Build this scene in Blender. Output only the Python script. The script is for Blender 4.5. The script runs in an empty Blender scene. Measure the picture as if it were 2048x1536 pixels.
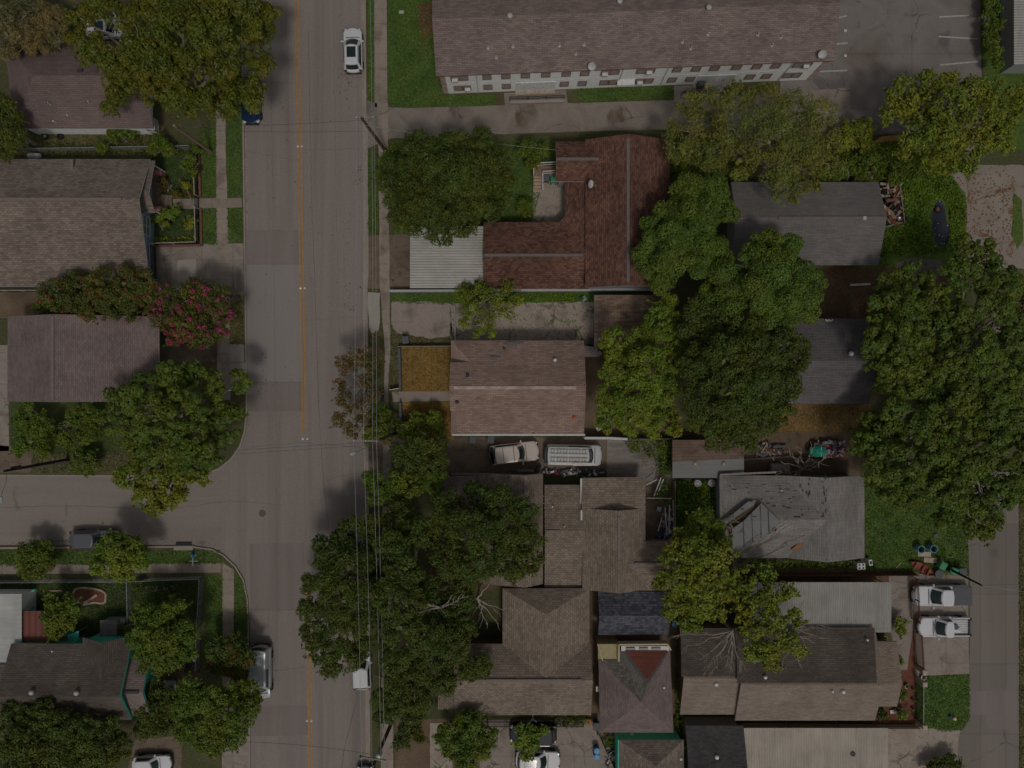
import bpy, bmesh, math, random
import numpy as np
from mathutils import Vector, Matrix
from math import radians as R_, sin, cos, pi

# ------------------------------------------------------------------ camera, sky, sun, exposure
SC = bpy.context.scene
H, S, CX, CY = 75.0, 20.0, 1024.0, 768.0      # flying height (m), pixels per metre on the ground, nadir pixel
cd = bpy.data.cameras.new("camera"); cam = bpy.data.objects.new("camera", cd)
SC.collection.objects.link(cam); SC.camera = cam
cam.location = (0, 0, H); cam.rotation_euler = (0, 0, 0)
cd.sensor_width = 36.0; cd.lens = 36.0 * H / 102.4; cd.clip_start = 0.5; cd.clip_end = 2000
SUN_EL, SUN_AZ = 64.0, 167.0                   # azimuth clockwise from the top of the picture
wd = bpy.data.worlds.new("World"); SC.world = wd; wd.use_nodes = True
nt = wd.node_tree; bg = nt.nodes["Background"]
sky = nt.nodes.new("ShaderNodeTexSky"); sky.sky_type = 'NISHITA'; sky.sun_disc = False
sky.sun_elevation = R_(SUN_EL); sky.sun_rotation = R_(SUN_AZ); sky.dust_density = 4.0; sky.air_density = 1.0; sky.ozone_density = 0.3
hs = nt.nodes.new("ShaderNodeHueSaturation"); hs.inputs["Saturation"].default_value = 0.32   # hazy, paler sky
nt.links.new(sky.outputs[0], hs.inputs["Color"]); nt.links.new(hs.outputs[0], bg.inputs[0]); bg.inputs[1].default_value = 0.125
ld = bpy.data.lights.new("sun", 'SUN'); sun = bpy.data.objects.new("sun", ld); SC.collection.objects.link(sun)
ld.energy = 2.35; ld.angle = R_(8.0); ld.color = (1.0, 0.945, 0.88)
_d = Vector((sin(R_(SUN_AZ)) * cos(R_(SUN_EL)), cos(R_(SUN_AZ)) * cos(R_(SUN_EL)), sin(R_(SUN_EL))))
sun.rotation_euler = _d.to_track_quat('Z', 'Y').to_euler(); sun.location = (0, 0, 120)
SC.view_settings.view_transform = 'Standard'; SC.view_settings.look = 'None'
SC.view_settings.gamma = 1.0; SC.view_settings.use_curve_mapping = False
SC.view_settings.exposure = -1.68
random.seed(7)
COL = SC.collection

def W(px, py, z=0.0):
    """pixel of the photograph (2048 wide) seen at height z -> point of the place in metres"""
    f = (1 - z / H) / S
    return Vector(((px - CX) * f, (CY - py) * f, z))

# ------------------------------------------------------------------ materials
MATS = {}
class NT:
    def __init__(s, name):
        s.m = bpy.data.materials.new(name); s.m.use_nodes = True; s.t = s.m.node_tree
        s.b = s.t.nodes["Principled BSDF"]; s.out = s.t.nodes["Material Output"]
        s.tc = s.t.nodes.new("ShaderNodeTexCoord"); MATS[name] = s.m
    def n(s, typ, **kw):
        x = s.t.nodes.new(typ)
        for k, v in kw.items():
            if k.startswith("i_"): x.inputs[k[2:].replace("_", " ")].default_value = v
            else: setattr(x, k, v)
        return x
    def l(s, a, b): s.t.links.new(a, b)
    def map(s, scale=(1, 1, 1), coord="Object", rot=(0, 0, 0)):
        mp = s.n("ShaderNodeMapping"); mp.inputs["Scale"].default_value = scale; mp.inputs["Rotation"].default_value = rot
        s.l(s.tc.outputs[coord], mp.inputs["Vector"]); return mp.outputs[0]
    def noise(s, vec, scale, detail=4, rough=.55, dist=0):
        x = s.n("ShaderNodeTexNoise"); x.inputs["Scale"].default_value = scale; x.inputs["Detail"].default_value = detail
        x.inputs["Roughness"].default_value = rough; x.inputs["Distortion"].default_value = dist
        s.l(vec, x.inputs["Vector"]); return x.outputs["Fac"]
    def ramp(s, fac, stops):
        r = s.n("ShaderNodeValToRGB"); e = r.color_ramp.elements
        while len(e) < len(stops): e.new(.5)
        for i, (p, c) in enumerate(stops):
            e[i].position = p; e[i].color = (c[0], c[1], c[2], 1) if not isinstance(c, (int, float)) else (c, c, c, 1)
        s.l(fac, r.inputs[0]); return r.outputs[0]
    def mix(s, fac, a, b, mode='MIX'):
        x = s.n("ShaderNodeMix", data_type='RGBA', blend_type=mode)
        for sock, v in ((x.inputs[0], fac), (x.inputs[6], a), (x.inputs[7], b)):
            if hasattr(v, "links"): s.l(v, sock)
            elif isinstance(v, (int, float)): sock.default_value = v
            else: sock.default_value = (v[0], v[1], v[2], 1)
        return x.outputs[2]
    def done(s, col, rough=.9, spec=.25, metal=0, bump=None, bs=.3, bd=.02):
        if hasattr(col, "links"): s.l(col, s.b.inputs["Base Color"])
        else: s.b.inputs["Base Color"].default_value = (*col, 1)
        s.b.inputs["Roughness"].default_value = rough; s.b.inputs["Specular IOR Level"].default_value = spec
        s.b.inputs["Metallic"].default_value = metal
        if bump is not None:
            b = s.n("ShaderNodeBump"); b.inputs["Strength"].default_value = bs; b.inputs["Distance"].default_value = bd
            s.l(bump, b.inputs["Height"]); s.l(b.outputs[0], s.b.inputs["Normal"])
        return s.m

def plain(name, c, rough=.6, spec=.3, metal=0, var=.12, scale=3.0):
    t = NT(name); f = t.noise(t.map(), scale, 5)
    lo = tuple(x * (1 - var) for x in c); hi = tuple(min(1, x * (1 + var)) for x in c)
    return t.done(t.ramp(f, [(.3, lo), (.7, hi)]), rough, spec, metal)

def ground(name, c1, c2, c3=None, scale=.5, fine=9.0, amp=.35, rough=.95, stretch=(1, 1, 1), cracks=None, crackcol=(.05, .045, .04), crackw=.012, joints=None, patch=None):
    """mottled outdoor surface: broad stains, fine grain, optional cracks (voronoi scale) and slab joints (spacing)"""
    t = NT(name); v = t.map(stretch); raw = t.tc.outputs["Object"]
    f = t.noise(v, scale, 6, .6, .4)
    stops = [(.32, c1), (.68, c2)] if c3 is None else [(.28, c1), (.5, c2), (.72, c3)]
    col = t.ramp(f, stops)
    g = t.noise(raw, fine, 5, .7)
    col = t.mix(1.0, col, t.ramp(g, [(.25, 1 - amp), (.75, 1 + amp * .6)]), 'MULTIPLY')
    if patch:
        pf = t.ramp(t.noise(raw, patch[1], 5, .6, .6), [(patch[2], 0.0), (patch[2] + .08, 1.0)])
        col = t.mix(pf, col, patch[0])
    if joints:
        br = t.n("ShaderNodeTexBrick"); br.offset = 0
        br.inputs["Scale"].default_value = 1; br.inputs["Brick Width"].default_value = joints[0]; br.inputs["Row Height"].default_value = joints[1]
        br.inputs["Mortar Size"].default_value = .018; br.inputs["Mortar Smooth"].default_value = .3
        br.inputs["Color1"].default_value = (1, 1, 1, 1); br.inputs["Color2"].default_value = (.86, .86, .86, 1); br.inputs["Mortar"].default_value = (.35, .33, .3, 1)
        t.l(raw, br.inputs["Vector"]); col = t.mix(.85, col, br.outputs[0], 'MULTIPLY')
    if cracks:
        vo = t.n("ShaderNodeTexVoronoi", feature='DISTANCE_TO_EDGE'); vo.inputs["Scale"].default_value = cracks
        dn = t.n("ShaderNodeTexNoise"); dn.inputs["Scale"].default_value = 1.1; dn.inputs["Detail"].default_value = 5
        t.l(raw, dn.inputs["Vector"])
        ad = t.n("ShaderNodeMix", data_type='RGBA', blend_type='ADD'); ad.inputs[0].default_value = .8
        t.l(raw, ad.inputs[6]); t.l(dn.outputs["Color"], ad.inputs[7]); t.l(ad.outputs[2], vo.inputs["Vector"])
        cf = t.ramp(vo.outputs["Distance"], [(0.0, 1.0), (crackw, 0.0)])
        gate = t.ramp(t.noise(raw, .35, 3), [(.45, 0.0), (.58, 1.0)])
        cf = t.mix(1.0, cf, gate, 'MULTIPLY')
        col = t.mix(cf, col, crackcol)
    return t.done(col, rough, .15, bump=g, bs=.25, bd=.03)

def shingle(name, c1, c2, cm, row=.2, wid=.42, stain=(.72, 1.15), sscale=.35, bias=0.0, spots=None):
    """asphalt shingles in courses parallel to the eave (UV in metres), each tab its own tone, weathered"""
    t = NT(name); uv = t.map((1, 1, 1), "UV"); raw = t.tc.outputs["Object"]
    br = t.n("ShaderNodeTexBrick"); br.offset = .5
    for k, v in (("Scale", 1.0), ("Brick Width", wid), ("Row Height", row), ("Mortar Size", .014), ("Mortar Smooth", .4), ("Bias", bias)):
        br.inputs[k].default_value = v
    br.inputs["Color1"].default_value = (*c1, 1); br.inputs["Color2"].default_value = (*c2, 1); br.inputs["Mortar"].default_value = (*cm, 1)
    t.l(uv, br.inputs["Vector"])
    col = t.mix(1.0, br.outputs[0], t.ramp(t.noise(raw, sscale, 6, .6, .5), [(.3, stain[0]), (.7, stain[1])]), 'MULTIPLY')
    st = t.noise(t.map((.6, .12, 1), "UV"), 1.6, 5, .65)
    col = t.mix(1.0, col, t.ramp(st, [(.25, .92), (.75, 1.06)]), 'MULTIPLY')
    g = t.noise(raw, 9, 4, .7)
    col = t.mix(1.0, col, t.ramp(g, [(.2, .78), (.8, 1.2)]), 'MULTIPLY')
    if spots:
        pf = t.ramp(t.noise(raw, spots[1], 5, .7, .6), [(spots[2], 0.0), (spots[2] + .06, 1.0)])
        col = t.mix(pf, col, spots[0])
    return t.done(col, .95, .12, bump=br.outputs["Fac"], bs=.5, bd=-.02)

def leafmat(name, cols, trans=.12, rough=.5):
    t = NT(name)
    g = t.n("ShaderNodeNewGeometry")
    n = len(cols)
    c = t.ramp(g.outputs["Random Per Island"], [(i / (n - 1), cols[i]) for i in range(n)])
    f = t.noise(t.tc.outputs["Object"], .55, 4, .6)
    c = t.mix(1.0, c, t.ramp(f, [(.3, .62), (.7, 1.32)]), 'MULTIPLY')
    f2 = t.noise(t.map((1, 1, 1), rot=(.4, .9, .3)), .33, 3, .5)
    c = t.mix(1.0, c, t.ramp(f2, [(.35, (.86, 1.0, .95)), (.65, (1.28, 1.06, .8))]), 'MULTIPLY')
    t.done(c, rough, .3)
    tr = t.n("ShaderNodeBsdfTranslucent"); t.l(c, tr.inputs[0])
    mx = t.n("ShaderNodeMixShader"); mx.inputs[0].default_value = trans
    t.l(t.b.outputs[0], mx.inputs[1]); t.l(tr.outputs[0], mx.inputs[2]); t.l(mx.outputs[0], t.out.inputs[0])
    return t.m

def corrmat(name, c, rust, amount=.62, stretch=(.25, 3, 1), metal=.0):
    t = NT(name); f = t.noise(t.map(stretch, "UV"), .9, 6, .65, .3)
    col = t.ramp(f, [(.3, tuple(x * .82 for x in c)), (.6, c)])
    r = t.ramp(t.noise(t.map((stretch[0] * 1.5, stretch[1] * 1.3, 1), "UV"), 1.3, 6, .7), [(amount, 0.0), (amount + .1, 1.0)])
    col = t.mix(r, col, rust)
    col = t.mix(1.0, col, t.ramp(t.noise(t.tc.outputs["Object"], .4, 4), [(.3, .85), (.7, 1.1)]), 'MULTIPLY')
    return t.done(col, .6, .3, metal)

# ------------------------------------------------------------------ mesh builder
class MB:
    def __init__(s): s.v = []; s.f = []; s.m = []; s.cur = 0; s.uv = None
    def add(s, vs, fs):
        o = len(s.v); s.v += [tuple(p) for p in vs]
        for f in fs: s.f.append(tuple(i + o for i in f)); s.m.append(s.cur)
        return s
    def poly(s, pts): return s.add(pts, [tuple(range(len(pts)))])
    def box(s, c, size, rz=0.0, rot=None):
        x, y, z = (a / 2 for a in size); M = rot if rot is not None else Matrix.Rotation(rz, 3, 'Z'); c = Vector(c)
        vs = [c + M @ Vector(p) for p in ((-x, -y, -z), (x, -y, -z), (x, y, -z), (-x, y, -z), (-x, -y, z), (x, -y, z), (x, y, z), (-x, y, z))]
        return s.add(vs, [(3, 2, 1, 0), (4, 5, 6, 7), (0, 1, 5, 4), (1, 2, 6, 5), (2, 3, 7, 6), (3, 0, 4, 7)])
    def bbox(s, c, size, b=.03, rz=0.0):
        """box with bevelled top edges"""
        x, y, z = (a / 2 for a in size); M = Matrix.Rotation(rz, 3, 'Z'); c = Vector(c)
        L = lambda i, h: [c + M @ Vector(p) for p in ((-x + i, -y + i, h), (x - i, -y + i, h), (x - i, y - i, h), (-x + i, y - i, h))]
        return s.loft([L(0, -z), L(0, z - b), L(b, z)])
    def bar(s, a, b, w, h=None):
        a, b = Vector(a), Vector(b); d = b - a; h = w if h is None else h
        q = d.to_track_quat('X', 'Z').to_matrix(); return s.box((a + b) / 2, (d.length, w, h), rot=q)
    def loft(s, loops, caps=(True, True)):
        n = len(loops[0]); vs = [p for L in loops for p in L]; fs = []
        for k in range(len(loops) - 1):
            for i in range(n):
                j = (i + 1) % n; fs.append((k * n + i, k * n + j, (k + 1) * n + j, (k + 1) * n + i))
        if caps[0]: fs.append(tuple(reversed(range(n))))
        if caps[1]: fs.append(tuple((len(loops) - 1) * n + i for i in range(n)))
        return s.add(vs, fs)
    def prism(s, pts, z0, z1):
        a = [Vector((p[0], p[1], z0)) for p in pts]; b = [Vector((p[0], p[1], z1)) for p in pts]
        ar = sum(pts[i][0] * pts[(i + 1) % len(pts)][1] - pts[(i + 1) % len(pts)][0] * pts[i][1] for i in range(len(pts)))
        if ar < 0: a.reverse(); b.reverse()
        return s.loft([a, b])
    def tube(s, pts, r, n=6, caps=True):
        pts = [Vector(p) for p in pts]; rs = r if isinstance(r, (list, tuple)) else [r] * len(pts); loops = []
        for i, p in enumerate(pts):
            d = (pts[min(i + 1, len(pts) - 1)] - pts[max(i - 1, 0)])
            if d.length < 1e-6: d = Vector((0, 0, 1))
            d.normalize(); u = d.cross(Vector((0, 0, 1)) if abs(d.z) < .95 else Vector((1, 0, 0))).normalized(); w = d.cross(u)
            loops.append([p + (u * cos(2 * pi * k / n) - w * sin(2 * pi * k / n)) * rs[i] for k in range(n)])
        return s.loft(loops[::-1], (caps, caps))
    def lathe(s, c, prof, n=16, axis='Z'):
        c = Vector(c); loops = []
        for r, h in prof:
            L = []
            for k in range(n):
                a = 2 * pi * k / n; x, y = cos(a) * r, sin(a) * r
                L.append(c + (Vector((x, y, h)) if axis == 'Z' else Vector((h, x, y)) if axis == 'X' else Vector((y, h, x))))
            loops.append(L)
        return s.loft(loops)
    def build(s, name, mats, parent=None, local=False, smooth=False, uv=False):
        mats = mats if isinstance(mats, (list, tuple)) else [mats]
        o = Vector((0, 0, 0))
        if parent is not None and not local:
            q = parent
            while q is not None: o = o + Vector(q.location); q = q.parent
        me = bpy.data.meshes.new(name)
        me.from_pydata([(p[0] - o.x, p[1] - o.y, p[2] - o.z) for p in s.v], [], s.f)
        for m in mats: me.materials.append(MATS[m] if isinstance(m, str) else m)
        me.polygons.foreach_set("material_index", s.m)
        if smooth: me.polygons.foreach_set("use_smooth", [True] * len(s.f))
        if uv:
            lay = me.uv_layers.new(name="UVMap")
            for p in me.polygons:
                nrm = p.normal; h = Vector((0, 0, 1)).cross(nrm)
                h = Vector((1, 0, 0)) if h.length < .02 else h.normalized(); t = nrm.cross(h)
                for li in p.loop_indices:
                    co = me.vertices[me.loops[li].vertex_index].co
                    lay.data[li].uv = (co.dot(h), co.dot(t))
        me.update()
        ob = bpy.data.objects.new(name, me); COL.objects.link(ob)
        if parent is not None: ob.parent = parent
        return ob

def tag(o, label, cat, group=None, kind=None):
    o["label"] = label; o["category"] = cat
    if group: o["group"] = group
    if kind: o["kind"] = kind
    return o
def thing(name, label, cat, loc, rz=0.0, group=None):
    o = bpy.data.objects.new(name, None); COL.objects.link(o); o.location = loc; o.rotation_euler = (0, 0, rz)
    o.empty_display_size = .3
    return tag(o, label, cat, group)
def copy_tree(o, parent=None):
    c = o.copy(); COL.objects.link(c)
    if parent is not None: c.parent = parent
    for ch in o.children: copy_tree(ch, c)
    return c

def jitter(pts, step=.8, amp=.12, seed=0, closed=True):
    rng = random.Random(seed); out = []
    n = len(pts)
    for i in range(n if closed else n - 1):
        a, b = Vector(pts[i]), Vector(pts[(i + 1) % n]); L = (b - a).length; k = max(1, int(L / step))
        for j in range(k):
            p = a.lerp(b, j / k)
            if j: p += Vector((rng.uniform(-amp, amp), rng.uniform(-amp, amp), 0))
            out.append(p)
    return out
def sheet(name, px, z, mat, label, cat, jit=0.0, kind="structure", step=.7, parent=None):
    pts = [W(x, y, 0) for x, y in px]
    if jit: pts = jitter(pts, step, jit, sum(map(ord, name)) + len(px) + int(px[0][0]))
    ar = sum(pts[i].x * pts[(i + 1) % len(pts)].y - pts[(i + 1) % len(pts)].x * pts[i].y for i in range(len(pts)))
    if ar < 0: pts.reverse()
    m = MB(); m.poly([(p.x, p.y, z) for p in pts]); o = m.build(name, mat, parent)
    if parent is None: tag(o, label, cat, None, kind)
    return o
def ribbon(px, w, z, seed=0, amp=.06, step=.5, m=None):
    """flat strip along a pixel polyline"""
    m = m or MB(); pts = [W(x, y, 0) for x, y in px]; q = jitter(pts, step, amp, seed, False) + [pts[-1]]
    vs = []
    for i, p in enumerate(q):
        d = (q[min(i + 1, len(q) - 1)] - q[max(i - 1, 0)]); d.z = 0; d.normalize(); nn = Vector((-d.y, d.x, 0))
        ww = w * (random.uniform(.6, 1.2) if amp else 1)
        vs += [(p.x + nn.x * ww / 2, p.y + nn.y * ww / 2, z), (p.x - nn.x * ww / 2, p.y - nn.y * ww / 2, z)]
    m.add(vs, [(2 * i, 2 * i + 1, 2 * i + 3, 2 * i + 2) for i in range(len(q) - 1)]); return m
# ------------------------------------------------------------------ materials of the place
ground("soil", (.11, .085, .055), (.085, .095, .04), (.155, .12, .08), .3, 5, .5)
ground("dirt", (.13, .09, .06), (.2, .145, .1), None, .5, 8, .4)
ground("mulch", (.16, .065, .045), (.22, .09, .06), None, .8, 14, .5)
ground("road", (.2, .172, .154), (.27, .234, .212), (.232, .2, .181), .2, 11, .24, .9, (2.6, .06, 1))
ground("cross_road", (.195, .168, .149), (.265, .23, .205), (.23, .198, .176), .2, 11, .24, .9, (.07, 1.9, 1), patch=((.17, .145, .125), .35, .64))
ground("alley", (.2, .172, .152), (.25, .22, .198), None, .25, 12, .2, .9, (1.4, .12, 1), .14, (.1, .08, .07), .008, (2.6, 7))
ground("road_patch", (.2, .171, .154), (.253, .221, .202), None, .3, 12, .2, .9, (2, .1, 1))
ground("road_light", (.25, .225, .21), (.285, .255, .238), None, .3, 14, .14, .9, (2, .1, 1))
ground("concrete", (.25, .21, .175), (.33, .285, .245), (.2, .165, .135), .45, 10, .25, .9, (1, 1, 1), .3, (.08, .07, .055), .012, (3.1, 3.1))
ground("concrete_old", (0.299, 0.241, 0.198), (0.38, 0.322, 0.27), (.19, .15, .118), .5, 7, .35, .95, (1, 1, 1), .46, (.07, .09, .03), .05, None, ((.1, .12, .04), .9, .615))
ground("concrete_pale", (.33, .3, .265), (.4, .36, .32), None, .5, 10, .2, .9)
ground("concrete_dirty", (.15, .11, .08), (.215, .165, .125), (.12, .085, .06), .5, 9, .3, .95, (1, 1, 1), .3, (.06, .045, .035), .01, (3.2, 2.2))
ground("drive_apt", (.21, .172, .145), (.275, .238, .205), (.16, .125, .1), .3, 9, .3, .95, (1, 1, 1), .2, (.05, .04, .035), .008, None, ((.12, .09, .065), .3, .6))
ground("lot", (.2, .175, .16), (.25, .223, .205), (.165, .135, .115), .2, 10, .25, .95, (1, 1, 1), .16, (.09, .075, .065), .006, (8, 5.5), ((.15, .13, .125), .22, .6))
ground("lot_leafy", (.26, .22, .185), (.31, .27, .235), None, .4, 9, .25, .95, (1, 1, 1), .3, (.07, .06, .04), .015, None, ((.17, .095, .045), .6, .56))
ground("sidewalk", (0.287, 0.23, 0.19), (0.356, 0.299, 0.253), (.2, .155, .12), .5, 10, .25, .95, (1, 1, 1), None, joints=(30, 1.5))
ground("sidewalk_e", (.25, .2, .165), (.31, .26, .22), (.2, .155, .12), .5, 10, .25, .95, (1, 1, 1), None, joints=(1.5, 30))
ground("kerb", (.29, .25, .215), (.35, .31, .27), None, .7, 9, .25)
ground("path", (0.31, 0.253, 0.213), (0.38, 0.322, 0.276), None, .6, 10, .25, .95, (1, 1, 1), None, joints=(2.7, 30))
ground("gravel", (0.265, 0.213, 0.184), (0.345, 0.287, 0.253), (.19, .15, .125), .6, 12, .4)
ground("lawn", (.06, .105, .026), (.085, .14, .034), (.11, .145, .045), .35, 4.5, .5)
ground("lawn_lush", (.055, .105, .022), (.085, .15, .03), (.125, .165, .05), .4, 4, .55)
ground("lawn_dark", (.04, .065, .022), (.062, .09, .028), (.085, .1, .045), .45, 4.5, .5)
ground("lawn_dry", (.1, .12, .04), (.17, .14, .075), (.075, .105, .032), .5, 5, .55)
ground("sod", (.33, .185, .06), (.25, .165, .05), (.38, .215, .08), .8, 6, .5, .95, (1, 1, 1), None, joints=(.62, 30), patch=((.14, .13, .04), .7, .6))
ground("tan_grass", (.2, .125, .06), (.26, .165, .08), (.1, .1, .035), .4, 12, .4)
ground("weeds", (.055, .095, .02), (.09, .14, .03), (.12, .15, .045), .6, 4, .6)
ground("tarmac_dark", (.13, .11, .105), (.17, .145, .135), None, .5, 9, .3)
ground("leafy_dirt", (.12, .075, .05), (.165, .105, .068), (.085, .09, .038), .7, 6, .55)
ground("deck_grey", (.19, .165, .15), (.26, .23, .21), (.12, .1, .09), .9, 9, .3, .9, (.35, 1.6, 1))
ground("water_dark", (.028, .032, .045), (.045, .05, .065), None, .8, 6, .2, .35)
shingle("sh_apt", (0.199, 0.149, 0.13), (0.285, 0.226, 0.202), (0.112, 0.084, 0.081), .16, .5, (.82, 1.1), .4)
shingle("sh_red", (.105, .054, .043), (.215, .112, .078), (.06, .034, .03), .2, .34, (.7, 1.15), .3)
shingle("sh_main", (0.25, 0.169, 0.137), (0.348, 0.251, 0.207), (0.128, 0.088, 0.076), .18, .5, (.82, 1.1), .35, 0, ((.17, .12, .1), .55, .62))
shingle("sh_main_hip", (0.305, 0.212, 0.175), (0.354, 0.253, 0.21), (0.16, 0.112, 0.098), .18, .5, (.9, 1.1), .35)
shingle("sh_garage", (0.238, 0.16, 0.119), (0.403, 0.292, 0.218), (0.098, 0.068, 0.057), .2, .6, (.5, 1.15), .5, 0, ((.26, .13, .06), .7, .64))
shingle("sh_brown", (0.182, 0.143, 0.121), (0.287, 0.232, 0.193), (0.088, 0.07, 0.064), .2, .42, (.8, 1.12), .3)
shingle("sh_tan", (0.199, 0.157, 0.123), (0.291, 0.236, 0.188), (0.092, 0.072, 0.061), .22, .34, (.8, 1.12), .3, 0, ((.3, .17, .1), .3, .69))
shingle("sh_plum", (0.191, 0.146, 0.135), (0.247, 0.194, 0.179), (0.104, 0.08, 0.078), .18, .42, (.82, 1.12), .25)
shingle("sh_nw", (0.167, 0.123, 0.114), (0.204, 0.152, 0.14), (0.096, 0.072, 0.072), .17, .6, (.85, 1.1), .25, 0, ((.13, .055, .035), .5, .74))
shingle("sh_grey", (0.162, 0.148, 0.143), (0.203, 0.186, 0.179), (0.092, 0.084, 0.085), .15, .6, (.85, 1.1), .25)
shingle("sh_charcoal", (0.132, 0.121, 0.124), (0.168, 0.153, 0.154), (0.068, 0.062, 0.066), .17, .6, (.85, 1.1), .25)
shingle("sh_dark", (0.068, 0.063, 0.065), (0.097, 0.091, 0.09), (0.036, 0.034, 0.036), .2, .4, (.75, 1.15), .3)
shingle("sh_navy", (0.054, 0.057, 0.076), (0.136, 0.137, 0.157), (0.028, 0.029, 0.042), .24, .3, (.8, 1.15), .3)
shingle("sh_worn", (0.23, 0.211, 0.194), (0.289, 0.272, 0.252), (0.136, 0.124, 0.117), .16, .7, (.78, 1.12), .3, 0, ((.13, .115, .1), 2.2, .73))
shingle("sh_dark_brown", (0.114, 0.093, 0.078), (0.154, 0.127, 0.107), (0.048, 0.04, 0.038), .17, .5, (.7, 1.2), .3)
shingle("sh_beige", (0.236, 0.185, 0.148), (0.304, 0.245, 0.199), (0.136, 0.108, 0.093), .16, .5, (.85, 1.1), .3)
shingle("sh_green", (0.126, 0.118, 0.098), (0.224, 0.207, 0.179), (0.056, 0.056, 0.051), .26, .4)
shingle("sh_ochre", (0.229, 0.076, 0.055), (0.266, 0.099, 0.073), (0.096, 0.04, 0.034), .22, 4.0)
shingle("sh_rust", (.17, .115, .09), (.235, .165, .13), (.13, .085, .065), .3, 1.5, (.75, 1.15), .8)
corrmat("tin", (.43, .41, .375), (.3, .23, .18), .66)
corrmat("tin_rusty", (.36, .345, .315), (.2, .13, .09), .6, (2.2, .22, 1))
corrmat("tin_beige", (.44, .39, .33), (.3, .2, .13), .6, (2.2, .2, 1))
corrmat("tin_white", (.46, .46, .44), (.4, .38, .34), .7)
corrmat("tin_red", (.17, .055, .04), (.25, .16, .13), .72)
corrmat("tin_old", (.18, .178, .172), (.17, .15, .13), .6, (.2, 2.2, 1))
P = plain
P("white_paint", (.62, .62, .6), .5); P("white_trim", (.55, .55, .54), .5); P("grey_trim", (.3, .29, .28), .6); P("tan_trim", (.42, .33, .25), .7)
P("wall_white", (.83, .84, .82), .7, var=.08); P("wall_cream", (.5, .42, .26), .8); P("wall_blue", (.24, .32, .42), .7); P("wall_teal", (.09, .52, .39), .6)
P("wall_beige", (.4, .33, .27), .8); P("wall_brick", (.15, .1, .08), .9, var=.3, scale=9); P("wall_grey", (.3, .3, .3), .8); P("wall_brown", (.2, .13, .09), .8)
P("quoin", (.16, .075, .055), .85); P("win_frame", (.2, .12, .1), .6); P("blind", (.3, .28, .26), .6); P("door_grey", (.66, .67, .65), .6)
P("deck_yellow", (.36, .31, .17), .8); P("vent", (.42, .41, .39), .45); P("vent_white", (.68, .68, .66), .45); P("vent_dark", (.05, .045, .045), .6); P("vent_red", (.5, .1, .06), .5)
P("ridge", (.2, .165, .15), .9); P("ridge_light", (.4, .32, .28), .9, var=.3, scale=1.5); P("ridge_grey", (.17, .14, .13), .9)
P("dish", (.5, .5, .49), .4); P("metal", (.35, .35, .35), .4, .5, .6); P("galv", (.4, .42, .43), .5, .4, .3); P("iron", (.018, .018, .02), .5)
P("wood_pole", (.1, .06, .045), .9, var=.35, scale=2); P("wood_tan", (.24, .16, .11), .9, var=.25, scale=4); P("wood_grey", (.24, .21, .18), .9, var=.25, scale=4); P("wood_orange", (.38, .2, .07), .85, var=.25, scale=3)
P("wood_red", (.15, .06, .04), .85, var=.25, scale=4); P("plank_pale", (.4, .3, .21), .85); P("cable", (.33, .32, .31), .5); P("cable_dark", (.08, .075, .07), .6)
P("yellow_line", (.4, .215, .06), .8, var=.2, scale=5); P("white_line", (.4, .39, .36), .85, var=.25, scale=4)
P("car_white", (.62, .62, .635), .45, .3, 0, .02); P("car_tan", (.52, .45, .39), .3, .5, 0, .02); P("car_silver", (.5, .54, .55), .25, .5, .3, .03); P("car_black", (.02, .021, .025), .5, .25, 0, .05)
P("car_grey", (.13, .135, .15), .25, .6, .3, .05); P("car_blue", (.012, .03, .075), .2, .6, 0, .05); P("car_glass", (.012, .022, .022), .08, .8, 0, .05); P("glass", (.05, .06, .06), .1, .6); P("glass_teal", (.16, .24, .23), .15, .6)
P("black_plastic", (.02, .02, .022), .55); P("tonneau", (.1, .105, .115), .7); P("tyre", (.02, .02, .02), .85); P("rim", (.35, .35, .36), .3, .5, .6); P("lamp_clear", (.6, .62, .64), .15); P("lamp_red", (.14, .015, .012), .25)
P("bin_black", (.028, .03, .035), .5); P("bin_green", (.06, .24, .12), .5); P("bin_teal", (.03, .26, .2), .5); P("bin_blue", (.03, .07, .22), .45); P("lid_blue", (.1, .28, .46), .45); P("barrel_blue", (.14, .3, .36), .45, var=.15)
P("rust", (.2, .085, .05), .9, var=.4, scale=3); P("canoe_red", (.22, .06, .045), .6, var=.2); P("tarp", (.01, .24, .17), .6, var=.2, scale=4); P("cloth_grey", (.3, .34, .38), .9, var=.4, scale=5); P("cloth_red", (.22, .03, .04), .9, var=.3)
P("terracotta", (.4, .17, .1), .8); P("pot_white", (.55, .53, .5), .6); P("lamp_teal", (.3, .36, .35), .5); P("hydrant_blue", (.02, .18, .35), .5); P("yellow_toy", (.7, .55, .2), .6); P("brick_red", (.18, .085, .065), .9, var=.3, scale=8); P("block_tan", (.4, .32, .24), .9, var=.2)
P("bark", (.13, .1, .08), .9, var=.3, scale=4); P("bark_grey", (.3, .26, .22), .9, var=.25, scale=4); P("bark_pale", (.36, .31, .27), .9, var=.2, scale=4); P("manhole", (.12, .11, .1), .8); P("seam_grey", (.1, .1, .098), .7); P("pink_tile", (.4, .16, .17), .8); P("ladder_wood", (.36, .3, .24), .7); P("alu", (.5, .5, .5), .35, .5, .5)
L = leafmat
L("lf_olive", [(0.084, 0.105, 0.01), (0.122, 0.132, 0.013), (0.074, 0.105, 0.011), (0.158, 0.147, 0.013), (0.055, 0.089, 0.01)])
L("lf_oak", [(0.052, 0.086, 0.012), (0.081, 0.111, 0.016), (0.065, 0.096, 0.012), (0.098, 0.12, 0.02)])
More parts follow.
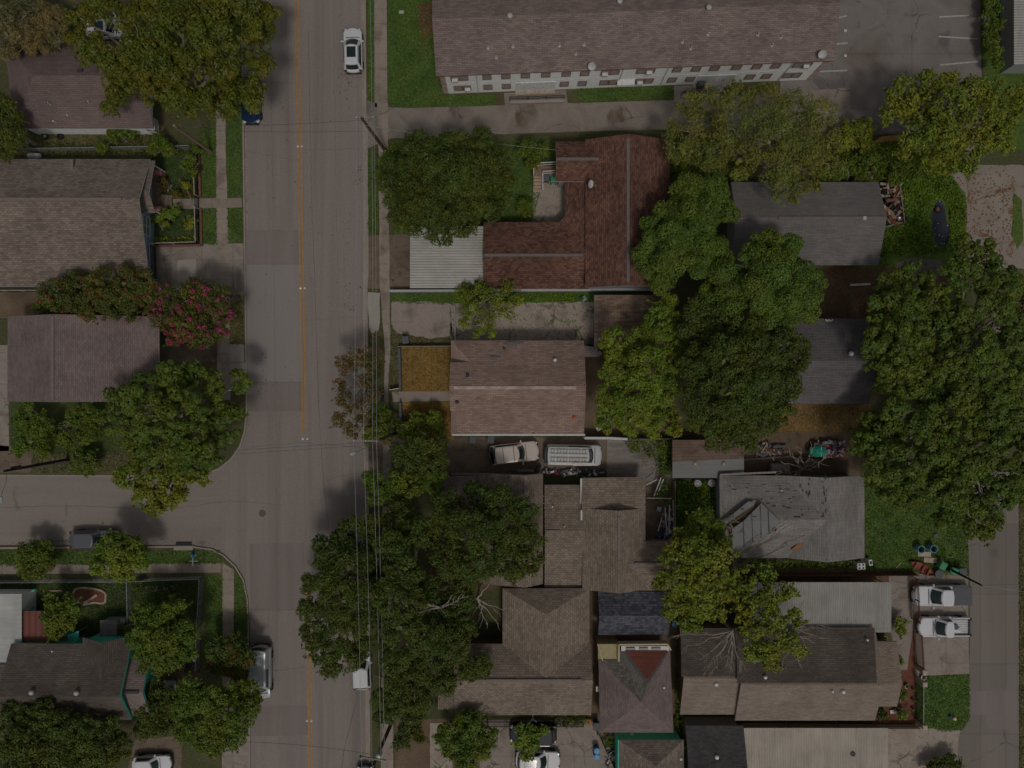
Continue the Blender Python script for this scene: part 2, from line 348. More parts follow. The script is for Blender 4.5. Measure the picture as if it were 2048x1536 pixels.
L("lf_puffy", [(0.068, 0.122, 0.015), (0.099, 0.155, 0.021), (0.084, 0.136, 0.016), (0.123, 0.168, 0.023)])
L("lf_deep", [(0.054, 0.086, 0.012), (0.077, 0.11, 0.017), (0.065, 0.095, 0.013), (0.108, 0.126, 0.02)])
L("lf_tuft", [(0.062, 0.101, 0.011), (0.095, 0.141, 0.017), (0.076, 0.122, 0.012), (0.124, 0.158, 0.02), (0.048, 0.086, 0.009)])
L("lf_bright", [(0.101, 0.162, 0.015), (0.155, 0.214, 0.023), (0.13, 0.195, 0.017), (0.202, 0.233, 0.029)])
L("lf_green", [(0.074, 0.122, 0.011), (0.11, 0.163, 0.017), (0.089, 0.14, 0.013), (0.149, 0.193, 0.024)])
L("lf_yellow", [(0.124, 0.176, 0.018), (0.175, 0.213, 0.024), (0.144, 0.195, 0.018), (0.207, 0.208, 0.026)])
L("lf_brown", [(0.148, 0.178, 0.032), (0.207, 0.205, 0.048), (0.126, 0.178, 0.026), (0.237, 0.233, 0.074)])
L("lf_dry", [(0.187, 0.16, 0.075), (0.242, 0.209, 0.101), (0.143, 0.138, 0.053), (0.275, 0.242, 0.132)])
L("lf_myrtle", [(0.075, 0.106, 0.018), (0.099, 0.125, 0.023), (0.086, 0.113, 0.02), (0.161, 0.089, 0.027)])
L("lf_rusty", [(0.083, 0.107, 0.017), (0.144, 0.072, 0.024), (0.093, 0.119, 0.021), (0.174, 0.072, 0.027)])
L("fl_pink", [(0.34, 0.05, 0.14), (0.45, 0.08, 0.2), (0.3, 0.05, 0.11)], .3)
L("fl_coral", [(.26, .06, .04), (.34, .09, .06), (.2, .05, .03)], .3)
L("lf_fallen", [(0.24, 0.12, 0.04), (0.17, 0.08, 0.028), (0.3, 0.17, 0.064)], .1)
L("lf_grass", [(0.076, 0.151, 0.011), (0.113, 0.198, 0.016), (0.09, 0.172, 0.013), (0.15, 0.224, 0.022)])

L("lf_lawn", [(0.079, 0.142, 0.028), (0.105, 0.173, 0.04), (0.089, 0.158, 0.032), (0.147, 0.184, 0.06)], .2)
L("lf_lawn_dark", [(.045, .085, .022), (.065, .11, .03), (.055, .095, .026), (.09, .115, .045)], .2)
L("lf_lawn_dry", [(.12, .13, .045), (.18, .145, .08), (.09, .12, .035), (.2, .16, .09)], .2)
L("lf_sod", [(.34, .2, .07), (.27, .19, .055), (.4, .24, .1), (.2, .17, .045)], .2)

plain("van_white", (.47, .47, .475), .4, .4, 0, .06, 2)
# ------------------------------------------------------------------ ground, roads, kerbs
ZR = -0.13                                    # the carriageway lies a kerb's height below the lots
def flat(name, x0, y0, x1, y1, z, mat, label, cat): 
    m = MB(); m.poly([(x0, y0, z), (x1, y0, z), (x1, y1, z), (x0, y1, z)]); return tag(m.build(name, mat), label, cat, None, "structure")
flat("ground", -450, -450, 450, 450, -.30, "soil", "brown and green open ground reaching to the horizon", "ground")
road = flat("road", W(440, 0).x, -200, W(790, 0).x, 200, ZR - .004, "road", "wide brownish grey main street with a double yellow centre line", "road")
flat("side_street", -200, W(0, 1130).y, W(560, 0).x, W(0, 920).y, ZR - .009, "cross_road", "brownish grey side street joining the main street", "road")
def EK(y): return 731.5 + y * .0062 + (2.5 if 230 < y < 560 else 0)
def WK(y): return 481.5 + y * .0125
def block(name, px, label):
    m = MB(); m.prism([W(*p) for p in px], -.28, 0); return tag(m.build(name, "soil"), label, "ground", None, "structure")
arcN = [(WK(820), 820), (488, 862), (478, 893), (460, 918), (436, 937), (405, 947), (370, 951)]
arcS = [(340, 1092), (385, 1092), (425, 1098), (448, 1110), (472, 1133), (488, 1160), (496, 1200), (498, 1250), (499, 1320)]
eastk = [(EK(-2600), -2600), (EK(0), 0), (EK(225), 225), (EK(235), 235), (EK(550), 550), (EK(570), 570), (EK(900), 900), (EK(1536), 1536), (EK(3900), 3900)]
block("east_ground", eastk + [(7000, 3900), (7000, -2600)], "bare soil and grass of the lots east of the main street")
block("northwest_ground", [(-4500, -2600), (WK(-2600), -2600)] + arcN + [(-4500, 950)], "bare soil and grass of the lots above the side street")
block("southwest_ground", [(-4500, 1096)] + arcS + [(505, 3900), (-4500, 3900)], "bare soil and grass of the lots below the side street")
def kerb(name, px, label, inward):
    """raised concrete kerb along an edge, 0.16 m wide"""
    pts = [W(*p) for p in px]; m = MB(); off = []
    for i, p in enumerate(pts):
        d = (pts[min(i + 1, len(pts) - 1)] - pts[max(i - 1, 0)]); d.normalize(); off.append(p + Vector((-d.y, d.x, 0)) * .16 * inward)
    for i in range(len(pts) - 1):
        m.prism([pts[i], pts[i + 1], off[i + 1], off[i]], -.2, .022)
    return tag(m.build(name, "kerb"), label, "kerb", None, "structure")
kerb("kerb", eastk[1:-1], "pale concrete kerb on the house side of the main street, opposite the side street", -1)
kerb("kerb", [(WK(-200), -200)] + arcN + [(-300, 948)], "pale concrete kerb rounding the leafy corner above the side street", 1)
kerb("kerb", [(-300, 1097)] + arcS + [(503, 1800)], "pale concrete kerb rounding the lawn corner below the side street", -1)
# gutter pan and road details: pieces of the road
def rsheet(name, px, mat, k=1, jit=.03): return sheet(name, px, ZR + .004 * k, mat, "", "", jit, parent=road)
for y0, y1 in ((0, 330), (332, 640), (642, 960), (962, 1300), (1302, 1560)):
    rsheet("gutter", [(EK(y0) - 10, y0), (EK(y0) - .5, y0), (EK(y1) - .5, y1), (EK(y1) - 10, y1)], "path", 0.0, .0)
rsheet("gutter", [(WK(-50) + .5, -50), (WK(-50) + 8, -50), (WK(850) + 8, 850), (WK(850) + .5, 850)], "concrete", 0.0, 0)
rsheet("patch", [(486, 461), (602, 461), (603, 528), (487, 528)], "road_patch", 1)
rsheet("patch", [(492, 765), (606, 765), (606, 823), (492, 823)], "road_patch", 1)
rsheet("patch", [(498, 1088), (607, 1085), (613, 1220), (500, 1226)], "road_patch", 1)
rsheet("patch", [(500, 1414), (614, 1412), (616, 1472), (500, 1474)], "road_patch", 1)
rsheet("patch", [(618, 1000), (735, 985), (738, 1100), (620, 1100)], "road_patch", 1)
rsheet("patch", [(488, 528), (602, 528), (605, 762), (491, 762)], "road_light", 1)
for sgn in (-1, 1):
    for a, b in ((-300, 868), (1166, 1750)):
        m = ribbon([(593 + a * .0186 + sgn * 3.1, a), (593 + (a + b) / 2 * .0182 + sgn * 3.1, (a + b) / 2), (593 + b * .0172 + sgn * 3.1, b)], .13, ZR + .009, 0, 0, 4); m.build("centre_line", "yellow_line", road)
def crack(px, w, seed, mat="tarmac_dark"): ribbon(px, w, ZR + .0085, seed, .05, .5).build("crack", mat, road)
crack([(616, 60), (622, 380), (630, 600), (636, 790), (646, 960), (657, 1060)], .05, 1)
crack([(716, 1340), (714, 1395), (700, 1450), (688, 1500), (680, 1560)], .06, 2)
crack([(702, 1365), (713, 1390)], .06, 4)
crack([(646, 965), (680, 952), (722, 946)], .03, 3); crack([(498, 895), (600, 885), (735, 897)], .025, 5); crack([(500, 1220), (605, 1219)], .03, 6)
crack([(486, 528), (602, 528)], .025, 7); crack([(486, 461), (602, 461)], .025, 8); crack([(492, 765), (606, 765)], .025, 9); crack([(486, 300), (600, 322)], .02, 10)
crack([(488, 160), (598, 165)], .02, 21); crack([(605, 640), (733, 632)], .018, 22); crack([(606, 300), (728, 296)], .018, 23); crack([(666, 0), (672, 400), (684, 900), (690, 1300)], .022, 24)
crack([(540, 20), (545, 400), (552, 900), (556, 1500)], .02, 25); crack([(612, 1338), (740, 1330)], .02, 26); crack([(500, 1340), (560, 1342), (612, 1335)], .02, 27)
crack([(0, 1015), (150, 1012), (330, 1020), (460, 1002), (560, 1010)], .03, 28)
rng = random.Random(3)
m = MB()
for i in range(420):                           # oil drips and tar specks where cars stand
    cl = rng.choice([(690, 20, 180, 8), (690, 130, 60, 14), (690, 420, 120, 9), (700, 560, 60, 14), (525, 690, 130, 8), (620, 200, 300, 50), (540, 500, 300, 40), (720, 330, 40, 9), (100, 1072, 24, 50), (300, 1075, 24, 80), (120, 1078, 8, 30)])
    x = cl[0] + rng.gauss(0, cl[3]); y = cl[1] + rng.uniform(0, cl[2]); r = rng.uniform(.02, .07); c = W(x, y)
    if not (500 < x < 725 or x < 440): continue
    n = 6; m.poly([(c.x + cos(2 * pi * k / n) * r * rng.uniform(.6, 1.3), c.y + sin(2 * pi * k / n) * r * 1.6 * rng.uniform(.6, 1.3), ZR + .0075) for k in range(n)])
m.build("oil_stain", "tarmac_dark", road)
for i, (px, py) in enumerate(((600, 576), (609, 576), (605, 878), (614, 878), (613, 1443), (622, 1443), (595, 292), (603, 292))):
    m = MB(); c = W(px, py); m.lathe((c.x, c.y, ZR), [(.12, 0), (.11, .02), (.05, .04), (0, .042)], 10)
    tag(m.build("road_marker", "pot_white" if i % 2 else "lamp_clear"), "small round reflector stud beside the yellow centre line", "road stud", "reflector studs along the centre line")
m = MB(); c = W(524, 1027); m.lathe((c.x, c.y, ZR), [(.36, 0), (.36, .012), (.3, .014), (.29, .01), (0, .01)], 22); tag(m.build("manhole_cover", "manhole"), "round dark iron manhole cover in the junction", "manhole cover")
m = MB(); c = W(367, 1087.5); m.box((c.x, c.y, -.08), (1.55, .3, .1)); o = tag(m.build("storm_drain", "iron"), "dark storm drain inlet in the kerb by the lawn corner", "drain")
m = MB(); m.box((c.x, c.y - .42, .03), (1.9, .45, .06)); m.build("drain_top", "kerb", o)

# pavements, drives and lawns of the east side
sh = sheet
sh("verge_lawn", [(EK(0) + 4, -200), (746, -200), (748, 205), (737, 203)], .006, "lawn_lush", "narrow grass verge beside the parked white suv", "lawn", .05)
sh("sidewalk", [(748, -300), (771, -300), (775, 218), (750, 214)], .010, "sidewalk", "concrete sidewalk past the apartment lawn", "sidewalk")
sh("apartment_lawn", [(773, -300), (870, -300), (885, 190), (990, 190), (988, 209), (830, 214), (790, 212), (777, 204)], .006, "lawn_lush", "bright green lawn at the end of the apartment block", "lawn", .06)
sh("bare_patch", [(836, 10), (864, 8), (868, 60), (850, 82), (838, 60)], .010, "mulch", "reddish bare soil patch in the apartment lawn", "ground", .12)
sh("bare_patch", [(840, 18), (857, 14), (858, 62), (843, 66)], .014, "wood_red", "dark mulch bed inside the reddish bare soil", "ground", .1)
sh("apartment_drive", [(EK(215) + .6, 200), (775, 214), (830, 216), (990, 211), (1350, 200), (1700, 175), (1700, 266), (1310, 259), (1095, 265), (780, 277), (EK(290) + .6, 296)], .010, "drive_apt", "stained cracked concrete drive below the apartment block", "driveway", .03)
sh("parking_lot", [(1600, -400), (1965, -400), (1962, 130), (1965, 160), (1960, 330), (1690, 330), (1640, 215), (1560, 205), (1560, 120)], .006, "lot", "grey concrete parking lot with faded white bay lines", "parking lot", .08)
m = MB()
for a, b in (((1678, 35), (1694, 32)), ((1673, 88), (1695, 86)), ((1640, 143), (1694, 141)), ((1878, 34), (1938, 31)), ((1877, 73), (1955, 78)), ((1880, 130), (1957, 123)), ((1893, 174), (1958, 168))): ribbon([a, b], .14, .014, 0, 0, 3, m)
o = m.build("bay_lines", "white_line"); tag(o, "faded white parking bay lines on the grey lot", "road marking", None, "structure")
sh("forecourt", [(1008, 186), (1132, 180), (1135, 206), (1010, 212)], .014, "drive_apt", "stained concrete landing before the apartment doors", "pavement")
sh("forecourt", [(1348, 172), (1440, 168), (1440, 198), (1348, 202)], .014, "drive_apt", "stained concrete landing before the apartment doors near the wispy tree", "pavement")
sh("front_lawn", [(1155, 178), (1346, 172), (1347, 198), (1155, 204)], .014, "lawn", "small green lawn strip before the apartment wall", "lawn", .03)
sh("verge_lawn", [(737, 302), (752, 302), (757, 470), (736, 470)], .006, "lawn", "grass verge beside the leaning pole and oak tree", "lawn", .07)
sh("sidewalk", [(754, 205), (776, 206), (779, 560), (781, 700), (776, 780), (784, 960), (787, 1560), (762, 1560), (765, 960), (768, 820), (770, 700), (759, 560), (757, 300)], .014, "sidewalk", "concrete sidewalk running past the fenced tan lawn", "sidewalk", .04)
sh("oak_yard", [(780, 282), (1110, 282), (1110, 445), (790, 470)], .006, "lawn", "green yard under the live oak tree", "lawn", .05)
sh("carport_drive", [(EK(470), 470), (830, 468), (968, 470), (968, 577), (EK(577), 577)], .010, "concrete_dirty", "brown stained drive leading to the white carport", "driveway", .04)
sh("courtyard", [(1066, 362), (1130, 362), (1130, 445), (1066, 445)], .012, "concrete_old", "small concrete courtyard in the corner of the red roof house", "patio", 0)
sh("verge_concrete", [(EK(580) + 1, 584), (760, 586), (760, 640), (757, 672), (748, 680), (738, 655), (735, 600)], .010, "concrete_pale", "pale concrete drive crossing between kerb and sidewalk", "pavement", .06)
sh("verge_lawn", [(742, 668), (765, 660), (764, 720), (740, 715)], .012, "lawn_dry", "patchy grass verge above the reddish street shrub", "lawn", .12)
sh("verge_concrete", [(731, 782), (761, 782), (763, 830), (734, 832)], .010, "concrete", "pale concrete slab between kerb and sidewalk", "pavement", .03)
sh("side_lawn", [(780, 586), (905, 586), (1190, 584), (1190, 606), (900, 608), (782, 604)], .006, "lawn_lush", "green strip of grass along the white boundary wall", "lawn", .08)
sh("drive_slab", [(782, 604), (825, 604), (826, 648), (783, 650)], .014, "concrete", "patched pale slab at the mouth of the gravel drive", "driveway", .03)
sh("gravel_drive", [(784, 603), (902, 606), (902, 672), (860, 678), (800, 668), (786, 660)], .010, "gravel", "gravelly old drive beside the black bin", "driveway", .12)
sh("cracked_drive", [(902, 606), (1188, 604), (1186, 700), (902, 690)], .010, "concrete_old", "cracked concrete drive with weeds in its joints before the garage", "driveway", .08)
sh("verge_lawn", [(783, 650), (800, 672), (902, 680), (902, 694), (800, 694), (800, 790), (784, 780)], .006, "lawn_dry", "patchy weedy grass around the black bin", "lawn", .1)
sh("front_lawn", [(802, 694), (908, 694), (908, 782), (804, 782)], .014, "sod", "new orange tan sod lawn behind the black fence", "lawn", .02)
sh("front_lawn", [(804, 804), (908, 804), (908, 880), (804, 880)], .014, "sod", "smaller orange tan sod lawn below the front path", "lawn", .02)
sh("front_path", [(784, 783), (908, 782), (908, 802), (786, 804)], .016, "path", "straight concrete path to the tan roof house", "path", .02)
sh("back_yard", [(1165, 684), (1345, 684), (1345, 876), (1165, 876)], .006, "dirt", "brown dirt back yard under the leafy tree", "ground", .06)
sh("van_drive", [(EK(880), 876), (1215, 874), (1215, 948), (EK(945), 948)], .010, "concrete_dirty", "brown stained drive where the tan suv and ladder van stand", "driveway", .03)
sh("weathered_slab", [(1214, 872), (1312, 868), (1318, 962), (1213, 962)], .05, "deck_grey", "weathered grey wooden deck beyond the ladder van", "deck", .02)
sh("patio", [(1285, 950), (1350, 950), (1350, 1086), (1285, 1086)], .008, "concrete_dirty", "cluttered concrete patio beside the tan shingle house", "patio", .03)
sh("long_grass", [(1345, 955), (1445, 955), (1445, 1130), (1345, 1130)], .006, "lawn_dark", "dark overgrown grass beside the worn grey house", "lawn", .1)
sh("narrow_yard", [(1345, 860), (1720, 860), (1720, 958), (1345, 958)], .006, "dirt", "littered dirt yard above the worn grey house", "ground", .08)
sh("dry_grass", [(1550, 800), (1735, 800), (1735, 862), (1550, 862)], .010, "tan_grass", "tan dry grass strip behind the grey house", "lawn", .1)
sh("leaf_yard", [(1640, 520), (1900, 520), (1900, 650), (1640, 650)], .006, "leafy_dirt", "reddish leaf strewn yard between the two grey houses", "ground", .1)
sh("wild_yard", [(1690, 270), (1930, 270), (1930, 535), (1690, 535)], .008, "weeds", "lush weedy yard around the scrap pile", "lawn", .12)
sh("rubble_pad", [(1790, 528), (1830, 515), (1880, 520), (1892, 542), (1872, 560), (1812, 556)], .012, "tarmac_dark", "burnt grey rubble patch at the edge of the weedy yard", "ground", .15)
sh("leafy_pad", [(1890, 345), (1960, 330), (2070, 330), (2070, 540), (1915, 530), (1930, 470), (1934, 410), (1930, 385)], .014, "lot_leafy", "pale concrete pad scattered with fallen brown leaves", "pavement", .12)
sh("pad_strip", [(2026, 385), (2044, 400), (2046, 480), (2034, 500), (2022, 470)], .018, "weeds", "strip of weeds across the leafy pad", "lawn", .08)
sh("lot_edge", [(1955, -300), (2075, -300), (2075, 300), (1965, 300), (1968, 150), (1960, 60)], .010, "weeds", "weedy strip along the parking lot edge", "lawn", .12)
sh("alley", [(1930, 940), (2037, 940), (2040, 2600), (1900, 2600), (1916, 1480), (1938, 1400), (1940, 1180)], .012, "alley", "grey concrete alley with joints and patches", "road", .02)
sh("alley_patch", [(1952, 1382), (2034, 1380), (2034, 1460), (1975, 1456), (1972, 1430), (1944, 1428), (1944, 1384)], .016, "road_patch", "darker rectangular repair in the alley", "road", .03)
sh("alley_verge", [(2040, 540), (2600, 540), (2600, 2600), (2042, 2600)], .008, "lawn_dry", "dry grass strip on the far side of the alley", "lawn", .1)
sh("rear_lawn", [(1728, 930), (1930, 930), (1934, 1150), (1730, 1145)], .008, "lawn_lush", "lush green lawn beside the worn grey house", "lawn", .05)
sh("pickup_pad", [(1826, 1148), (1936, 1146), (1938, 1348), (1830, 1352)], .016, "concrete", "clean concrete parking pad under the two white pickups", "driveway", .02)
sh("gate_path", [(1778, 1150), (1826, 1150), (1826, 1260), (1814, 1340), (1800, 1340), (1780, 1260)], .014, "concrete", "concrete walk inside the wrought iron fence", "path", .03)
sh("garden_bed", [(1806, 1250), (1828, 1250), (1832, 1448), (1745, 1448), (1750, 1420), (1800, 1412)], .012, "mulch", "red mulch flower bed inside the iron fence", "flower bed", .06)
sh("corner_lawn", [(1832, 1354), (1937, 1350), (1938, 1440), (1925, 1458), (1890, 1460), (1832, 1450)], .014, "lawn_lush", "square green lawn at the alley corner", "lawn", .05)
sh("rear_drive", [(1775, 1450), (1940, 1462), (1930, 2000), (1775, 2000)], .010, "concrete_old", "cracked tan concrete drive beside the beige tin roof", "driveway", .05)
sh("rear_strip", [(1480, 1130), (1830, 1140), (1830, 1172), (1480, 1168)], .012, "leafy_dirt", "rusty brown strip between fence and tin roof", "ground", .05)
sh("south_drive", [(960, 1440), (1195, 1440), (1240, 1560), (1240, 2000), (960, 2000)], .010, "concrete", "pale concrete drive behind the white car", "driveway", .04)
sh("south_walk", [(790, 1440), (962, 1436), (962, 2000), (790, 2000)], .008, "dirt", "brown dirt verge below the street trees", "ground", .06)
sh("south_slab", [(860, 1446), (905, 1446), (905, 1560), (860, 1560)], .012, "concrete_old", "old concrete walk beside the dirt verge", "path", .04)
sh("lawn_rest", [(860, 1040), (1095, 1040), (1095, 1180), (860, 1180)], .006, "leafy_dirt", "shaded ground under the large street trees", "lawn", .1)  # dark brown of the tree shade is put into this ground's colour
sh("passage", [(1178, 1172), (1362, 1172), (1362, 1520), (1178, 1520)], .006, "dirt", "narrow brown passage between the small roofs", "ground", .05)
# west side
sh("verge_lawn", [(455, -100), (481, -100), (484, 393), (455, 393)], .006, "lawn", "long grass verge by the dark blue car", "lawn", .06)
sh("verge_lawn", [(456, 418), (484, 417), (485, 482), (457, 486)], .006, "lawn", "short grass verge beside the white car drive", "lawn", .08)
sh("sidewalk", [(434, -300), (447, -300), (452, 320), (460, 560), (461, 800), (435, 800), (433, 560), (432, 320), (433, 240)], .012, "sidewalk", "brown concrete sidewalk past the iron fenced garden", "sidewalk", .05)
sh("parkway_lawn", [(402, 250), (432, 250), (432, 394), (404, 394)], .008, "lawn", "grass panel between brick edging and sidewalk, near the pale wooden pole", "lawn", .05)
sh("parkway_lawn", [(404, 418), (433, 417), (434, 488), (404, 490)], .008, "lawn", "grass panel between brick edging and sidewalk, below the garden walk", "lawn", .05)
sh("garden_walk", [(345, 398), (484, 396), (485, 415), (350, 418)], .014, "sidewalk_e", "short concrete walk through the iron garden gate", "path", .02)
sh("garden_lawn", [(303, 300), (398, 300), (400, 490), (300, 490)], .006, "lawn_dark", "dark green front garden behind the iron fence", "lawn", .05)
sh("west_drive", [(310, 490), (487, 487), (488, 600), (310, 640)], .010, "concrete", "tan concrete drive with a pale repaired square", "driveway", .03)
sh("west_drive_patch", [(355, 520), (392, 518), (392, 560), (355, 566)], .014, "concrete_pale", "pale repaired square in the tan drive", "driveway", .02)
sh("verge_lawn", [(461, 588), (486, 590), (487, 690), (459, 688)], .006, "lawn_dry", "patchy grass verge below the pink flowering tree", "lawn", .1)
sh("verge_slab", [(460, 688), (488, 688), (489, 724), (460, 724)], .014, "concrete_pale", "pale square concrete slab by the kerb", "pavement", .02)
sh("verge_slab", [(440, 725), (490, 725), (491, 780), (440, 780)], .010, "concrete_pale", "pale concrete slab under the corner tree", "pavement", .02)
sh("porch_walk", [(318, 690), (434, 686), (434, 724), (318, 724)], .010, "concrete_dirty", "dark brown walk to the house with the long ridge", "path", .03)
sh("side_yard", [(0, 255), (330, 255), (330, 315), (0, 315)], .008, "lawn_dry", "scrubby side yard with two old tyres", "lawn", .08)
sh("dirt_yard", [(-40, 578), (110, 578), (110, 636), (-40, 636)], .008, "dirt", "bare brown dirt between two shingle houses", "ground", .06)
sh("back_slab", [(-60, 690), (18, 690), (18, 902), (-60, 902)], .010, "concrete", "pale slab at the edge behind the long ridge house", "pavement", .03)
sh("hedge_bank", [(20, 800), (230, 800), (240, 930), (20, 915)], .006, "lawn_dark", "dark bank under the overgrown hedge", "lawn", .08)
sh("street_verge", [(65, 908), (260, 904), (260, 941), (65, 945)], .012, "lawn_dry", "brown grass verge under the side street pole", "lawn", .06)
sh("drive_apron", [(-60, 880), (66, 900), (62, 945), (-60, 945)], .010, "concrete_dirty", "tan drive apron opening on the side street", "driveway", .04)
sh("verge_lawn", [(-200, 1102), (438, 1102), (442, 1126), (-200, 1130)], .008, "lawn", "long grass verge below the black sedan", "lawn", .04)
sh("sidewalk", [(-200, 1131), (443, 1126), (443, 1145), (-200, 1150)], .012, "sidewalk_e", "concrete sidewalk along the chain link garden", "sidewalk", .02)
sh("sidewalk", [(445, 1125), (468, 1140), (467, 1560), (467, 1900), (443, 1900), (445, 1150)], .012, "sidewalk", "reddish concrete sidewalk rounding the lawn corner", "sidewalk", .02)
sh("verge_lawn", [(470, 1140), (486, 1168), (495, 1210), (497, 1265), (469, 1272)], .008, "lawn", "curved grass verge in the lawn corner", "lawn", .04)
sh("corner_lawn", [(412, 1150), (444, 1150), (444, 1290), (410, 1290)], .008, "lawn", "grass panel outside the chain link fence", "lawn", .04)
sh("fenced_lawn", [(-60, 1170), (405, 1160), (400, 1345), (-60, 1345)], .006, "lawn_dark", "dark green fenced lawn with a block raised bed", "lawn", .05)
sh("south_drive", [(270, 1480), (365, 1470), (360, 1600), (240, 1600)], .010, "concrete_dirty", "tan drive under the small white car", "driveway", .05)
sh("corner_pad", [(445, 1480), (497, 1470), (500, 1600), (445, 1600)], .014, "concrete", "pale drive crossing at the foot of the bushy tree", "pavement", .03)
sh("porch_soil", [(300, 1330), (400, 1330), (400, 1372), (300, 1372)], .010, "leafy_dirt", "dark reddish soil before the teal trimmed porch", "ground", .05)
# ------------------------------------------------------------------ houses
def roofmesh(parent, polys, mat, trim="grey_trim", thick=.16, name="roof"):
    """roof skin from polygons of world points (shared corners merged) with a fascia skirt along its free edges"""
    m = MB(); key = {}; vs = []
    def vid(p):
        k = (round(p[0], 2), round(p[1], 2), round(p[2], 2))
        if k not in key: key[k] = len(vs); vs.append(tuple(p))
        return key[k]
    fs = []
    for poly in polys:
        idx = [vid(p) for p in poly]
        pts = [Vector(vs[i]) for i in idx]; n = Vector((0, 0, 0))
        for i in range(len(pts)): n += pts[i].cross(pts[(i + 1) % len(pts)])
        if n.z < 0: idx.reverse()
        fs.append(tuple(idx))
    from collections import Counter
    ec = Counter(frozenset((f[i], f[(i + 1) % len(f)])) for f in fs for i in range(len(f)))
    n0 = len(vs); m.v = vs + [(p[0], p[1], p[2] - thick) for p in vs]
    for f in fs: m.f.append(f); m.m.append(0)
    for f in fs: m.f.append(tuple(i + n0 for i in reversed(f))); m.m.append(1)
    for f in fs:
        for i in range(len(f)):
            a, b = f[i], f[(i + 1) % len(f)]
            if ec[frozenset((a, b))] == 1: m.f.append((b, a, a + n0, b + n0)); m.m.append(1)
    return m.build(name, [mat, trim], parent, uv=True)
def PX(poly): return [W(*p) for p in poly]
def offset_poly(pts, d):
    n = len(pts); ar = sum(pts[i][0] * pts[(i + 1) % n][1] - pts[(i + 1) % n][0] * pts[i][1] for i in range(n)); s = 1 if ar > 0 else -1
    out = []
    for i in range(n):
        a, b, c = (Vector((p[0], p[1])) for p in (pts[i - 1], pts[i], pts[(i + 1) % n]))
        e1 = (b - a).normalized(); e2 = (c - b).normalized(); n1 = Vector((-e1.y, e1.x)) * s; n2 = Vector((-e2.y, e2.x)) * s
        k = (n1 + n2); k = k / max(.3, k.dot(n1)); q = b + k * d; out.append((q.x, q.y))
    return out
def walls(parent, pts, h, mat, ov=.4):
    m = MB(); m.prism(offset_poly(pts, ov), 0, h); return m.build("wall", mat, parent)
def house(name, label, cat, px, py): return thing(name, label, cat, W(px, py, 0))
def gable(root, quad, axis, rp, ez, rz, mat, wall="wall_beige", trim="grey_trim", ov=(.4, .4, .4, .4), ez2=None, vent=None, ventmat="ridge", ridge_ends=None):
    """gable roof: quad = eave edges in pixels (x0,y0,x1,y1); ridge along axis at pixel rp; ov = wall inset W,N,E,S"""
    x0, y0, x1, y1 = quad; ez2 = ez if ez2 is None else ez2
    if axis == 'x':
        X0, YN = W(x0, y0, ez)[:2]; X1, YS = W(x1, y1, ez2)[:2]; YR = W(0, rp, rz).y
        A, B, C, D = (X0, YN, ez), (X1, YN, ez), (X1, YS, ez2), (X0, YS, ez2); Ra, Rb = (X0, YR, rz), (X1, YR, rz)
        roof = roofmesh(root, [[A, B, Rb, Ra], [Ra, Rb, C, D]], mat, trim, .34 if 'teal' in trim else .18)
        t = .2; m = MB()
        yn, ys = YN - ov[1], YS + ov[3]; zn = ez + (rz - ez) * ov[1] / max(.1, YN - YR) - t; zs = ez2 + (rz - ez2) * ov[3] / max(.1, YR - YS) - t
        pr = [(yn, 0), (yn, zn), (YR, rz - t), (ys, zs), (ys, 0)]
        m.loft([[(X0 + ov[0], p[0], p[1]) for p in pr], [(X1 - ov[2], p[0], p[1]) for p in pr]]); w = m.build("wall", wall, root)
        if vent:
            a, b = vent; m = MB(); xa, xb = W(a, rp, rz).x, W(b, rp, rz).x; m.bbox(((xa + xb) / 2, YR, rz + .03), (xb - xa, .3, .1), .03); m.build("ridge_vent", ventmat, root)
    else:
        X0, YN = W(x0, y0, ez)[:2]; X1, YS = W(x1, y1, ez2)[:2]; XR = W(rp, 0, rz).x; X1 = W(x1, 0, ez2).x; YS = W(0, y1, ez).y
        A, B, C, D = (X0, YN, ez), (X1, YN, ez2), (X1, YS, ez2), (X0, YS, ez); Ra, Rb = (XR, YN, rz), (XR, YS, rz)
        roof = roofmesh(root, [[A, Ra, Rb, D], [Ra, B, C, Rb]], mat, trim)
        t = .2; m = MB()
        xw, xe = X0 + ov[0], X1 - ov[2]; zw = ez + (rz - ez) * ov[0] / max(.1, XR - X0) - t; ze = ez2 + (rz - ez2) * ov[2] / max(.1, X1 - XR) - t
        pr = [(xw, 0), (xw, zw), (XR, rz - t), (xe, ze), (xe, 0)]
        m.loft([[(p[0], YS + ov[3], p[1]) for p in pr], [(p[0], YN - ov[1], p[1]) for p in pr]]); m.build("wall", wall, root)
        if vent:
            a, b = vent; m = MB(); ya, yb = W(0, a, rz).y, W(0, b, rz).y; m.bbox((XR, (ya + yb) / 2, rz + .03), (.3, abs(ya - yb), .1), .03); m.build("ridge_vent", ventmat, root)
    return roof
def turbine(root, px, py, z, r=.2, mat="vent_white", name="roof_vent"):
    c = W(px, py, z); m = MB(); m.lathe((c.x, c.y, z - .5), [(r * .55, -.3), (r * .55, .28), (r, .34), (r * 1.08, .46), (r * .8, .6), (0, .66)], 12); return m.build(name, mat, root, smooth=False)
def pipe(root, px, py, z, mat="vent", h=.35):
    c = W(px, py, z); m = MB(); m.lathe((c.x, c.y, z - .25), [(.16, -.25), (.15, .0), (.07, .1), (.065, .1 + h), (0, .1 + h)], 10); return m.build("vent_pipe", mat, root)
def boxvent(root, px, py, z, sx=.5, sy=.45, mat="vent_dark"):
    c = W(px, py, z); m = MB(); m.bbox((c.x, c.y, z), (sx, sy, .3), .07); return m.build("roof_vent", mat, root)
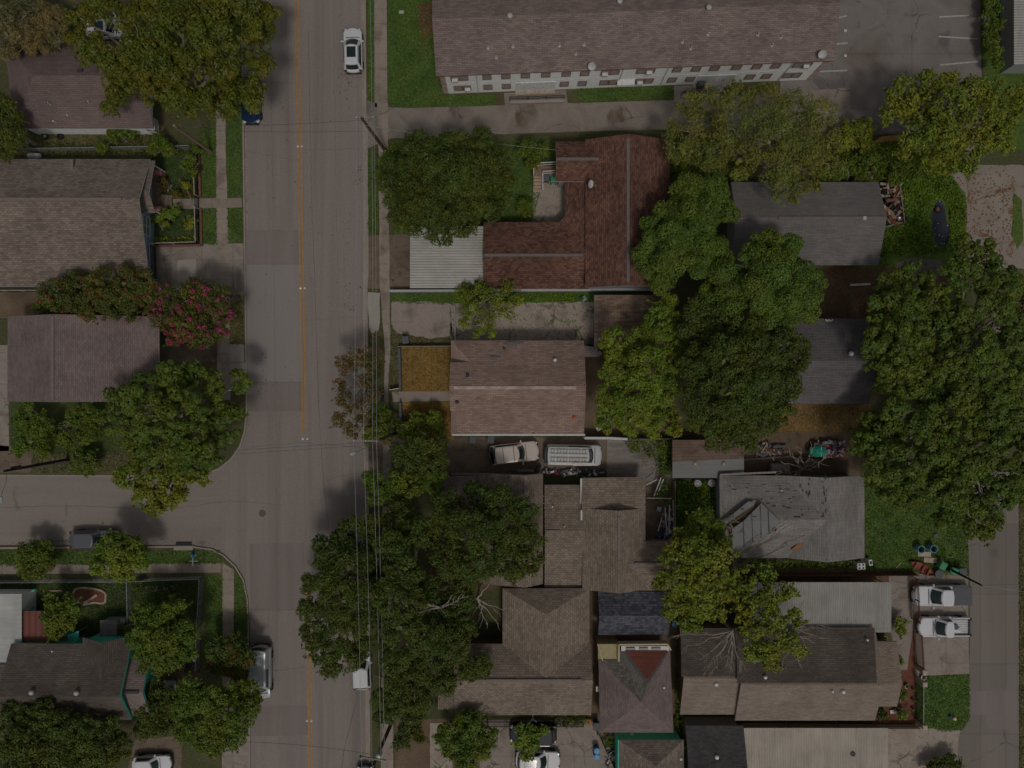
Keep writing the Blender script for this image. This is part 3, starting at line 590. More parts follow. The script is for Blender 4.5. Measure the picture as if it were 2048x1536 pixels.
def dish(root, px, py, z, r=.42, az=200):
    c = W(px, py, z); m = MB(); a = R_(90 - az); d = Vector((cos(a), sin(a), .75)).normalized(); q = d.to_track_quat('Z', 'Y').to_matrix()
    n = 16; loops = []
    for rr, h in ((r, .1), (r * .7, .03), (r * .35, -.0), (.03, -.02)):
        loops.append([c + q @ Vector((cos(2 * pi * k / n) * rr * .9, sin(2 * pi * k / n) * rr, h)) for k in range(n)])
    m.loft(loops[::-1], (True, False)); back = [[p - d * .03 for p in L] for L in loops]; m.loft(back, (False, True)); o = m.build("satellite_dish", "dish", root)
    m = MB(); m.tube([c - d * .03, c - d * .25 + Vector((0, 0, -.25)), c - d * .25 + Vector((0, 0, -.7))], .03); m.tube([c + q @ Vector((0, -r, .1)), c + d * .5 + q @ Vector((0, -r * .5, 0))], .02)
    e = c + d * .5 + q @ Vector((0, -r * .5, 0)); m.box(e, (.1, .1, .16)); m.build("mount", "metal", o); return o
def win_on(root, c, w, h, normal, frame="win_frame", glass="glass", muntin=True, name="window"):
    """window panel on a vertical wall facing normal (angle, radians)"""
    M = Matrix.Rotation(normal - pi / 2, 3, 'Z'); c = Vector(c); m = MB()
    m.box(c + M @ Vector((0, .02, 0)), (w - .1, .04, h - .1), rot=M); o = m.build(name, glass, root)
    m = MB(); t = .07
    for x, z, sx, sz in ((0, h / 2 - t / 2, w, t), (0, -h / 2 + t / 2, w, t), (-w / 2 + t / 2, 0, t, h - 2 * t), (w / 2 - t / 2, 0, t, h - 2 * t)): m.box(c + M @ Vector((x, .04, z)), (sx, .1, sz), rot=M)
    if muntin: m.box(c + M @ Vector((0, .035, 0)), (.05, .09, h - 2 * t), rot=M); m.box(c + M @ Vector((0, .035, 0)), (w - 2 * t, .085, .05), rot=M)
    m.build("frame", frame, o); return o

# --- the apartment block: a long two storey block turned by about two degrees
a0, a1 = W(872, 153, 4.7), W(1668, 122, 4.7); ux = (a1 - a0); LEN = ux.length; ANG = math.atan2(ux.y, ux.x)
apt = thing("apartment_block", "long two storey white apartment block with brown shingle roof", "apartment building", (a0.x, a0.y, 0), ANG)
AM = Matrix.Rotation(-ANG, 3, 'Z')
def apl(px, py, z): return AM @ (W(px, py, z) - Vector((a0.x, a0.y, 0)))
DEP, RZ_, OVA = 4.55, 6.5, .18
e, rz = 4.7, RZ_
def aroof():
    m = MB(); A, B, C, D = (0, 0, e), (LEN, 0, e), (LEN, 2 * DEP, e), (0, 2 * DEP, e); R1, R2 = (0, DEP, rz), (LEN, DEP, rz)
    m.cur = 0; m.poly([A, B, R2, R1]); m.poly([R1, R2, C, D]); m.cur = 1
    lo = lambda p: (p[0], p[1], p[2] - .12)
    for a, b in ((B, A), (C, B) if False else (D, C)): m.poly([a, b, lo(b), lo(a)])
    for a, b in ((A, R1), (R1, D), (C, R2), (R2, B)): m.poly([a, b, lo(b), lo(a)])
    return m.build("roof", ["sh_apt", "wood_red"], apt, local=True, uv=True)
aroof()
m = MB(); m.loft([[(x, OVA, 0), (x, OVA, e - .1), (x, DEP, rz - .2), (x, 2 * DEP - .2, e - .1), (x, 2 * DEP - .2, 0)] for x in (.3, LEN - .3)]); m.build("wall", "wall_white", apt, local=True)
m = MB(); m.box((LEN / 2, OVA - .02, 2.45), (LEN - .62, .03, .04)); m.build("wall_band", "dish", apt, local=True)
for x in (.55, LEN - .55):
    m = MB(); [m.box((x, OVA - .02, .2 + i * .3), (.5, .06, .09)) for i in range(15)]; m.build("quoin", "quoin", apt, local=True)
for px in (955, 1240, 1328, 1570): p = apl(px, 172, 2); m = MB(); m.tube([(p.x, OVA - .06, 0), (p.x, OVA - .06, 4.5)], .04); m.build("downpipe", "dish", apt, local=True)
def awin(px, lower, w, h=None, ac=None, blind=True):
    zc = 1.42 if lower else 3.78; h = h or (.95 if lower else .8); w *= .86
    x = apl(px, 178 if lower else 158, zc).x
    m = MB(); m.box((x, OVA - .03, zc), (w - .12, .06, h - .12)); o = m.build("window", "blind" if blind else "glass", apt, local=True)
    m = MB(); t = .06
    for dx, dz, sx, sz in ((0, h / 2, w, t), (0, -h / 2, w, t), (-w / 2, 0, t, h - t), (w / 2, 0, t, h - t)): m.box((x + dx, OVA - .05, zc + dz), (sx, .08, sz))
    if w > 1.4: m.box((x, OVA - .05, zc), (.06 if not lower else .22, .075, h - t))
    m.build("frame", "win_frame", o, local=True)
    m = MB(); m.box((x, OVA - .07, zc - h / 2 - .07), (w + .06, .1, .04)); m.build("sill", "win_frame", o, local=True)
    if ac is not None:
        m = MB(); m.bbox((x + ac, OVA - .2, zc - h * .2), (.55, .32, .36), .03); a = m.build("air_conditioner", "white_paint", apt, local=True)
        m = MB(); [m.box((x + ac, OVA - .366, zc - h * .2 - .14 + .07 * k), (.5, .02, .025)) for k in range(5)]; m.build("grille", "grey_trim", a, local=True)
for px, w, ac in ((919, 1.9, -.45), (974, .95, None), (1012, .95, None), (1051, .95, None), (1092, .95, None), (1133, .95, None), (1170, .95, None), (1221, 2.0, -.5), (1292, 2.0, .35), (1355, .95, None), (1393, .95, None), (1430, 1.0, None), (1474, 1.0, None), (1515, .95, None), (1553, .95, None), (1606, 2.0, .4)): awin(px, False, w, None, ac)
for px, w, ac in ((925, 1.9, .5), (976, .95, None), (1013, .95, None), (1129, .95, None), (1165, .95, None), (1218, 2.0, None), (1289, 2.0, -.4), (1345, .95, None), (1381, .95, None), (1501, 1.0, None), (1534, 1.0, None), (1585, 2.0, None)): awin(px, True, w, None, ac)
for px in (1041, 1061, 1081, 1101, 1402, 1421, 1440, 1459):
    x = apl(px, 180, 1).x; m = MB(); m.box((x, OVA - .03, 1.05), (.92, .06, 2.05)); o = m.build("door", "door_grey", apt, local=True)
    m = MB(); m.box((x + .34, OVA - .08, 1.0), (.06, .08, .12)); m.build("handle", "metal", o, local=True); m = MB(); m.box((x, OVA - .2, .04), (.95, .4, .07)); m.build("doorstep", "block_tan", o, local=True)
x = apl(1250, 178, 1).x; m = MB(); m.loft([[(x - .85, OVA, 1.9), (x + .85, OVA, 1.9), (x + .85, OVA, 1.7), (x - .85, OVA, 1.7)], [(x - .85, OVA - .45, 1.6), (x + .85, OVA - .45, 1.6), (x + .85, OVA - .45, 1.5), (x - .85, OVA - .45, 1.5)]]); m.build("awning", "white_paint", apt, local=True)
def on_apt(f, px, py, *a):
    p = apl(px, py, 5.5); z = e + (rz - e) * max(0, min(1, p.y / DEP)) if p.y < DEP else rz - (rz - e) * (p.y - DEP) / DEP
    return f(apt, px, py, z + .15, *a)
ANGsave = apt.rotation_euler.z
# roof fittings are measured in the picture, then turned into the block's own frame
def aptfit(kind, px, py, **k):
    p = apl(px, py, 5.6); z = e + (rz - e) * (p.y / DEP if p.y < DEP else max(0, 2 - p.y / DEP)); m = MB()
    if kind == "pipe": m.lathe((p.x, p.y, z), [(.16, -.1), (.15, .05), (.06, .1), (.06, .4), (0, .4)], 10); m.build("vent_pipe", "vent", apt, local=True)
    elif kind == "cap": m.lathe((p.x, p.y, z), [(.1, -.1), (.1, .3), (.24, .34), (.24, .42), (0, .5)], 12); m.build("roof_vent", "vent", apt, local=True)
for px, py in ((992, 112), (1152, 105), (1168, 89), (1383, 94), (1365, 83), (1415, 70), (1515, 70), (1546, 88), (976, 96), (1119, 91), (1562, 74), (1026, 93)): aptfit("pipe", px, py)
for px, py in ((1020, 44), (1237, 12), (1411, 28)): aptfit("cap", px, py)
def aptdish(px, py):
    p = apl(px, py, 5.4); d = dish(None, px, py, 0); ch = list(d.children)
    for o in [d] + ch:
        c = W(px, py, 0); me = o.data
        for v in me.vertices: v.co = (Matrix.Rotation(-ANG, 3, 'Z') @ (v.co - c)) + Vector((p.x, p.y, 5.55))
    d.parent = apt
aptdish(1184, 133); aptdish(1644, 109)
def rail(px0, px1, y0, label):
    a, b = W(px0, y0, 0), W(px1, y0 - (px1 - px0) * .03, 0); t = thing("handrail", label, "railing", a); m = MB()
    for h in (.55, 1.0): m.tube([a + Vector((0, 0, h)), b + Vector((0, 0, h))], .035)
    m.build("rail", "iron", t)
    for i in range(4): p = a.lerp(b, i / 3); mm = MB(); mm.tube([p, p + Vector((0, 0, 1.02))], .035); mm.build("post", "iron", t)
    m = MB(); p, q = a + Vector((0, -.25, .2)), b + Vector((0, -.25, .2)); m.bar(p, q, .3, .4); m.build("kerb_base", "kerb", t)
rail(1020, 1128, 202, "black iron handrail on a pale kerb before the four apartment doors"); rail(1362, 1432, 190, "black iron handrail beside the wispy brown tree")

# --- red L shaped house
h = house("shingle_house", "L shaped house with mottled red brown shingle roof", "house", 1250, 430)
gable(h, (1171, 279, 1340, 575), 'y', 1256, 3.6, 5.2, "sh_red", "wall_grey", "grey_trim", (.4, .4, .4, .25), vent=(276, 565), ventmat="ridge_grey")
gable(h, (967, 444, 1178, 578), 'x', 510, 2.45, 3.5, "sh_red", "wall_grey", "white_trim", (.3, .4, .1, .3), vent=(968, 1166), ventmat="ridge_grey")
gable(h, (1111, 283, 1250, 363), 'x', 318, 3.3, 4.4, "sh_red", "wall_grey", "white_trim", (.4, .3, .1, .3), vent=(1112, 1198), ventmat="ridge_grey")
roofmesh(h, [PX([(1130, 363, 2.45), (1172, 363, 3.15), (1172, 500, 3.2), (1118, 444.5, 2.47), (1130, 432, 2.45)])], "sh_red", "white_trim")
dish(h, 1180, 368, 4.5, .42, 110)
turbine(h, 1337, 331, 3.4, .13); pipe(h, 1336, 352, 3.4, "vent_white")
# white carport beside it
t = thing("carport", "open carport with a white ribbed tin roof beside the red roof house", "carport", W(894, 515))
def corrugated(root, quad, z, mat, ribs_along='x', pitch=.22, amp=.035, slope=0.0, name="roof", thick=.05):
    x0, y0, x1, y1 = quad; a, b = W(x0, y0, z), W(x1, y1, z); m = MB()
    X0, X1, Y0, Y1 = a.x, b.x, b.y, a.y; L = (Y1 - Y0) if ribs_along == 'x' else (X1 - X0); n = int(L / pitch * 2); top = []
    for i in range(n + 1):
        q = i / n; zz = z + (amp if i % 2 else -amp)
        if ribs_along == 'x': y = Y0 + q * L; top.append([(X0, y, zz), (X1, y, zz + slope)])
        else: x = X0 + q * L; top.append([(x, Y1, zz + slope), (x, Y0, zz)])
    vs = [p for r in top for p in r]; m.add(vs, [(2 * i, 2 * i + 1, 2 * i + 3, 2 * i + 2) for i in range(n)])
    k = len(m.v); m.add([(p[0], p[1], p[2] - thick) for p in vs], [(2 * i + 2, 2 * i + 3, 2 * i + 1, 2 * i) for i in range(n)])
    m.f.append((0, 2 * n, k + 2 * n, k)); m.m.append(0); m.f.append((1, k + 1, k + 2 * n + 1, 2 * n + 1)); m.m.append(0)
    m.f.append((0, k, k + 1, 1)); m.m.append(0); m.f.append((2 * n, 2 * n + 1, k + 2 * n + 1, k + 2 * n)); m.m.append(0)
    ob = m.build(name, mat, root, uv=True)
    lay = ob.data.uv_layers[0]
    for p in ob.data.polygons:
        for li in p.loop_indices:
            co = ob.data.vertices[ob.data.loops[li].vertex_index].co; lay.data[li].uv = (co.x, co.y)
    return ob
def posts(root, pxs, z, mat="metal", r=.06):
    for px, py in pxs: p = W(px, py, z); m = MB(); m.tube([(p.x, p.y, 0), (p.x, p.y, z - .05)], r); m.build("post", mat, root)
corrugated(t, (820, 452, 968, 576), 2.35, "tin", 'x', .26, .022)
posts(t, ((826, 460), (826, 570), (894, 570), (960, 570)), 2.3, "white_paint")
# courtyard steps with white railings
t = thing("porch_steps", "wooden steps with white baluster railings in the red house courtyard", "steps", W(1085, 360))
m = MB(); a, b = W(1066, 332, 1), W(1110, 352, 1); m.box(((a.x + b.x) / 2, (a.y + b.y) / 2, .95), (b.x - a.x, a.y - b.y, .1)); m.build("landing", "wood_tan", t)
a = W(1075, 355, 0)
for i in range(5): m = MB(); m.box((a.x, a.y - .15 - i * .3, .85 - i * .18), (.85, .3, .06)); m.build("tread", "plank_pale", t)
def baluster(root, p, q, h, n, mat):
    m = MB(); p, q = Vector(p), Vector(q); m.bar(p + Vector((0, 0, h)), q + Vector((0, 0, h)), .07, .05); m.bar(p + Vector((0, 0, .1)), q + Vector((0, 0, .1)), .06, .05)
    for i in range(n + 1): c = p.lerp(q, i / n); m.box(c + Vector((0, 0, h / 2)), (.04, .04, h))
    return m.build("railing", mat, root)
baluster(t, W(1067, 332, .95), W(1112, 329, .95), .9, 14, "white_paint"); baluster(t, W(1085, 348, .95), W(1112, 346, .95), .9, 9, "white_paint")
baluster(t, W(1067, 333, .95), W(1067, 354, .95), .9, 5, "white_paint"); baluster(t, W(1085, 350, .5), W(1085, 384, .1), .9, 8, "white_paint")

# --- the tan roof house in the centre
h = house("tan_roof_house", "tan brown shingle house with small hipped corners facing the sod lawn", "house", 1034, 772)
X0, X1 = W(902, 0, 2.9).x, W(1168, 0, 2.9).x; YN, YS, YR = W(0, 681, 2.9).y, W(0, 868, 2.9).y, W(0, 772, 4.9).y
zN = 2.9 + 2.0 * .487; yN = YN + (YR - YN) * .487; xh = W(943, 0, 3.87).x; yS = YS + (YR - YS) * .487
A, B, C, D = (X0, YN, 2.9), (X1, YN, 2.9), (X1, YS, 2.9), (X0, YS, 2.9); RW, RE = (X0, YR, 4.9), (X1, YR, 4.9)
P1, U1, Q1 = (xh, yN, zN), (X0, yN, zN), (X0, yN, 2.9); P2, U2, Q2 = (xh, yS, zN), (X0, yS, zN), (X0, yS, 2.9)
roofmesh(h, [[A, B, RE, RW, U1, P1], [RW, RE, C, D, P2, U2]], "sh_main", "tan_trim")
roofmesh(h, [[A, P1, Q1]], "sh_main_hip", "tan_trim", .1, "hip"); roofmesh(h, [[Q2, P2, D]], "sh_main_hip", "tan_trim", .1, "hip")
m = MB(); m.poly([U1, Q1, P1]); m.poly([Q2, U2, P2]); m.build("gable_side", "wall_brown", h)
m = MB(); m.prism([(X0 + .5, YN - .4), (X1 - .3, YN - .4), (X1 - .3, YS + .1), (X0 + .5, YS + .1)], 0, 2.85); m.loft([[(x, yN, 2.85), (x, YR, 4.7), (x, yS, 2.85)] for x in (X0 + .35, X1 - .3)]); m.build("wall", "wall_white", h)
m = MB(); m.bbox((W(1030, 0, 4.9).x, YR - .16, 4.88), (W(1150, 0, 4.9).x - W(905, 0, 4.9).x, .3, .1), .03); m.build("ridge_vent", "ridge_light", h)
m = MB(); m.box(((X0 + X1) / 2 + .1, YS - .09, 2.82), (X1 - X0, .16, .14)); m.build("gutter", "white_trim", h)
zr = lambda py: 2.9 + 2.0 * (1 - abs(py - 772) / 93)
boxvent(h, 935, 751, zr(751) + .1, .3, .3); boxvent(h, 914, 804, zr(804) + .1, .3, .3); turbine(h, 1110, 720, zr(720) + .25, .17); turbine(h, 1148, 835, zr(835) + .2, .17, "vent_red"); pipe(h, 1008, 697, zr(697) + .2, "vent_dark"); pipe(h, 1068, 869, 3.0, "vent_white", .5)
m = MB(); c = W(991, 715, zr(715)); m.box((c.x, c.y, zr(715) + .03), (1.0, .22, .06), rot=Matrix.Rotation(R_(22), 3, 'X')); m.build("patch", "tonneau", h)
m = MB()
for i in range(7): c = W(1012 + i * 5, 686 + random.uniform(-3, 3) - i * .2, 3.1); m.box((c.x, c.y, zr(686 + 3) - .05), (random.uniform(.2, .6), random.uniform(.1, .25), .05), rot=Matrix.Rotation(R_(22), 3, 'X') @ Matrix.Rotation(random.uniform(-.4, .4), 3, 'Z'))
m.build("shingle_scraps", "tonneau", h)
h2 = house("garage", "small brown shingle garage at the end of the cracked drive", "garage", 1250, 640)
gable(h2, (1188, 590, 1326, 692), 'x', 638, 2.4, 3.35, "sh_garage", "wall_white", "white_trim", (.3, .3, .3, .3)); turbine(h2, 1199, 677, 2.6, .12)
t = thing("back_shed", "small lean-to of weathered boards at the back corner of the tan roof house", "shed", W(1182, 700))
roofmesh(t, [PX([(1168, 692, 1.9), (1196, 694, 1.8), (1196, 714, 1.8), (1168, 714, 1.9)])], "deck_grey", "wood_grey", .06); m = MB(); a, b = W(1170, 712, 1.8), W(1194, 696, 1.8); m.prism([(a.x, a.y), (b.x, a.y), (b.x, b.y), (a.x, b.y)], 0, 1.74); m.build("wall", "wood_grey", t)

# --- tan shingle house with the patio, and the house under the street trees
h = house("split_roof_house", "tan shingle house of three joined roofs beside the cluttered patio", "house", 1230, 1080)
gable(h, (1165, 1017, 1291, 1179), 'y', 1238, 2.9, 4.3, "sh_tan", "wall_beige", "white_trim", (.3, .3, .3, .3), vent=(1034, 1118))
roofmesh(h, [PX([(1164, 956, 2.5), (1291, 954, 2.5), (1291, 1022, 3.25), (1164, 1022, 3.25)])], "sh_tan", "white_trim"); walls(h, [W(1168, 960, 2.5), W(1287, 960, 2.5), W(1287, 1030, 2.5), W(1168, 1030, 2.5)], 2.4, "wall_beige", .2)
gable(h, (1240, 1083, 1357, 1181), 'x', 1128, 2.75, 3.8, "sh_tan", "wall_beige", "white_trim", (.1, .3, .3, .1), vent=(1268, 1352))
gable(h, (1089, 1010, 1168, 1175), 'x', 1063, 2.3, 3.2, "sh_tan", "wall_beige", "white_trim", (.3, .3, .1, .3), vent=(1092, 1120))
roofmesh(h, [PX([(1089, 970, 2.2), (1167, 970, 2.2), (1167, 1018, 2.72), (1089, 1018, 2.72)])], "sh_tan", "white_trim"); walls(h, [W(1092, 974, 2.2), W(1160, 974, 2.2), W(1160, 1016, 2.2), W(1092, 1016, 2.2)], 2.1, "wall_beige", .15)
m = MB(); c = W(1165, 1030, 2.9); m.box((c.x - .1, c.y, 2.85), (.16, 1.0, .14)); m.box((c.x - .1, W(0, 985, 2.9).y, 2.55), (.16, 2.6, .12)); m.build("gutter", "white_trim", h)
boxvent(h, 1251, 1148, 3.55, .5, .6, "tonneau"); pipe(h, 1105, 1013, 2.75, "vent_white"); pipe(h, 1128, 1053, 3.1)
m = MB(); c = W(1085, 999, 1.5); m.box((c.x, c.y, 1.5), (.55, .8, .5)); a = m.build("air_conditioner", "white_paint", h); m = MB(); m.box((c.x, c.y, 1.76), (.42, .66, .03)); m.build("grille", "tonneau", a)
h = house("street_house", "brown shingle house mostly hidden under the large street trees", "house", 985, 1050)
gable(h, (958, 947, 1086, 1168), 'y', 1051, 2.7, 4.0, "sh_tan", "wall_brick", "grey_trim", (.3, .3, .3, .3), vent=(950, 990)); gable(h, (884, 952, 965, 1090), 'x', 1020, 2.5, 3.4, "sh_plum", "wall_brick", "grey_trim", (.3, .3, .0, .3))

# --- worn grey house with tin patches
h = house("worn_grey_house", "dilapidated grey house with missing shingles and a tin patched corner", "house", 1585, 1035)
e0, r0 = 2.8, 4.55
XE, XW_ = W(1729, 0, e0).x, W(1439, 0, e0).x; XRr = W(1657, 0, r0).x; YN, YS = W(0, 951, e0).y, W(0, 1116, e0).y; YR = W(0, 1040, r0).y; XV = W(1562, 0, e0).x; XV2 = W(1572, 0, e0).x
A, B, C, D = (XW_, YN, e0), (XV, YN, e0), (XRr, YN, r0), (XE, YN, e0); E_, F_, G_, H_ = (XE, YS, e0), (XRr, YS, r0), (XV2, YS, e0), (W(1465, 0, e0).x, YS, e0)
J = (XRr - .05, YR, r0 - .02); K = (W(1562, 0, r0).x, YR, r0 - .02); Wm = (XW_, YR, e0 + .1)
roofmesh(h, [[A, B, J, K], [B, C, F_, G_, J], [C, D, E_, F_], [J, G_, H_, K], [A, K, Wm], [Wm, K, H_]], "sh_worn", "wood_grey")
walls(h, [A, D, E_, H_, Wm], 2.7, "wall_grey", .35)
m = MB(); m.prism([(XRr + .95 * s * (1 - k) * 2.6, 0) for s in (-1, 1) for k in (0,)] + [(XRr, 0)], 0, .1) if False else None
m = MB(); m.loft([[(XRr - 3.0, y, 2.7), (XRr + 3.0, y, 2.7), (XRr, y, r0 - .25)] for y in (YS + .35, YN - .35)]); m.build("gable_wall", "wall_grey", h)
roofmesh(h, [PX([(1523, 1006, 4.5), (1560, 1042, 4.75), (1546, 1064, 4.6), (1522, 1078, 4.35), (1490, 1094, 4.0), (1466, 1106, 3.75), (1464, 1058, 4.2), (1487, 1042, 4.35)])], "tin_old", "wood_grey", .05, "tin_patch")
m = MB()
for px in (1488, 1504, 1521, 1537): ribbon([(px, 1020 + abs(px - 1523) * .9), (px + 2, 1096 - (px - 1488) * .45)], .03, 4.72, 0, 0, 9, m) if False else None
for px, ya, yb, za, zb in ((1487, 1044, 1094, 4.4, 4.05), (1504, 1026, 1086, 4.5, 4.25), (1521, 1010, 1077, 4.58, 4.42), (1537, 1022, 1068, 4.68, 4.62)): m.bar(W(px, ya, za + .04), W(px + 2, yb, zb + .05), .06, .05)
m.build("tin_seam", "seam_grey", h)
roofmesh(h, [PX([(1441, 1049, 3.55), (1496, 1003, 4.15), (1512, 1003, 4.2), (1508, 1010, 4.25), (1446, 1053, 3.6)])], "tin_old", "wood_grey", .05, "tin_patch")
m = MB(); m.poly(PX([(1448, 1055, 3.52), (1508, 1010, 4.12), (1512, 1022, 4.12), (1486, 1046, 3.95), (1462, 1066, 3.75)])[::-1]); m.build("leaf_litter", "leafy_dirt", h)
m = MB(); rng = random.Random(5)
def wz(px, py):
    p = W(px, py, 3.6)
    if py < 1040: zz = e0 + (r0 - e0) * (YN - p.y) / (YN - YR)
    else: zz = e0 + (r0 - e0) * (p.y - YS) / (YR - YS)
    if px > 1600 + abs(py - 1040) * -.0 and px > 1562 + (py - 950) * 1.05 and py < 1040 or px > 1655: zz = max(zz if px < 1655 else 0, r0 - abs(p.x - XRr) * (r0 - e0) / (XE - XRr))
    return zz
for i in range(90):
    px, py = rng.uniform(1450, 1655), rng.uniform(958, 1036)
    if rng.random() < .45: px, py = 1657 + rng.gauss(0, 7), rng.uniform(955, 1110)
    z = wz(px, py); c = W(px, py, z); L_ = rng.uniform(.1, .45)
    vert = px > 1562 + (py - 950) * 1.05
    if vert: tilt = Matrix.Rotation((1 if c.x > XRr else -1) * math.atan2(r0 - e0, XE - XRr), 3, 'Y')
    else: tilt = Matrix.Rotation(math.atan2(r0 - e0, YN - YR) * -1, 3, 'X')
    sz = (.07, L_, .03) if vert else (L_, .06, .03)
    m = MB(); m.box((c.x, c.y, z + .012), sz, rot=tilt); m.build("missing_shingle", "vent_dark", h)
m = MB(); c = W(1548, 1058, 4.5); m.lathe((c.x, c.y, 4.55), [(.2, 0), (.2, .08), (.12, .1), (.1, .03), (0, .03)], 12); m.build("roof_hole", "rust", h)
m = MB(); c = W(1600, 1088, 3.4); m.box((c.x, c.y, wz(1600, 1088) + .03), (2.0, .3, .04), R_(38)); m.build("leaf_line", "lf_fallen", h)
m = MB(); a, b = W(1440, 951, 2.8), W(1552, 946, 2.8); m.bar(a + Vector((0, .08, 0)), b + Vector((0, .08, .0)), .18, .12); m.build("gutter", "wood_grey", h)
turbine(h, 1563, 981, 3.55, .1)

# --- other roofs on the east side
h = house("low_rust_shed", "low shed with half rusty half grey roof and two square vents", "shed", 1416, 936)
roofmesh(h, [PX([(1345, 924, 2.6), (1488, 917, 2.6), (1488, 880, 2.2), (1345, 880, 2.2)])], "sh_rust", "wood_grey"); roofmesh(h, [PX([(1345, 924, 2.6), (1488, 917, 2.6), (1488, 956, 2.2), (1345, 956, 2.2)])], "tin_old", "wood_grey", .1)
walls(h, [W(1348, 884, 2.2), W(1485, 884, 2.2), W(1485, 953, 2.2), W(1348, 953, 2.2)], 2.1, "wall_grey", .2)
for px in (1390, 1447): boxvent(h, px, 927, 2.62, .28, .3, "block_tan")
h = house("grey_ridge_house", "grey shingle house with twin ridge lines next to the scrap pile", "house", 1610, 450)
gable(h, (1462, 364, 1757, 530), 'x', 436, 2.8, 4.4, "sh_grey", "wall_grey", "grey_trim", (.4, .3, .3, .4), vent=(1556, 1764), ventmat="ridge_grey")
m = MB(); c = W(1730, 436, 4.5); m.box((c.x, c.y, 4.47), (.3, .34, .05)); m.build("ridge_patch", "vent", h)
h = house("charcoal_house", "charcoal shingle house half covered by two tree crowns", "house", 1650, 722)
gable(h, (1566, 637, 1738, 808), 'x', 722, 2.8, 4.4, "sh_charcoal", "wall_white", "grey_trim", (.4, .4, .4, .4)); turbine(h, 1703, 707, 4.45, .22)
m = MB(); 
for i in range(5): c = W(1652 + i * 3, 640 + (i % 2) * 2, 3.0); m.box((c.x, c.y, 3.0), (.16, .12, .12), i)
m.build("roof_debris", "pot_white", h)
# big house with orange leaf stain
h = house("hip_wing_house", "large tan shingle house with a hipped wing below the dead limbs", "house", 1090, 1320)
e0, r0 = 2.8, 4.5
gable(h, (910, 1288, 1182, 1430), 'x', 1361, e0, r0, "sh_tan", "wall_brick", "grey_trim", (.4, .4, .3, .4), vent=(938, 1162))
A, B = W(1005, 1177, e0), W(1179, 1177, e0); P = W(1092, 1229, r0 - .1); Q = W(1092, 1361, r0 - .1); C, D = W(1179, 1361, e0), W(1005, 1361, e0)
roofmesh(h, [[A, B, P], [B, C, Q, P], [A, P, Q, D]], "sh_tan", "white_trim"); walls(h, [A, B, C, D], 2.7, "wall_brick", .35)
roofmesh(h, [PX([(876, 1373, 2.5), (915, 1373, 2.75), (915, 1419, 2.75), (876, 1419, 2.5)])], "sh_tan", "grey_trim"); posts(h, ((880, 1378), (880, 1414)), 2.4, "white_paint"); pipe(h, 1170, 1322, 3.0, "vent_white")
h = house("navy_roof_shed", "small building with a dark navy shingle roof", "shed", 1266, 1228)
gable(h, (1196, 1183, 1336, 1270), 'x', 1232, 2.4, 3.5, "sh_navy", "wood_orange", "vent_dark", (.3, .3, .3, .3))
# many sided house with yellow parapet
h = house("patchwork_house", "hipped house with patchwork roof of tan, green and ochre red and a yellow deck", "house", 1272, 1390)
e0 = 3.0; a = (1197, 1319, e0); b = (1206, 1319, e0); c_ = (1238, 1319, e0); d = (1241, 1300, e0); e_ = (1340, 1300, e0); f = (1347, 1465, e0); g = (1200, 1465, e0); p = (1283, 1405, 5.0); q = (1295, 1370, 5.05)
roofmesh(h, [PX([a, b, p]), PX([a, p, g]), PX([g, p, f]), PX([f, p, e_]), PX([p, q, e_])], "sh_plum", "tan_trim")
roofmesh(h, [PX([b, c_, p]), PX([c_, q, p])], "sh_green", "grey_trim"); roofmesh(h, [PX([c_, d, q]), PX([d, e_, q])], "sh_grey", "grey_trim"); roofmesh(h, [PX([(1250, 1301, e0 + .12), (1335, 1301, e0 + .1), (1295, 1360, 4.95)])], "sh_ochre", "wood_red", .06)
walls(h, PX([(1199, 1322, 2.9), (1338, 1303, 2.9), (1345, 1462, 2.9), (1201, 1462, 2.9)]), 2.75, "wall_cream", .25)
m = MB(); pl = PX([(1196, 1288, 2.9), (1238, 1288, 2.9), (1238, 1320, 2.9), (1196, 1320, 2.9)]); m.prism([(v.x, v.y) for v in pl], 0, 2.93); m.build("deck", "deck_yellow", h)
m = MB(); k = [W(x, y, 3.3) for x, y in ((1237, 1321), (1237, 1288), (1334, 1287), (1341, 1299))]
for i in range(3): m.bar(k[i] + Vector((0, 0, -.2)), k[i + 1] + Vector((0, 0, -.2)), .14, .9)
k2 = [W(x, y, 3.2) for x, y in ((1195, 1287), (1205, 1320))]; m.bar(k2[0], k2[1], .1, .5); m.build("parapet", "wall_cream", h)
m = MB(); c = W(1290, 1295, 3.0); m.box((c.x, c.y - .1, 3.02), (4.6, .5, .08)); m.build("ledge", "white_trim", h)
for px in (1261, 1287, 1312): m = MB(); c = W(px, 1297, 3.1); m.bbox((c.x, c.y, 3.14), (.85, .22, .12), .03); m.build("skylight", "glass" if px == 1261 else "blind", h)
turbine(h, 1328, 1375, 3.6, .12); m = MB(); c = W(1194, 1378, 2.2); m.box((c.x + .05, c.y, 2.0), (.3, .5, .45)); m.build("air_conditioner", "white_paint", h)
h = house("teal_house", "teal walled house with a brown hipped roof at the lower edge", "house", 1305, 1540)
e0 = 2.7; roofmesh(h, [PX([(1238, 1481, e0), (1368, 1480, e0), (1312, 1532, 4.2)]), PX([(1238, 1481, e0), (1312, 1532, 4.2), (1312, 1590, 4.2), (1238, 1650, e0)]), PX([(1368, 1480, e0), (1368, 1650, e0), (1312, 1590, 4.2), (1312, 1532, 4.2)])], "sh_brown", "white_trim")
a, b = W(1236, 1480, e0), W(1362, 1650, e0); m = MB(); m.prism([(a.x + .0, a.y - .05), (b.x, a.y - .05), (b.x, b.y), (a.x + .0, b.y)], 0, 2.6); m.build("wall", "wall_teal", h)
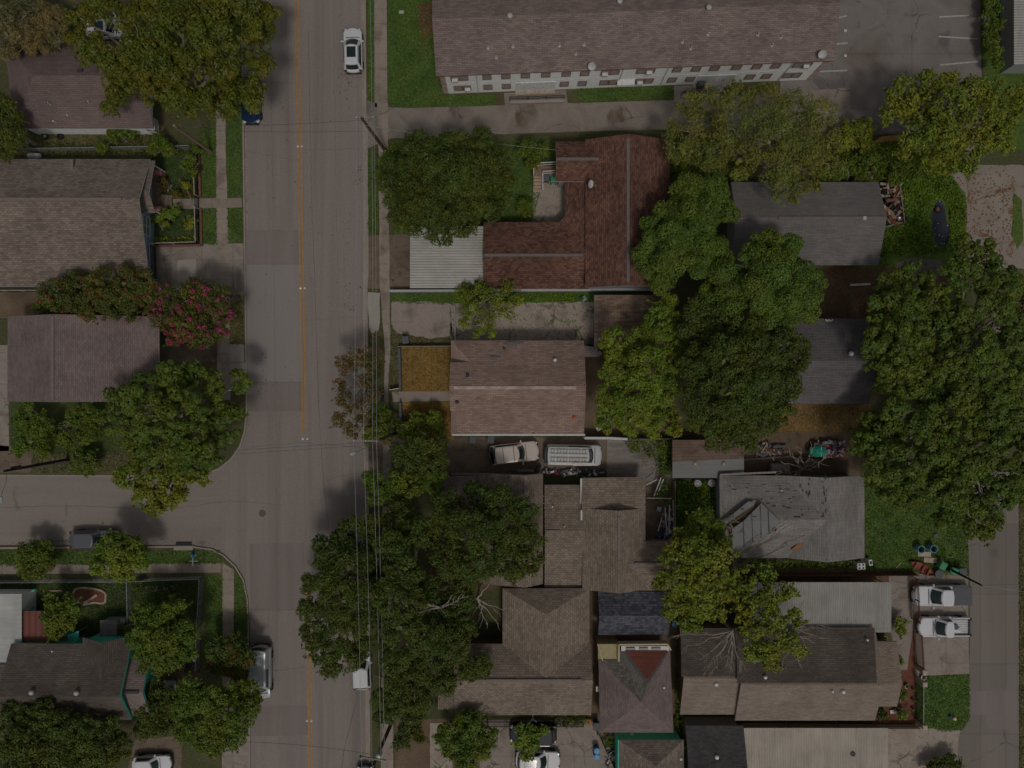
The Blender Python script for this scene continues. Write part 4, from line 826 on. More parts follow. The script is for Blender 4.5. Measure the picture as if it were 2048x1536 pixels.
turbine(h, 1362, 1518, 3.0, .15); m = MB(); c = W(1262, 1466, 1.0); m.box((c.x, c.y + .0, 1.2), (.35, .4, 1.0)); m.build("meter_box", "white_paint", h)
h = house("dark_roof_house", "house with nearly black shingle roof beside the beige tin roof", "house", 1430, 1530)
gable(h, (1372, 1452, 1487, 1640), 'x', 1545, 2.7, 4.1, "sh_dark", "wall_grey", "grey_trim", (.3, .3, .3, .3)); turbine(h, 1434, 1515, 3.75, .2)
h = house("beige_tin_shelter", "long shelter with a ribbed beige tin roof at the lower edge", "shelter", 1630, 1520)
corrugated(h, (1486, 1456, 1776, 1640), 2.6, "tin_beige", 'y', .25, .035); posts(h, ((1495, 1465), (1590, 1465), (1690, 1465), (1768, 1465), (1768, 1600), (1495, 1600)), 2.5)
m = MB(); c = W(1706, 1508, 2.66); m.lathe((c.x, c.y, 2.64), [(.22, 0), (.24, .03), (.2, .05), (.18, .03)], 16); m.build("roof_ring", "vent_dark", h)
h = house("twin_gable_house", "long brown house of two gables below the bare limbed tree", "house", 1580, 1350)
gable(h, (1360, 1257, 1482, 1429), 'x', 1357, 2.8, 4.4, "sh_beige", "wall_brown", "grey_trim", (.4, .3, .1, .35)); gable(h, (1470, 1256, 1750, 1441), 'x', 1370, 3.0, 4.9, "sh_beige", "wall_brown", "grey_trim", (.1, .3, .4, .4))
roofmesh(h, [PX([(1474, 1258, 3.08), (1748, 1258, 3.08), (1754, 1366, 4.9), (1474, 1366, 4.9)]), ], "sh_dark_brown", "grey_trim", .04, "dark_slope"); roofmesh(h, [PX([(1362, 1260, 2.9), (1478, 1260, 2.9), (1480, 1353, 4.42), (1363, 1353, 4.42)])], "sh_dark_brown", "grey_trim", .04, "dark_slope")  # darker brown shingle sheet over the upper slope of each gable
gable(h, (1730, 1283, 1794, 1413), 'x', 1367, 2.7, 3.7, "sh_beige", "wall_brown", "grey_trim", (.1, .3, .6, .3)); posts(h, ((1786, 1290), (1786, 1406)), 2.5, "white_paint")
turbine(h, 1433, 1369, 4.35, .18); turbine(h, 1687, 1384, 4.8, .18); turbine(h, 1665, 1383, 4.8, .12); boxvent(h, 1618, 1416, 3.4, .2, .2); turbine(h, 1735, 1280, 3.7, .12, "vent_white"); turbine(h, 1531, 1355, 4.9, .17)
h = house("grey_tin_shelter", "patio shelter with a weathered grey corrugated tin roof", "shelter", 1665, 1213)
corrugated(h, (1500, 1164, 1782, 1258), 2.5, "tin_rusty", 'y', .22, .035, .08); corrugated(h, (1743, 1257, 1782, 1265), 2.46, "tin_rusty", 'y', .22, .035); posts(h, ((1510, 1170), (1600, 1170), (1690, 1170), (1775, 1170), (1775, 1258), (1510, 1250)), 2.4)
h = house("roadside_tin_building", "tin roofed building with rust streaks at the upper corner beyond the vines", "shed", 2080, 60)
corrugated(h, (2028, -200, 2250, 128), 3.0, "tin_rusty", 'x', .25, .035); a, b = W(2040, -190, 2.9), W(2245, 122, 2.9); m = MB(); m.prism([(a.x, a.y), (b.x, a.y), (b.x, b.y), (a.x, b.y)], 0, 2.9); m.build("wall", "wall_grey", h)

# --- west side
h = house("plum_hip_house", "plum brown hipped house with white walls half under the big tree", "house", 165, 180)
e0, r0 = 2.9, 4.9; A, B, C, D = W(8, 86, e0), W(322, 80, e0), W(306, 257, e0), W(30, 257, e0); B.x = C.x; R1, R2 = W(66, 151, r0), W(322, 150, r0); R2.x = C.x
roofmesh(h, [[A, B, R2, R1], [R1, R2, C, D], [A, R1, D]], "sh_nw", "white_trim"); walls(h, [A, B - Vector((1, 0, 0)), C - Vector((1, 0, 0)), D], 2.8, "wall_white", .4); m = MB(); m.loft([[(C.x - 1.3, C.y + .5, 2.8), (C.x - 1.3, R2.y, r0 - .2), (C.x - 1.3, B.y - .5, 2.8)], [(C.x - 1.6, C.y + .5, 2.8), (C.x - 1.6, R2.y, r0 - .2), (C.x - 1.6, B.y - .5, 2.8)]]); m.build("gable_wall", "wall_white", h)
pipe(h, 136, 231, 3.4, "vent_white"); pipe(h, 108, 243, 3.2, "vent_white"); pipe(h, 98, 206, 4.0, "lamp_teal"); pipe(h, 178, 204, 4.0); m = MB(); c = W(160, 141, 4.75); m.box((c.x, c.y, 4.72), (.5, .3, .2)); m.build("roof_hole", "vent_dark", h)
t = thing("porch_railing", "white baluster railing of the porch at the corner of the plum roof house", "railing", W(312, 262)); baluster(t, W(300, 263, .5), W(318, 266, .5), .9, 6, "white_paint"); baluster(t, W(318, 266, .5), W(316, 242, .5), .9, 7, "white_paint")
h = house("wide_shingle_house", "wide brown shingle house with a blue wall and white window facing the garden", "house", 130, 450)
gable(h, (-90, 318, 300, 573), 'x', 398, 3.0, 5.2, "sh_brown", "wall_blue", "white_trim", (.4, .3, 1.0, .3), vent=(-80, 243))
gable(h, (215, 321, 309, 425), 'x', 386, 2.9, 4.1, "sh_brown", "wall_blue", "white_trim", (.1, .3, 1.6, .3)); posts(h, ((304, 328), (306, 420)), 2.8, "white_paint", .08)
X = W(300, 0, 3.0).x - 1.0; win_on(h, (X, W(0, 452, 1.6).y, 1.75), 1.9, 1.5, 0, "white_paint", "glass_teal"); m = MB(); c = W(143, 337, 3.6); m.box((c.x, c.y, 3.55), (.3, 1.6, .12)); m.build("flue_cover", "ridge", h)
t = thing("front_porch", "concrete front porch with pink tiled corner pads on the blue walled house", "porch", W(315, 385)); m = MB(); a, b = W(298, 336, .5), W(322, 420, .5); m.prism([(a.x, b.y), (b.x, b.y), (b.x, a.y), (a.x, a.y)], 0, .5); m.build("slab", "concrete_dirty", t)
for py in (345, 417): m = MB(); c = W(316, py, .9); m.bbox((c.x, c.y, .5), (.7, .5, 1.0), .05); m.build("pillar_base", "pink_tile", t)
for i in range(3): m = MB(); c = W(326 + i * 7, 404, .2); m.box((c.x, c.y, .38 - i * .13), (.36, 1.4, .13)); m.build("step", "concrete_dirty", t)
h = house("long_ridge_house", "plum grey shingle house with its ridge set near one side", "house", 170, 720)
gable(h, (15, 633, 318, 803), 'y', 105, 3.0, 5.4, "sh_plum", "wall_white", "white_trim", (.35, .3, 1.4, .3), vent=(632, 800)); turbine(h, 192, 790, 4.2, .1)
h = house("teal_trim_house", "mossy brown shingle house with teal gable trim and a cross gable", "house", 150, 1380)
gable(h, (22, 1288, 262, 1440), 'x', 1394, 3.2, 5.3, "sh_dark_brown", "wall_teal", "wall_teal", (.4, .4, .35, .4)); gable(h, (-90, 1330, 40, 1450), 'x', 1392, 2.9, 4.7, "sh_brown", "wall_teal", "grey_trim", (.4, .4, .1, .4))
gable(h, (165, 1276, 248, 1400), 'y', 200, 3.2, 4.75, "sh_dark_brown", "wall_teal", "white_trim", (.3, .3, .3, .1)); gable(h, (235, 1316, 299, 1432), 'x', 1384, 2.8, 4.2, "sh_plum", "wall_teal", "wall_teal", (.1, .3, .5, .3), vent=(250, 278), ventmat="vent_dark")
turbine(h, 62, 1386, 5.4, .22, "vent"); turbine(h, 152, 1387, 5.4, .22, "vent"); pipe(h, 106, 1302, 3.5, "vent_white")
h = house("white_tin_shed", "white metal roofed shed on the fenced lawn, at the picture edge", "shed", 0, 1260)
corrugated(h, (-90, 1188, 43, 1330), 2.6, "tin_white", 'y', .9, .02); a, b = W(-86, 1192, 2.5), W(40, 1326, 2.5); m = MB(); m.prism([(a.x, b.y), (b.x, b.y), (b.x, a.y), (a.x, a.y)], 0, 2.55); m.build("wall", "wall_white", h)
h = house("red_tin_lean_to", "rust red ribbed lean-to roof joined to the white metal shed", "shed", 75, 1256)
corrugated(h, (44, 1222, 105, 1290), 2.3, "tin_red", 'y', .55, .03); posts(h, ((102, 1226), (102, 1286)), 2.2, "wood_red")
h = house("teal_playhouse", "small teal doghouse with a brown roof beside the shingle house", "doghouse", 135, 1280)
m = MB(); a, b = W(120, 1268, 1), W(134, 1288, 1); m.prism([(a.x, b.y), (b.x, b.y), (b.x, a.y), (a.x, a.y)], 0, 1.1); m.build("wall", "wall_teal", h); roofmesh(h, [PX([(114, 1270, 1.3), (135, 1270, 1.1), (135, 1290, 1.1), (114, 1290, 1.3)])], "sh_plum", "wall_teal", .08)
h = house("teal_awning", "slanting teal sheet awning beside the small doghouse", "awning", 145, 1275); roofmesh(h, [PX([(134, 1270, 1.4), (157, 1262, 1.9), (157, 1280, 1.9), (140, 1291, 1.3)])], "wall_teal", "wall_teal", .05, "sheet"); posts(h, ((155, 1264), (155, 1279)), 1.8, "wood_grey")
h = house("grey_lean_to", "small grey tiled lean-to beside the cross gable", "shed", 215, 1255); roofmesh(h, [PX([(200, 1241, 1.7), (234, 1241, 1.7), (234, 1272, 1.9), (200, 1272, 1.9)])], "sh_grey", "grey_trim", .08); a, b = W(203, 1243, 1.6), W(232, 1270, 1.6); m = MB(); m.prism([(a.x, b.y), (b.x, b.y), (b.x, a.y), (a.x, a.y)], 0, 1.6); m.build("wall", "wall_grey", h)
# ------------------------------------------------------------------ trees and plants
class Leaves:
    """many small leaf blades gathered into one mesh"""
    def __init__(s, seed): s.r = np.random.default_rng(seed); s.P = []; s.N = []; s.L = []; s.Wd = []; s.M = []
    def put(s, pos, nrm, ln, wd, mat=0):
        n = len(pos); s.P.append(pos); s.N.append(nrm); s.L.append(np.full(n, ln) * s.r.uniform(.7, 1.25, n)); s.Wd.append(np.full(n, wd) * s.r.uniform(.75, 1.2, n)); s.M.append(np.full(n, mat, dtype=np.int32))
    def count(s): return sum(len(p) for p in s.P)
    def build(s, name, mats, parent=None, droop=0.0):
        P = np.concatenate(s.P); N = np.concatenate(s.N); L = np.concatenate(s.L)[:, None]; Wd = np.concatenate(s.Wd)[:, None]; M = np.concatenate(s.M)
        if parent is not None: P = P - np.array(parent.location)[None]
        N = N / np.maximum(1e-6, np.linalg.norm(N, axis=1, keepdims=True))
        T = s.r.normal(size=P.shape); T = T - N * (T * N).sum(1, keepdims=True); T /= np.maximum(1e-6, np.linalg.norm(T, axis=1, keepdims=True)); B = np.cross(N, T)
        V = np.stack([P - T * L, P - B * Wd + T * L * .1, P + T * L - N * L * .15, P + B * Wd + T * L * .1], 1).reshape(-1, 3)
        n = len(P); me = bpy.data.meshes.new(name); me.vertices.add(4 * n); me.vertices.foreach_set("co", V.astype(np.float32).ravel())
        me.loops.add(4 * n); me.loops.foreach_set("vertex_index", np.arange(4 * n, dtype=np.int32)); me.polygons.add(n)
        me.polygons.foreach_set("loop_start", np.arange(0, 4 * n, 4, dtype=np.int32)); me.polygons.foreach_set("loop_total", np.full(n, 4, dtype=np.int32))
        for m in mats: me.materials.append(MATS[m])
        me.polygons.foreach_set("material_index", M); me.update(calc_edges=True); me.validate()
        o = bpy.data.objects.new(name, me); COL.objects.link(o)
        if parent is not None: o.parent = parent
        return o
LEAF_SCALE = .86
KIND = {  # leaf half length, half width, clump radius factor, clump min, clump max, cover, outward, up, spread
    'olive': dict(spray=0.8, l=.16, w=.09, sub=.28, lo=.4, hi=.62, cover=1.2, keep=.62, lf="lf_olive", rough=.7, tight=1),
    'oak': dict(spray=1.3, l=.12, w=.065, sub=.28, lo=.35, hi=.7, cover=.95, keep=.85, lf="lf_oak", rough=1.0),
    'puffy': dict(l=.13, w=.07, sub=.46, lo=.55, hi=1.05, cover=1.5, keep=.75, lf="lf_puffy", rough=.85, tight=1),
    'deep': dict(spray=1.3, l=.12, w=.07, sub=.27, lo=.3, hi=.6, cover=.95, keep=.9, lf="lf_deep", rough=1.0),
    'tuft': dict(spray=0.5, l=.17, w=.1, sub=.24, lo=.32, hi=.46, cover=1.6, keep=.52, lf="lf_tuft", rough=.55, tight=1, inner=.8),
    'bright': dict(spray=0.7, l=.16, w=.095, sub=.28, lo=.35, hi=.6, cover=1.1, keep=.8, lf="lf_bright", rough=.8),
    'green': dict(spray=1.0, l=.15, w=.07, sub=.32, lo=.28, hi=.55, cover=1.0, keep=.85, lf="lf_green", rough=.9),
    'yellow': dict(spray=1.0, l=.17, w=.1, sub=.27, lo=.35, hi=.6, cover=1.0, keep=.7, lf="lf_yellow", rough=.9),
    'wispy': dict(spray=1.6, l=.17, w=.045, sub=.3, lo=.4, hi=.8, cover=.42, keep=.8, lf="lf_brown", rough=1.3),
    'dry': dict(l=.22, w=.035, sub=.3, lo=.3, hi=.5, cover=1.0, keep=.95, lf="lf_dry", rough=1.3),
    'myrtle': dict(spray=1.0, l=.13, w=.06, sub=.28, lo=.28, hi=.5, cover=.9, keep=.85, lf="lf_myrtle", rough=1.0),
    'rusty': dict(spray=1.5, l=.13, w=.065, sub=.3, lo=.25, hi=.45, cover=.55, keep=.7, lf="lf_rusty", rough=1.0),
    'airy': dict(spray=1.2, l=.15, w=.06, sub=.34, lo=.25, hi=.45, cover=.4, keep=.8, lf="lf_bright", rough=.9, inner=.15),
    'spiky': dict(l=.36, w=.045, sub=.4, lo=.3, hi=.5, cover=1.0, keep=.9, lf="lf_green", rough=.8),
}
for _k in KIND.values(): _k['l'] *= LEAF_SCALE; _k['w'] *= LEAF_SCALE
TREE_SEED = [100]
def foliage(lobes, kind, seed, flowers=None, scale=1.0, dens=1.0):
    """lobes = [(centre, radius, flatness)] -> Leaves"""
    k = KIND[kind]; lv = Leaves(seed); rg = lv.r
    C = np.array([tuple(c) for c, r, f in lobes]); RR = np.array([r for c, r, f in lobes])
    for c, R, fl in lobes:
        c = np.array(tuple(c)); rs = min(max(R * k['sub'], k['lo']), k['hi'])
        n = int(2.6 * (R / rs) ** 2 * k['keep']) + 3
        d = rg.normal(size=(n, 3)); d[:, 2] = np.abs(d[:, 2]) * 1.0 - .25; d /= np.linalg.norm(d, axis=1, keepdims=True)
        rad = R * rg.uniform(.58 if k.get('tight') else .72, 1.08, n) - rs * .6
        sc = c + d * rad[:, None] * np.array([1, 1, fl]); sr = rs * rg.uniform(.6, 1.25, n)
        for p, r, dd in zip(sc, sr, d):
            dist = np.linalg.norm((C - p) / np.array([1, 1, max(.5, fl)]), axis=1)
            if np.any((dist < RR * .62) & (np.abs(RR - R) + np.linalg.norm(C - c, axis=1) > .01)): continue
            if rg.random() > .94: continue
            m = int(dens * k['cover'] * 2 * pi * r * r / (2 * k['l'] * k['w'] * scale * scale)) + 4
            e = rg.normal(size=(m, 3)); e[:, 2] = np.abs(e[:, 2]) - .35; e /= np.linalg.norm(e, axis=1, keepdims=True)
            pos = p + e * (r * rg.uniform(.78 if k.get('tight') else .55, 1.08, m))[:, None] * np.array([1, 1, .85])
            nrm = e * .9 + rg.normal(size=(m, 3)) * .55 * k['rough'] + np.array([0, 0, .55])
            lv.put(pos, nrm, k['l'] * scale, k['w'] * scale, 0)
            if flowers and rg.random() < flowers[1] and dd[2] > .0:
                q = int(20 * flowers[2]); e = rg.normal(size=(q, 3)); e /= np.linalg.norm(e, axis=1, keepdims=True)
                off = p + np.array([0, 0, r * .9]) + (rg.normal(size=3) * r * .4)
                lv.put(off + e * .24 * np.array([1, 1, .7]), e + np.array([0, 0, .5]), .085, .06, 1)
        if k.get('spray'):
            ctr = (C * (RR ** 2)[:, None]).sum(0) / (RR ** 2).sum()
            for _ in range(int(k['spray'] * R * 3)):
                d = rg.normal(size=3); d[2] = rg.uniform(-.1, .7); o_ = c - ctr; o_[2] = 0; d = d / np.linalg.norm(d) + o_ / (np.linalg.norm(o_) + .5) * .5; d /= np.linalg.norm(d)
                st = c + d * R * .75 * np.array([1, 1, fl]); ln_ = rg.uniform(.35, .75); q = 16; u = rg.uniform(0, 1, q)
                pos = st + d * (u * ln_)[:, None] + rg.normal(size=(q, 3)) * (.13 * (1.15 - u))[:, None]; lv.put(pos, rg.normal(size=(q, 3)) * .6 + np.array([0, 0, .8]), k['l'] * scale, k['w'] * scale * .9, 0)
        # darker inner leaves so that the crown closes
        m = int(5 * R * R * k.get('inner', 1) * (1.5 if kind not in ('wispy', 'rusty') else .5)) + 6; e = rg.normal(size=(m, 3)); e /= np.linalg.norm(e, axis=1, keepdims=True)
        lv.put(c + e * (R * rg.uniform(.15, .62, m))[:, None] * np.array([1, 1, fl]), e + np.array([0, 0, .6]), .3, .18, 0)
    return lv
def wander(a, b, n, amp, rg):
    a, b = Vector(a), Vector(b); out = [a]
    for i in range(1, n): out.append(a.lerp(b, i / n) + Vector((rg.uniform(-amp, amp), rg.uniform(-amp, amp), rg.uniform(-amp, amp) * .6)))
    return out + [b]
def tree(name, label, lobes, kind, zc, base=None, r0=.28, group=None, cat="tree", flowers=None, bark="bark_grey", flat=.75, scale=1.0, twigs=1, dens=1.0, stems=1):
    """lobes in pixels (px, py, radius px[, dz]) measured at crown height zc"""
    TREE_SEED[0] += 1; seed = TREE_SEED[0]; rg = random.Random(seed)
    LB = []; big = len(lobes) > 9 and kind not in ('myrtle', 'rusty')
    mx_ = sum(l[0] * l[2] ** 2 for l in lobes) / sum(l[2] ** 2 for l in lobes); my_ = sum(l[1] * l[2] ** 2 for l in lobes) / sum(l[2] ** 2 for l in lobes); dmax = max(math.hypot(l[0] - mx_, l[1] - my_) for l in lobes) + 1e-6
    for lb in lobes:
        px, py, r = lb[:3]; dd = math.hypot(px - mx_, py - my_) / dmax; z = zc + (lb[3] * 1.3 if len(lb) > 3 else 0) + (.5 - .27 * zc * dd * dd if big else 0) + rg.uniform(-.9, .9) * min(1, r / 50); R = r / S * (1 - z / H) * (.9 if big else 1)
        LB.append((W(px, py, z), R, flat))
    cx = sum(l[0].x * l[1] ** 2 for l in LB) / sum(l[1] ** 2 for l in LB); cy = sum(l[0].y * l[1] ** 2 for l in LB) / sum(l[1] ** 2 for l in LB)
    b = W(*base) if base else Vector((cx, cy, 0)); b.z = 0
    t = thing(name, label, cat, b, 0, group)
    lv = foliage(LB, kind, seed, flowers, scale, dens); lv.build("crown", [KIND[kind]['lf']] + ([flowers[0]] if flowers else []), t)
    m = MB(); top = Vector((cx, cy, zc * .62))
    for s_ in range(stems):
        bb = b + (Vector((rg.uniform(-.3, .3), rg.uniform(-.3, .3), 0)) if stems > 1 else Vector((0, 0, 0)))
        p = wander(bb, top, 5, .15, rg); m.tube([p[0] - Vector((0, 0, .1))] + p[1:], [r0 * 1.25] + [r0 * (1 - .1 * i) for i in range(1, 6)], 8)
    m.build("trunk", bark, t)
    m = MB()
    for c, R, f in LB:
        e = Vector(c) + Vector((0, 0, R * f * .35)); p = wander(top - Vector((0, 0, .5)), e, 5, .3, rg); m.tube(p, [max(.03, r0 * .5 * (1 - i * .16)) for i in range(6)], 5)
        for q in range(2 + twigs):
            d = Vector((rg.gauss(0, 1), rg.gauss(0, 1), rg.uniform(.1, 1))).normalized(); st = p[rg.randrange(2, 5)]
            pp = wander(st, st + d * R * rg.uniform(.7, 1.15), 4, .2, rg); m.tube(pp, [.06, .05, .035, .025, .012], 4)
    m.build("branches", bark, t)
    return t
def bare(name, label, base, ends, z0, z1, r=.1, mat="bark_pale", n=60, cat="tree", spread=1.0):
    """leafless limbs: main limbs towards pixel ends, twigs forking from them"""
    TREE_SEED[0] += 1; rg = random.Random(TREE_SEED[0]); b = W(*base, z0); t = thing(name, label, cat, (b.x, b.y, 0)); m = MB(); o = Vector((0, 0, 0)); allp = []
    m.tube([(b.x, b.y, 0), b], [r * 1.3, r], 6); m.build("trunk", mat, t); m = MB()
    for ex, ey in ends:
        e = W(ex, ey, z1 + rg.uniform(-.4, .4)); p = wander(b, e, 6, (e - b).length * .06, rg); m.tube(p, [max(.02, r * .62 * (1 - i * .14)) for i in range(7)], 5); allp += p[1:]
    for i in range(n):
        st = rg.choice(allp); d = (st - b); d = (d.normalized() if d.length > .1 else Vector((0, 0, 1))) + Vector((rg.gauss(0, .6), rg.gauss(0, .6), rg.gauss(.1, .35))) * spread
        e = st + d.normalized() * rg.uniform(.4, 1.2); p = wander(st, e, 4, .08, rg); m.tube(p, [.028, .024, .018, .014, .008], 4)
    m.build("branches", mat, t); return t
def bush(name, label, lobes, kind, h, cat="shrub", group=None, **kw): return tree(name, label, lobes, kind, h, r0=.07, cat=cat, group=group, stems=3, **kw)
def cover(name, label, px, kind, h, dens, cat="ground cover", mats=None, up=1.0, l=None, hole=None):
    """loose low growth over a pixel polygon: one uncountable mass"""
    TREE_SEED[0] += 1; lv = Leaves(TREE_SEED[0]); rg = lv.r; P = [W(*p) for p in px]; k = KIND[kind]
    x0, x1, y0, y1 = min(p.x for p in P), max(p.x for p in P), min(p.y for p in P), max(p.y for p in P); n = int((x1 - x0) * (y1 - y0) * dens)
    X = rg.uniform(x0, x1, n); Y = rg.uniform(y0, y1, n); ins = np.zeros(n, bool)
    for i in range(len(P)):
        a, b = P[i], P[i - 1]; cnd = (a.y > Y) != (b.y > Y); ins ^= cnd & (X < (b.x - a.x) * (Y - a.y) / ((b.y - a.y) if abs(b.y - a.y) > 1e-9 else 1e-9) + a.x)
    if hole: q = W(*hole[:2]); ins &= ((X - q.x) / (hole[2] / S)) ** 2 + ((Y - q.y) / (hole[3] / S)) ** 2 > 1
    X, Y = X[ins], Y[ins]; ph = rg.uniform(0, 6, 6)
    hh = .5 + .22 * np.sin(X * 1.9 + ph[0]) * np.sin(Y * 2.3 + ph[1]) + .2 * np.sin(X * 4.3 + ph[2] + Y) * np.sin(Y * 3.7 + ph[3]); Z = h * np.clip(hh, .06, 1) * rg.uniform(.45, 1.0, len(X))
    kp = rg.random(len(X)) < np.clip(.35 + hh, 0, 1); X, Y, Z = X[kp], Y[kp], Z[kp]
    nr = rg.normal(size=(len(X), 3)) * .6 + np.array([0, 0, up]); lv.put(np.stack([X, Y, Z + .03], 1), nr, l or k['l'], (l or k['l']) * k['w'] / k['l'], 0)
    o = lv.build(name, [mats or k['lf']]); return tag(o, label, cat, None, "stuff")

# upper left
tree("shade_tree", "large olive green street tree over the plum roof and the dark blue car", [(300, 130, 60), (350, 60, 75, .8), (410, 150, 75), (460, 60, 80, .6), (520, 40, 52), (515, 120, 42), (455, 195, 52), (370, 205, 45), (310, 190, 38), (505, 190, 38), (420, 20, 60), (262, 150, 45)], 'olive', 8.5, (430, 150), .4, bark="bark_grey")
tree("shade_tree", "yellowing tree reaching over the roof hole of the plum house", [(165, 40, 36), (180, 105, 40), (235, 120, 44, .6), (240, 180, 42), (280, 100, 48, .8), (270, 45, 38), (215, 8, 40), (150, 70, 22), (192, 76, 16), (330, 130, 50, 1.2), (225, 215, 24), (290, -10, 50)], 'olive', 8.0, (280, 70), .35, bark="bark_grey")
tree("dead_bamboo_clump", "dry tan bamboo clump at the corner above the plum roof", [(20, 60, 40), (70, 75, 42), (115, 70, 26), (20, 100, 24), (55, 30, 44), (110, 35, 28), (5, 20, 40)], 'dry', 4.5, r0=.12, cat="bamboo", flat=.6)
tree("edge_tree", "dark tree at the picture edge beside the plum hip roof", [(5, 210, 26), (12, 250, 30), (30, 275, 26), (5, 295, 30), (38, 240, 16), (-20, 240, 40)], 'deep', 5.0, r0=.2)
bush("shrub", "low dark shrub under the white wall of the plum house", [(232, 268, 20), (258, 264, 18), (205, 295, 14)], 'green', 1.1)
bush("shrub", "round leafy shrub at the garden chain link corner", [(318, 288, 20), (335, 300, 14), (306, 302, 12)], 'green', 1.4)
bush("shrub", "climbing shrub along the iron fence near the wooden pole", [(380, 318, 14), (374, 334, 14), (388, 346, 10), (392, 300, 10)], 'green', 1.4)
bush("shrub", "green planting at the foot of the white window", [(318, 438, 13), (336, 430, 14), (352, 420, 9), (330, 448, 9)], 'bright', .8)
bush("shrub", "pale yellow green perennials inside the garden fence", [(378, 452, 10), (384, 440, 8), (372, 372, 7)], 'yellow', .5); bush("shrub", "low plants beside the porch bed", [(328, 360, 9), (331, 376, 9), (352, 388, 8)], 'rusty', .6)
tree("crape_myrtle", "long row of crape myrtle with coral buds between two shingle roofs", [(115, 590, 36), (160, 572, 34), (205, 572, 38), (250, 565, 36), (285, 572, 34), (190, 610, 36), (235, 605, 38), (275, 610, 36), (140, 608, 28), (300, 600, 22)], 'myrtle', 4.2, (210, 600), .1, flowers=("fl_coral", .16, .8), stems=3)
bush("shrub", "dark green bush at the shaded end of the myrtle row", [(90, 618, 20), (110, 610, 18)], 'green', 1.8)
tree("crape_myrtle", "round crape myrtle in bright pink bloom beside the tan drive", [(350, 600, 36), (395, 588, 38), (435, 600, 34), (330, 640, 30), (375, 640, 42, .4), (425, 640, 38), (450, 630, 24), (400, 672, 30), (352, 675, 22), (440, 668, 20)], 'myrtle', 4.6, (390, 630), .12, flowers=("fl_pink", .42, 1.6), stems=3)
tree("corner_tree", "large dark oak like tree on the street corner opposite the tan house", [(255, 800, 48), (300, 775, 46), (345, 760, 48), (395, 750, 36), (435, 770, 34), (480, 765, 28), (310, 830, 52, .5), (370, 820, 56, .8), (430, 820, 42), (260, 860, 50), (325, 885, 52), (385, 880, 52, .4), (440, 860, 48), (470, 830, 26), (420, 910, 34), (360, 920, 36), (230, 830, 30), (290, 910, 30)], 'tuft', 7.5, (350, 850), .4)
tree("corner_tree", "lighter yellow green tree hanging over the side street", [(265, 960, 36), (310, 945, 42), (355, 955, 40), (300, 990, 36), (345, 985, 30), (395, 950, 26), (310, 1010, 20)], 'yellow', 6.5, (320, 935), .22)
tree("overgrown_hedge", "overgrown hedge bank between the long ridge house and the side street", [(50, 840, 26), (85, 850, 28), (60, 880, 28), (100, 875, 26), (135, 880, 22), (55, 815, 18), (165, 870, 22), (190, 865, 20), (90, 900, 18), (40, 900, 18), (175, 822, 24), (150, 835, 22), (195, 835, 18)], 'green', 1.9, r0=.08, cat="hedge", stems=3)
bush("round_bush", "clipped round dark green bush on the street verge", [(172, 922, 30)], 'green', 1.7, flat=.9)
bush("verge_bush", "loose dark bush with pale buds beside the black sedan", [(60, 1110, 30), (85, 1105, 24), (75, 1135, 28), (50, 1135, 22), (95, 1125, 16)], 'green', 2.2, flowers=("fl_coral", .08, .5))
tree("young_tree", "bright round young tree partly covering the black sedan", [(225, 1095, 28), (262, 1095, 28), (212, 1125, 30), (250, 1130, 32), (280, 1118, 22), (235, 1080, 18), (245, 1150, 16)], 'bright', 3.8, (243, 1118), .12)
tree("young_tree", "small light green tree beside the red tin lean-to", [(110, 1205, 24), (140, 1205, 20), (105, 1235, 24), (135, 1235, 24), (108, 1262, 20), (150, 1222, 12), (95, 1190, 12)], 'green', 3.2, (118, 1225), .12)
tree("garden_tree", "round mid green tree in front of the teal trimmed house", [(300, 1230, 34), (350, 1225, 34), (285, 1275, 34), (330, 1265, 44, .5), (375, 1265, 26), (295, 1315, 30), (340, 1310, 34), (375, 1300, 22), (320, 1338, 14)], 'green', 4.6, (335, 1275), .2, twigs=1)
bush("shrub", "dark shrub beside the cross gable steps", [(255, 1262, 16), (242, 1268, 12)], 'deep', 1.4); bush("shrub", "dark low shrub at the garden fence corner", [(278, 1172, 14), (340, 1190, 16), (360, 1185, 14)], 'deep', 1.0)
tree("oleander", "oleander with red tipped leaves beside the silver van", [(435, 1300, 26), (470, 1290, 26), (455, 1325, 32), (490, 1315, 24), (430, 1330, 20), (480, 1345, 18)], 'deep', 2.8, (458, 1318), .07, stems=4, cat="shrub", flowers=("fl_coral", .14, .5))
tree("bushy_tree", "bushy mid green tree overhanging the sidewalk beside the silver van", [(385, 1375, 34), (375, 1420, 40), (420, 1400, 38), (465, 1385, 30), (500, 1375, 24), (450, 1430, 44, .4), (490, 1420, 34), (410, 1465, 40), (460, 1470, 38), (370, 1460, 26), (425, 1495, 24), (505, 1395, 20)], 'green', 5.0, (430, 1430), .2)
tree("dark_tree", "dark spreading tree along the lower left edge", [(30, 1440, 44), (85, 1425, 36), (60, 1480, 50), (130, 1455, 44), (115, 1500, 48), (180, 1470, 42), (205, 1505, 44), (165, 1520, 44), (20, 1510, 50), (240, 1490, 34), (70, 1540, 50), (220, 1450, 22)], 'deep', 5.2, (110, 1490), .3)
bush("dark_shrub", "dark shrub thicket beside the teal gable", [(315, 1385, 28), (345, 1400, 26), (300, 1420, 30), (330, 1435, 28), (290, 1455, 22), (318, 1460, 18)], 'deep', 2.6)

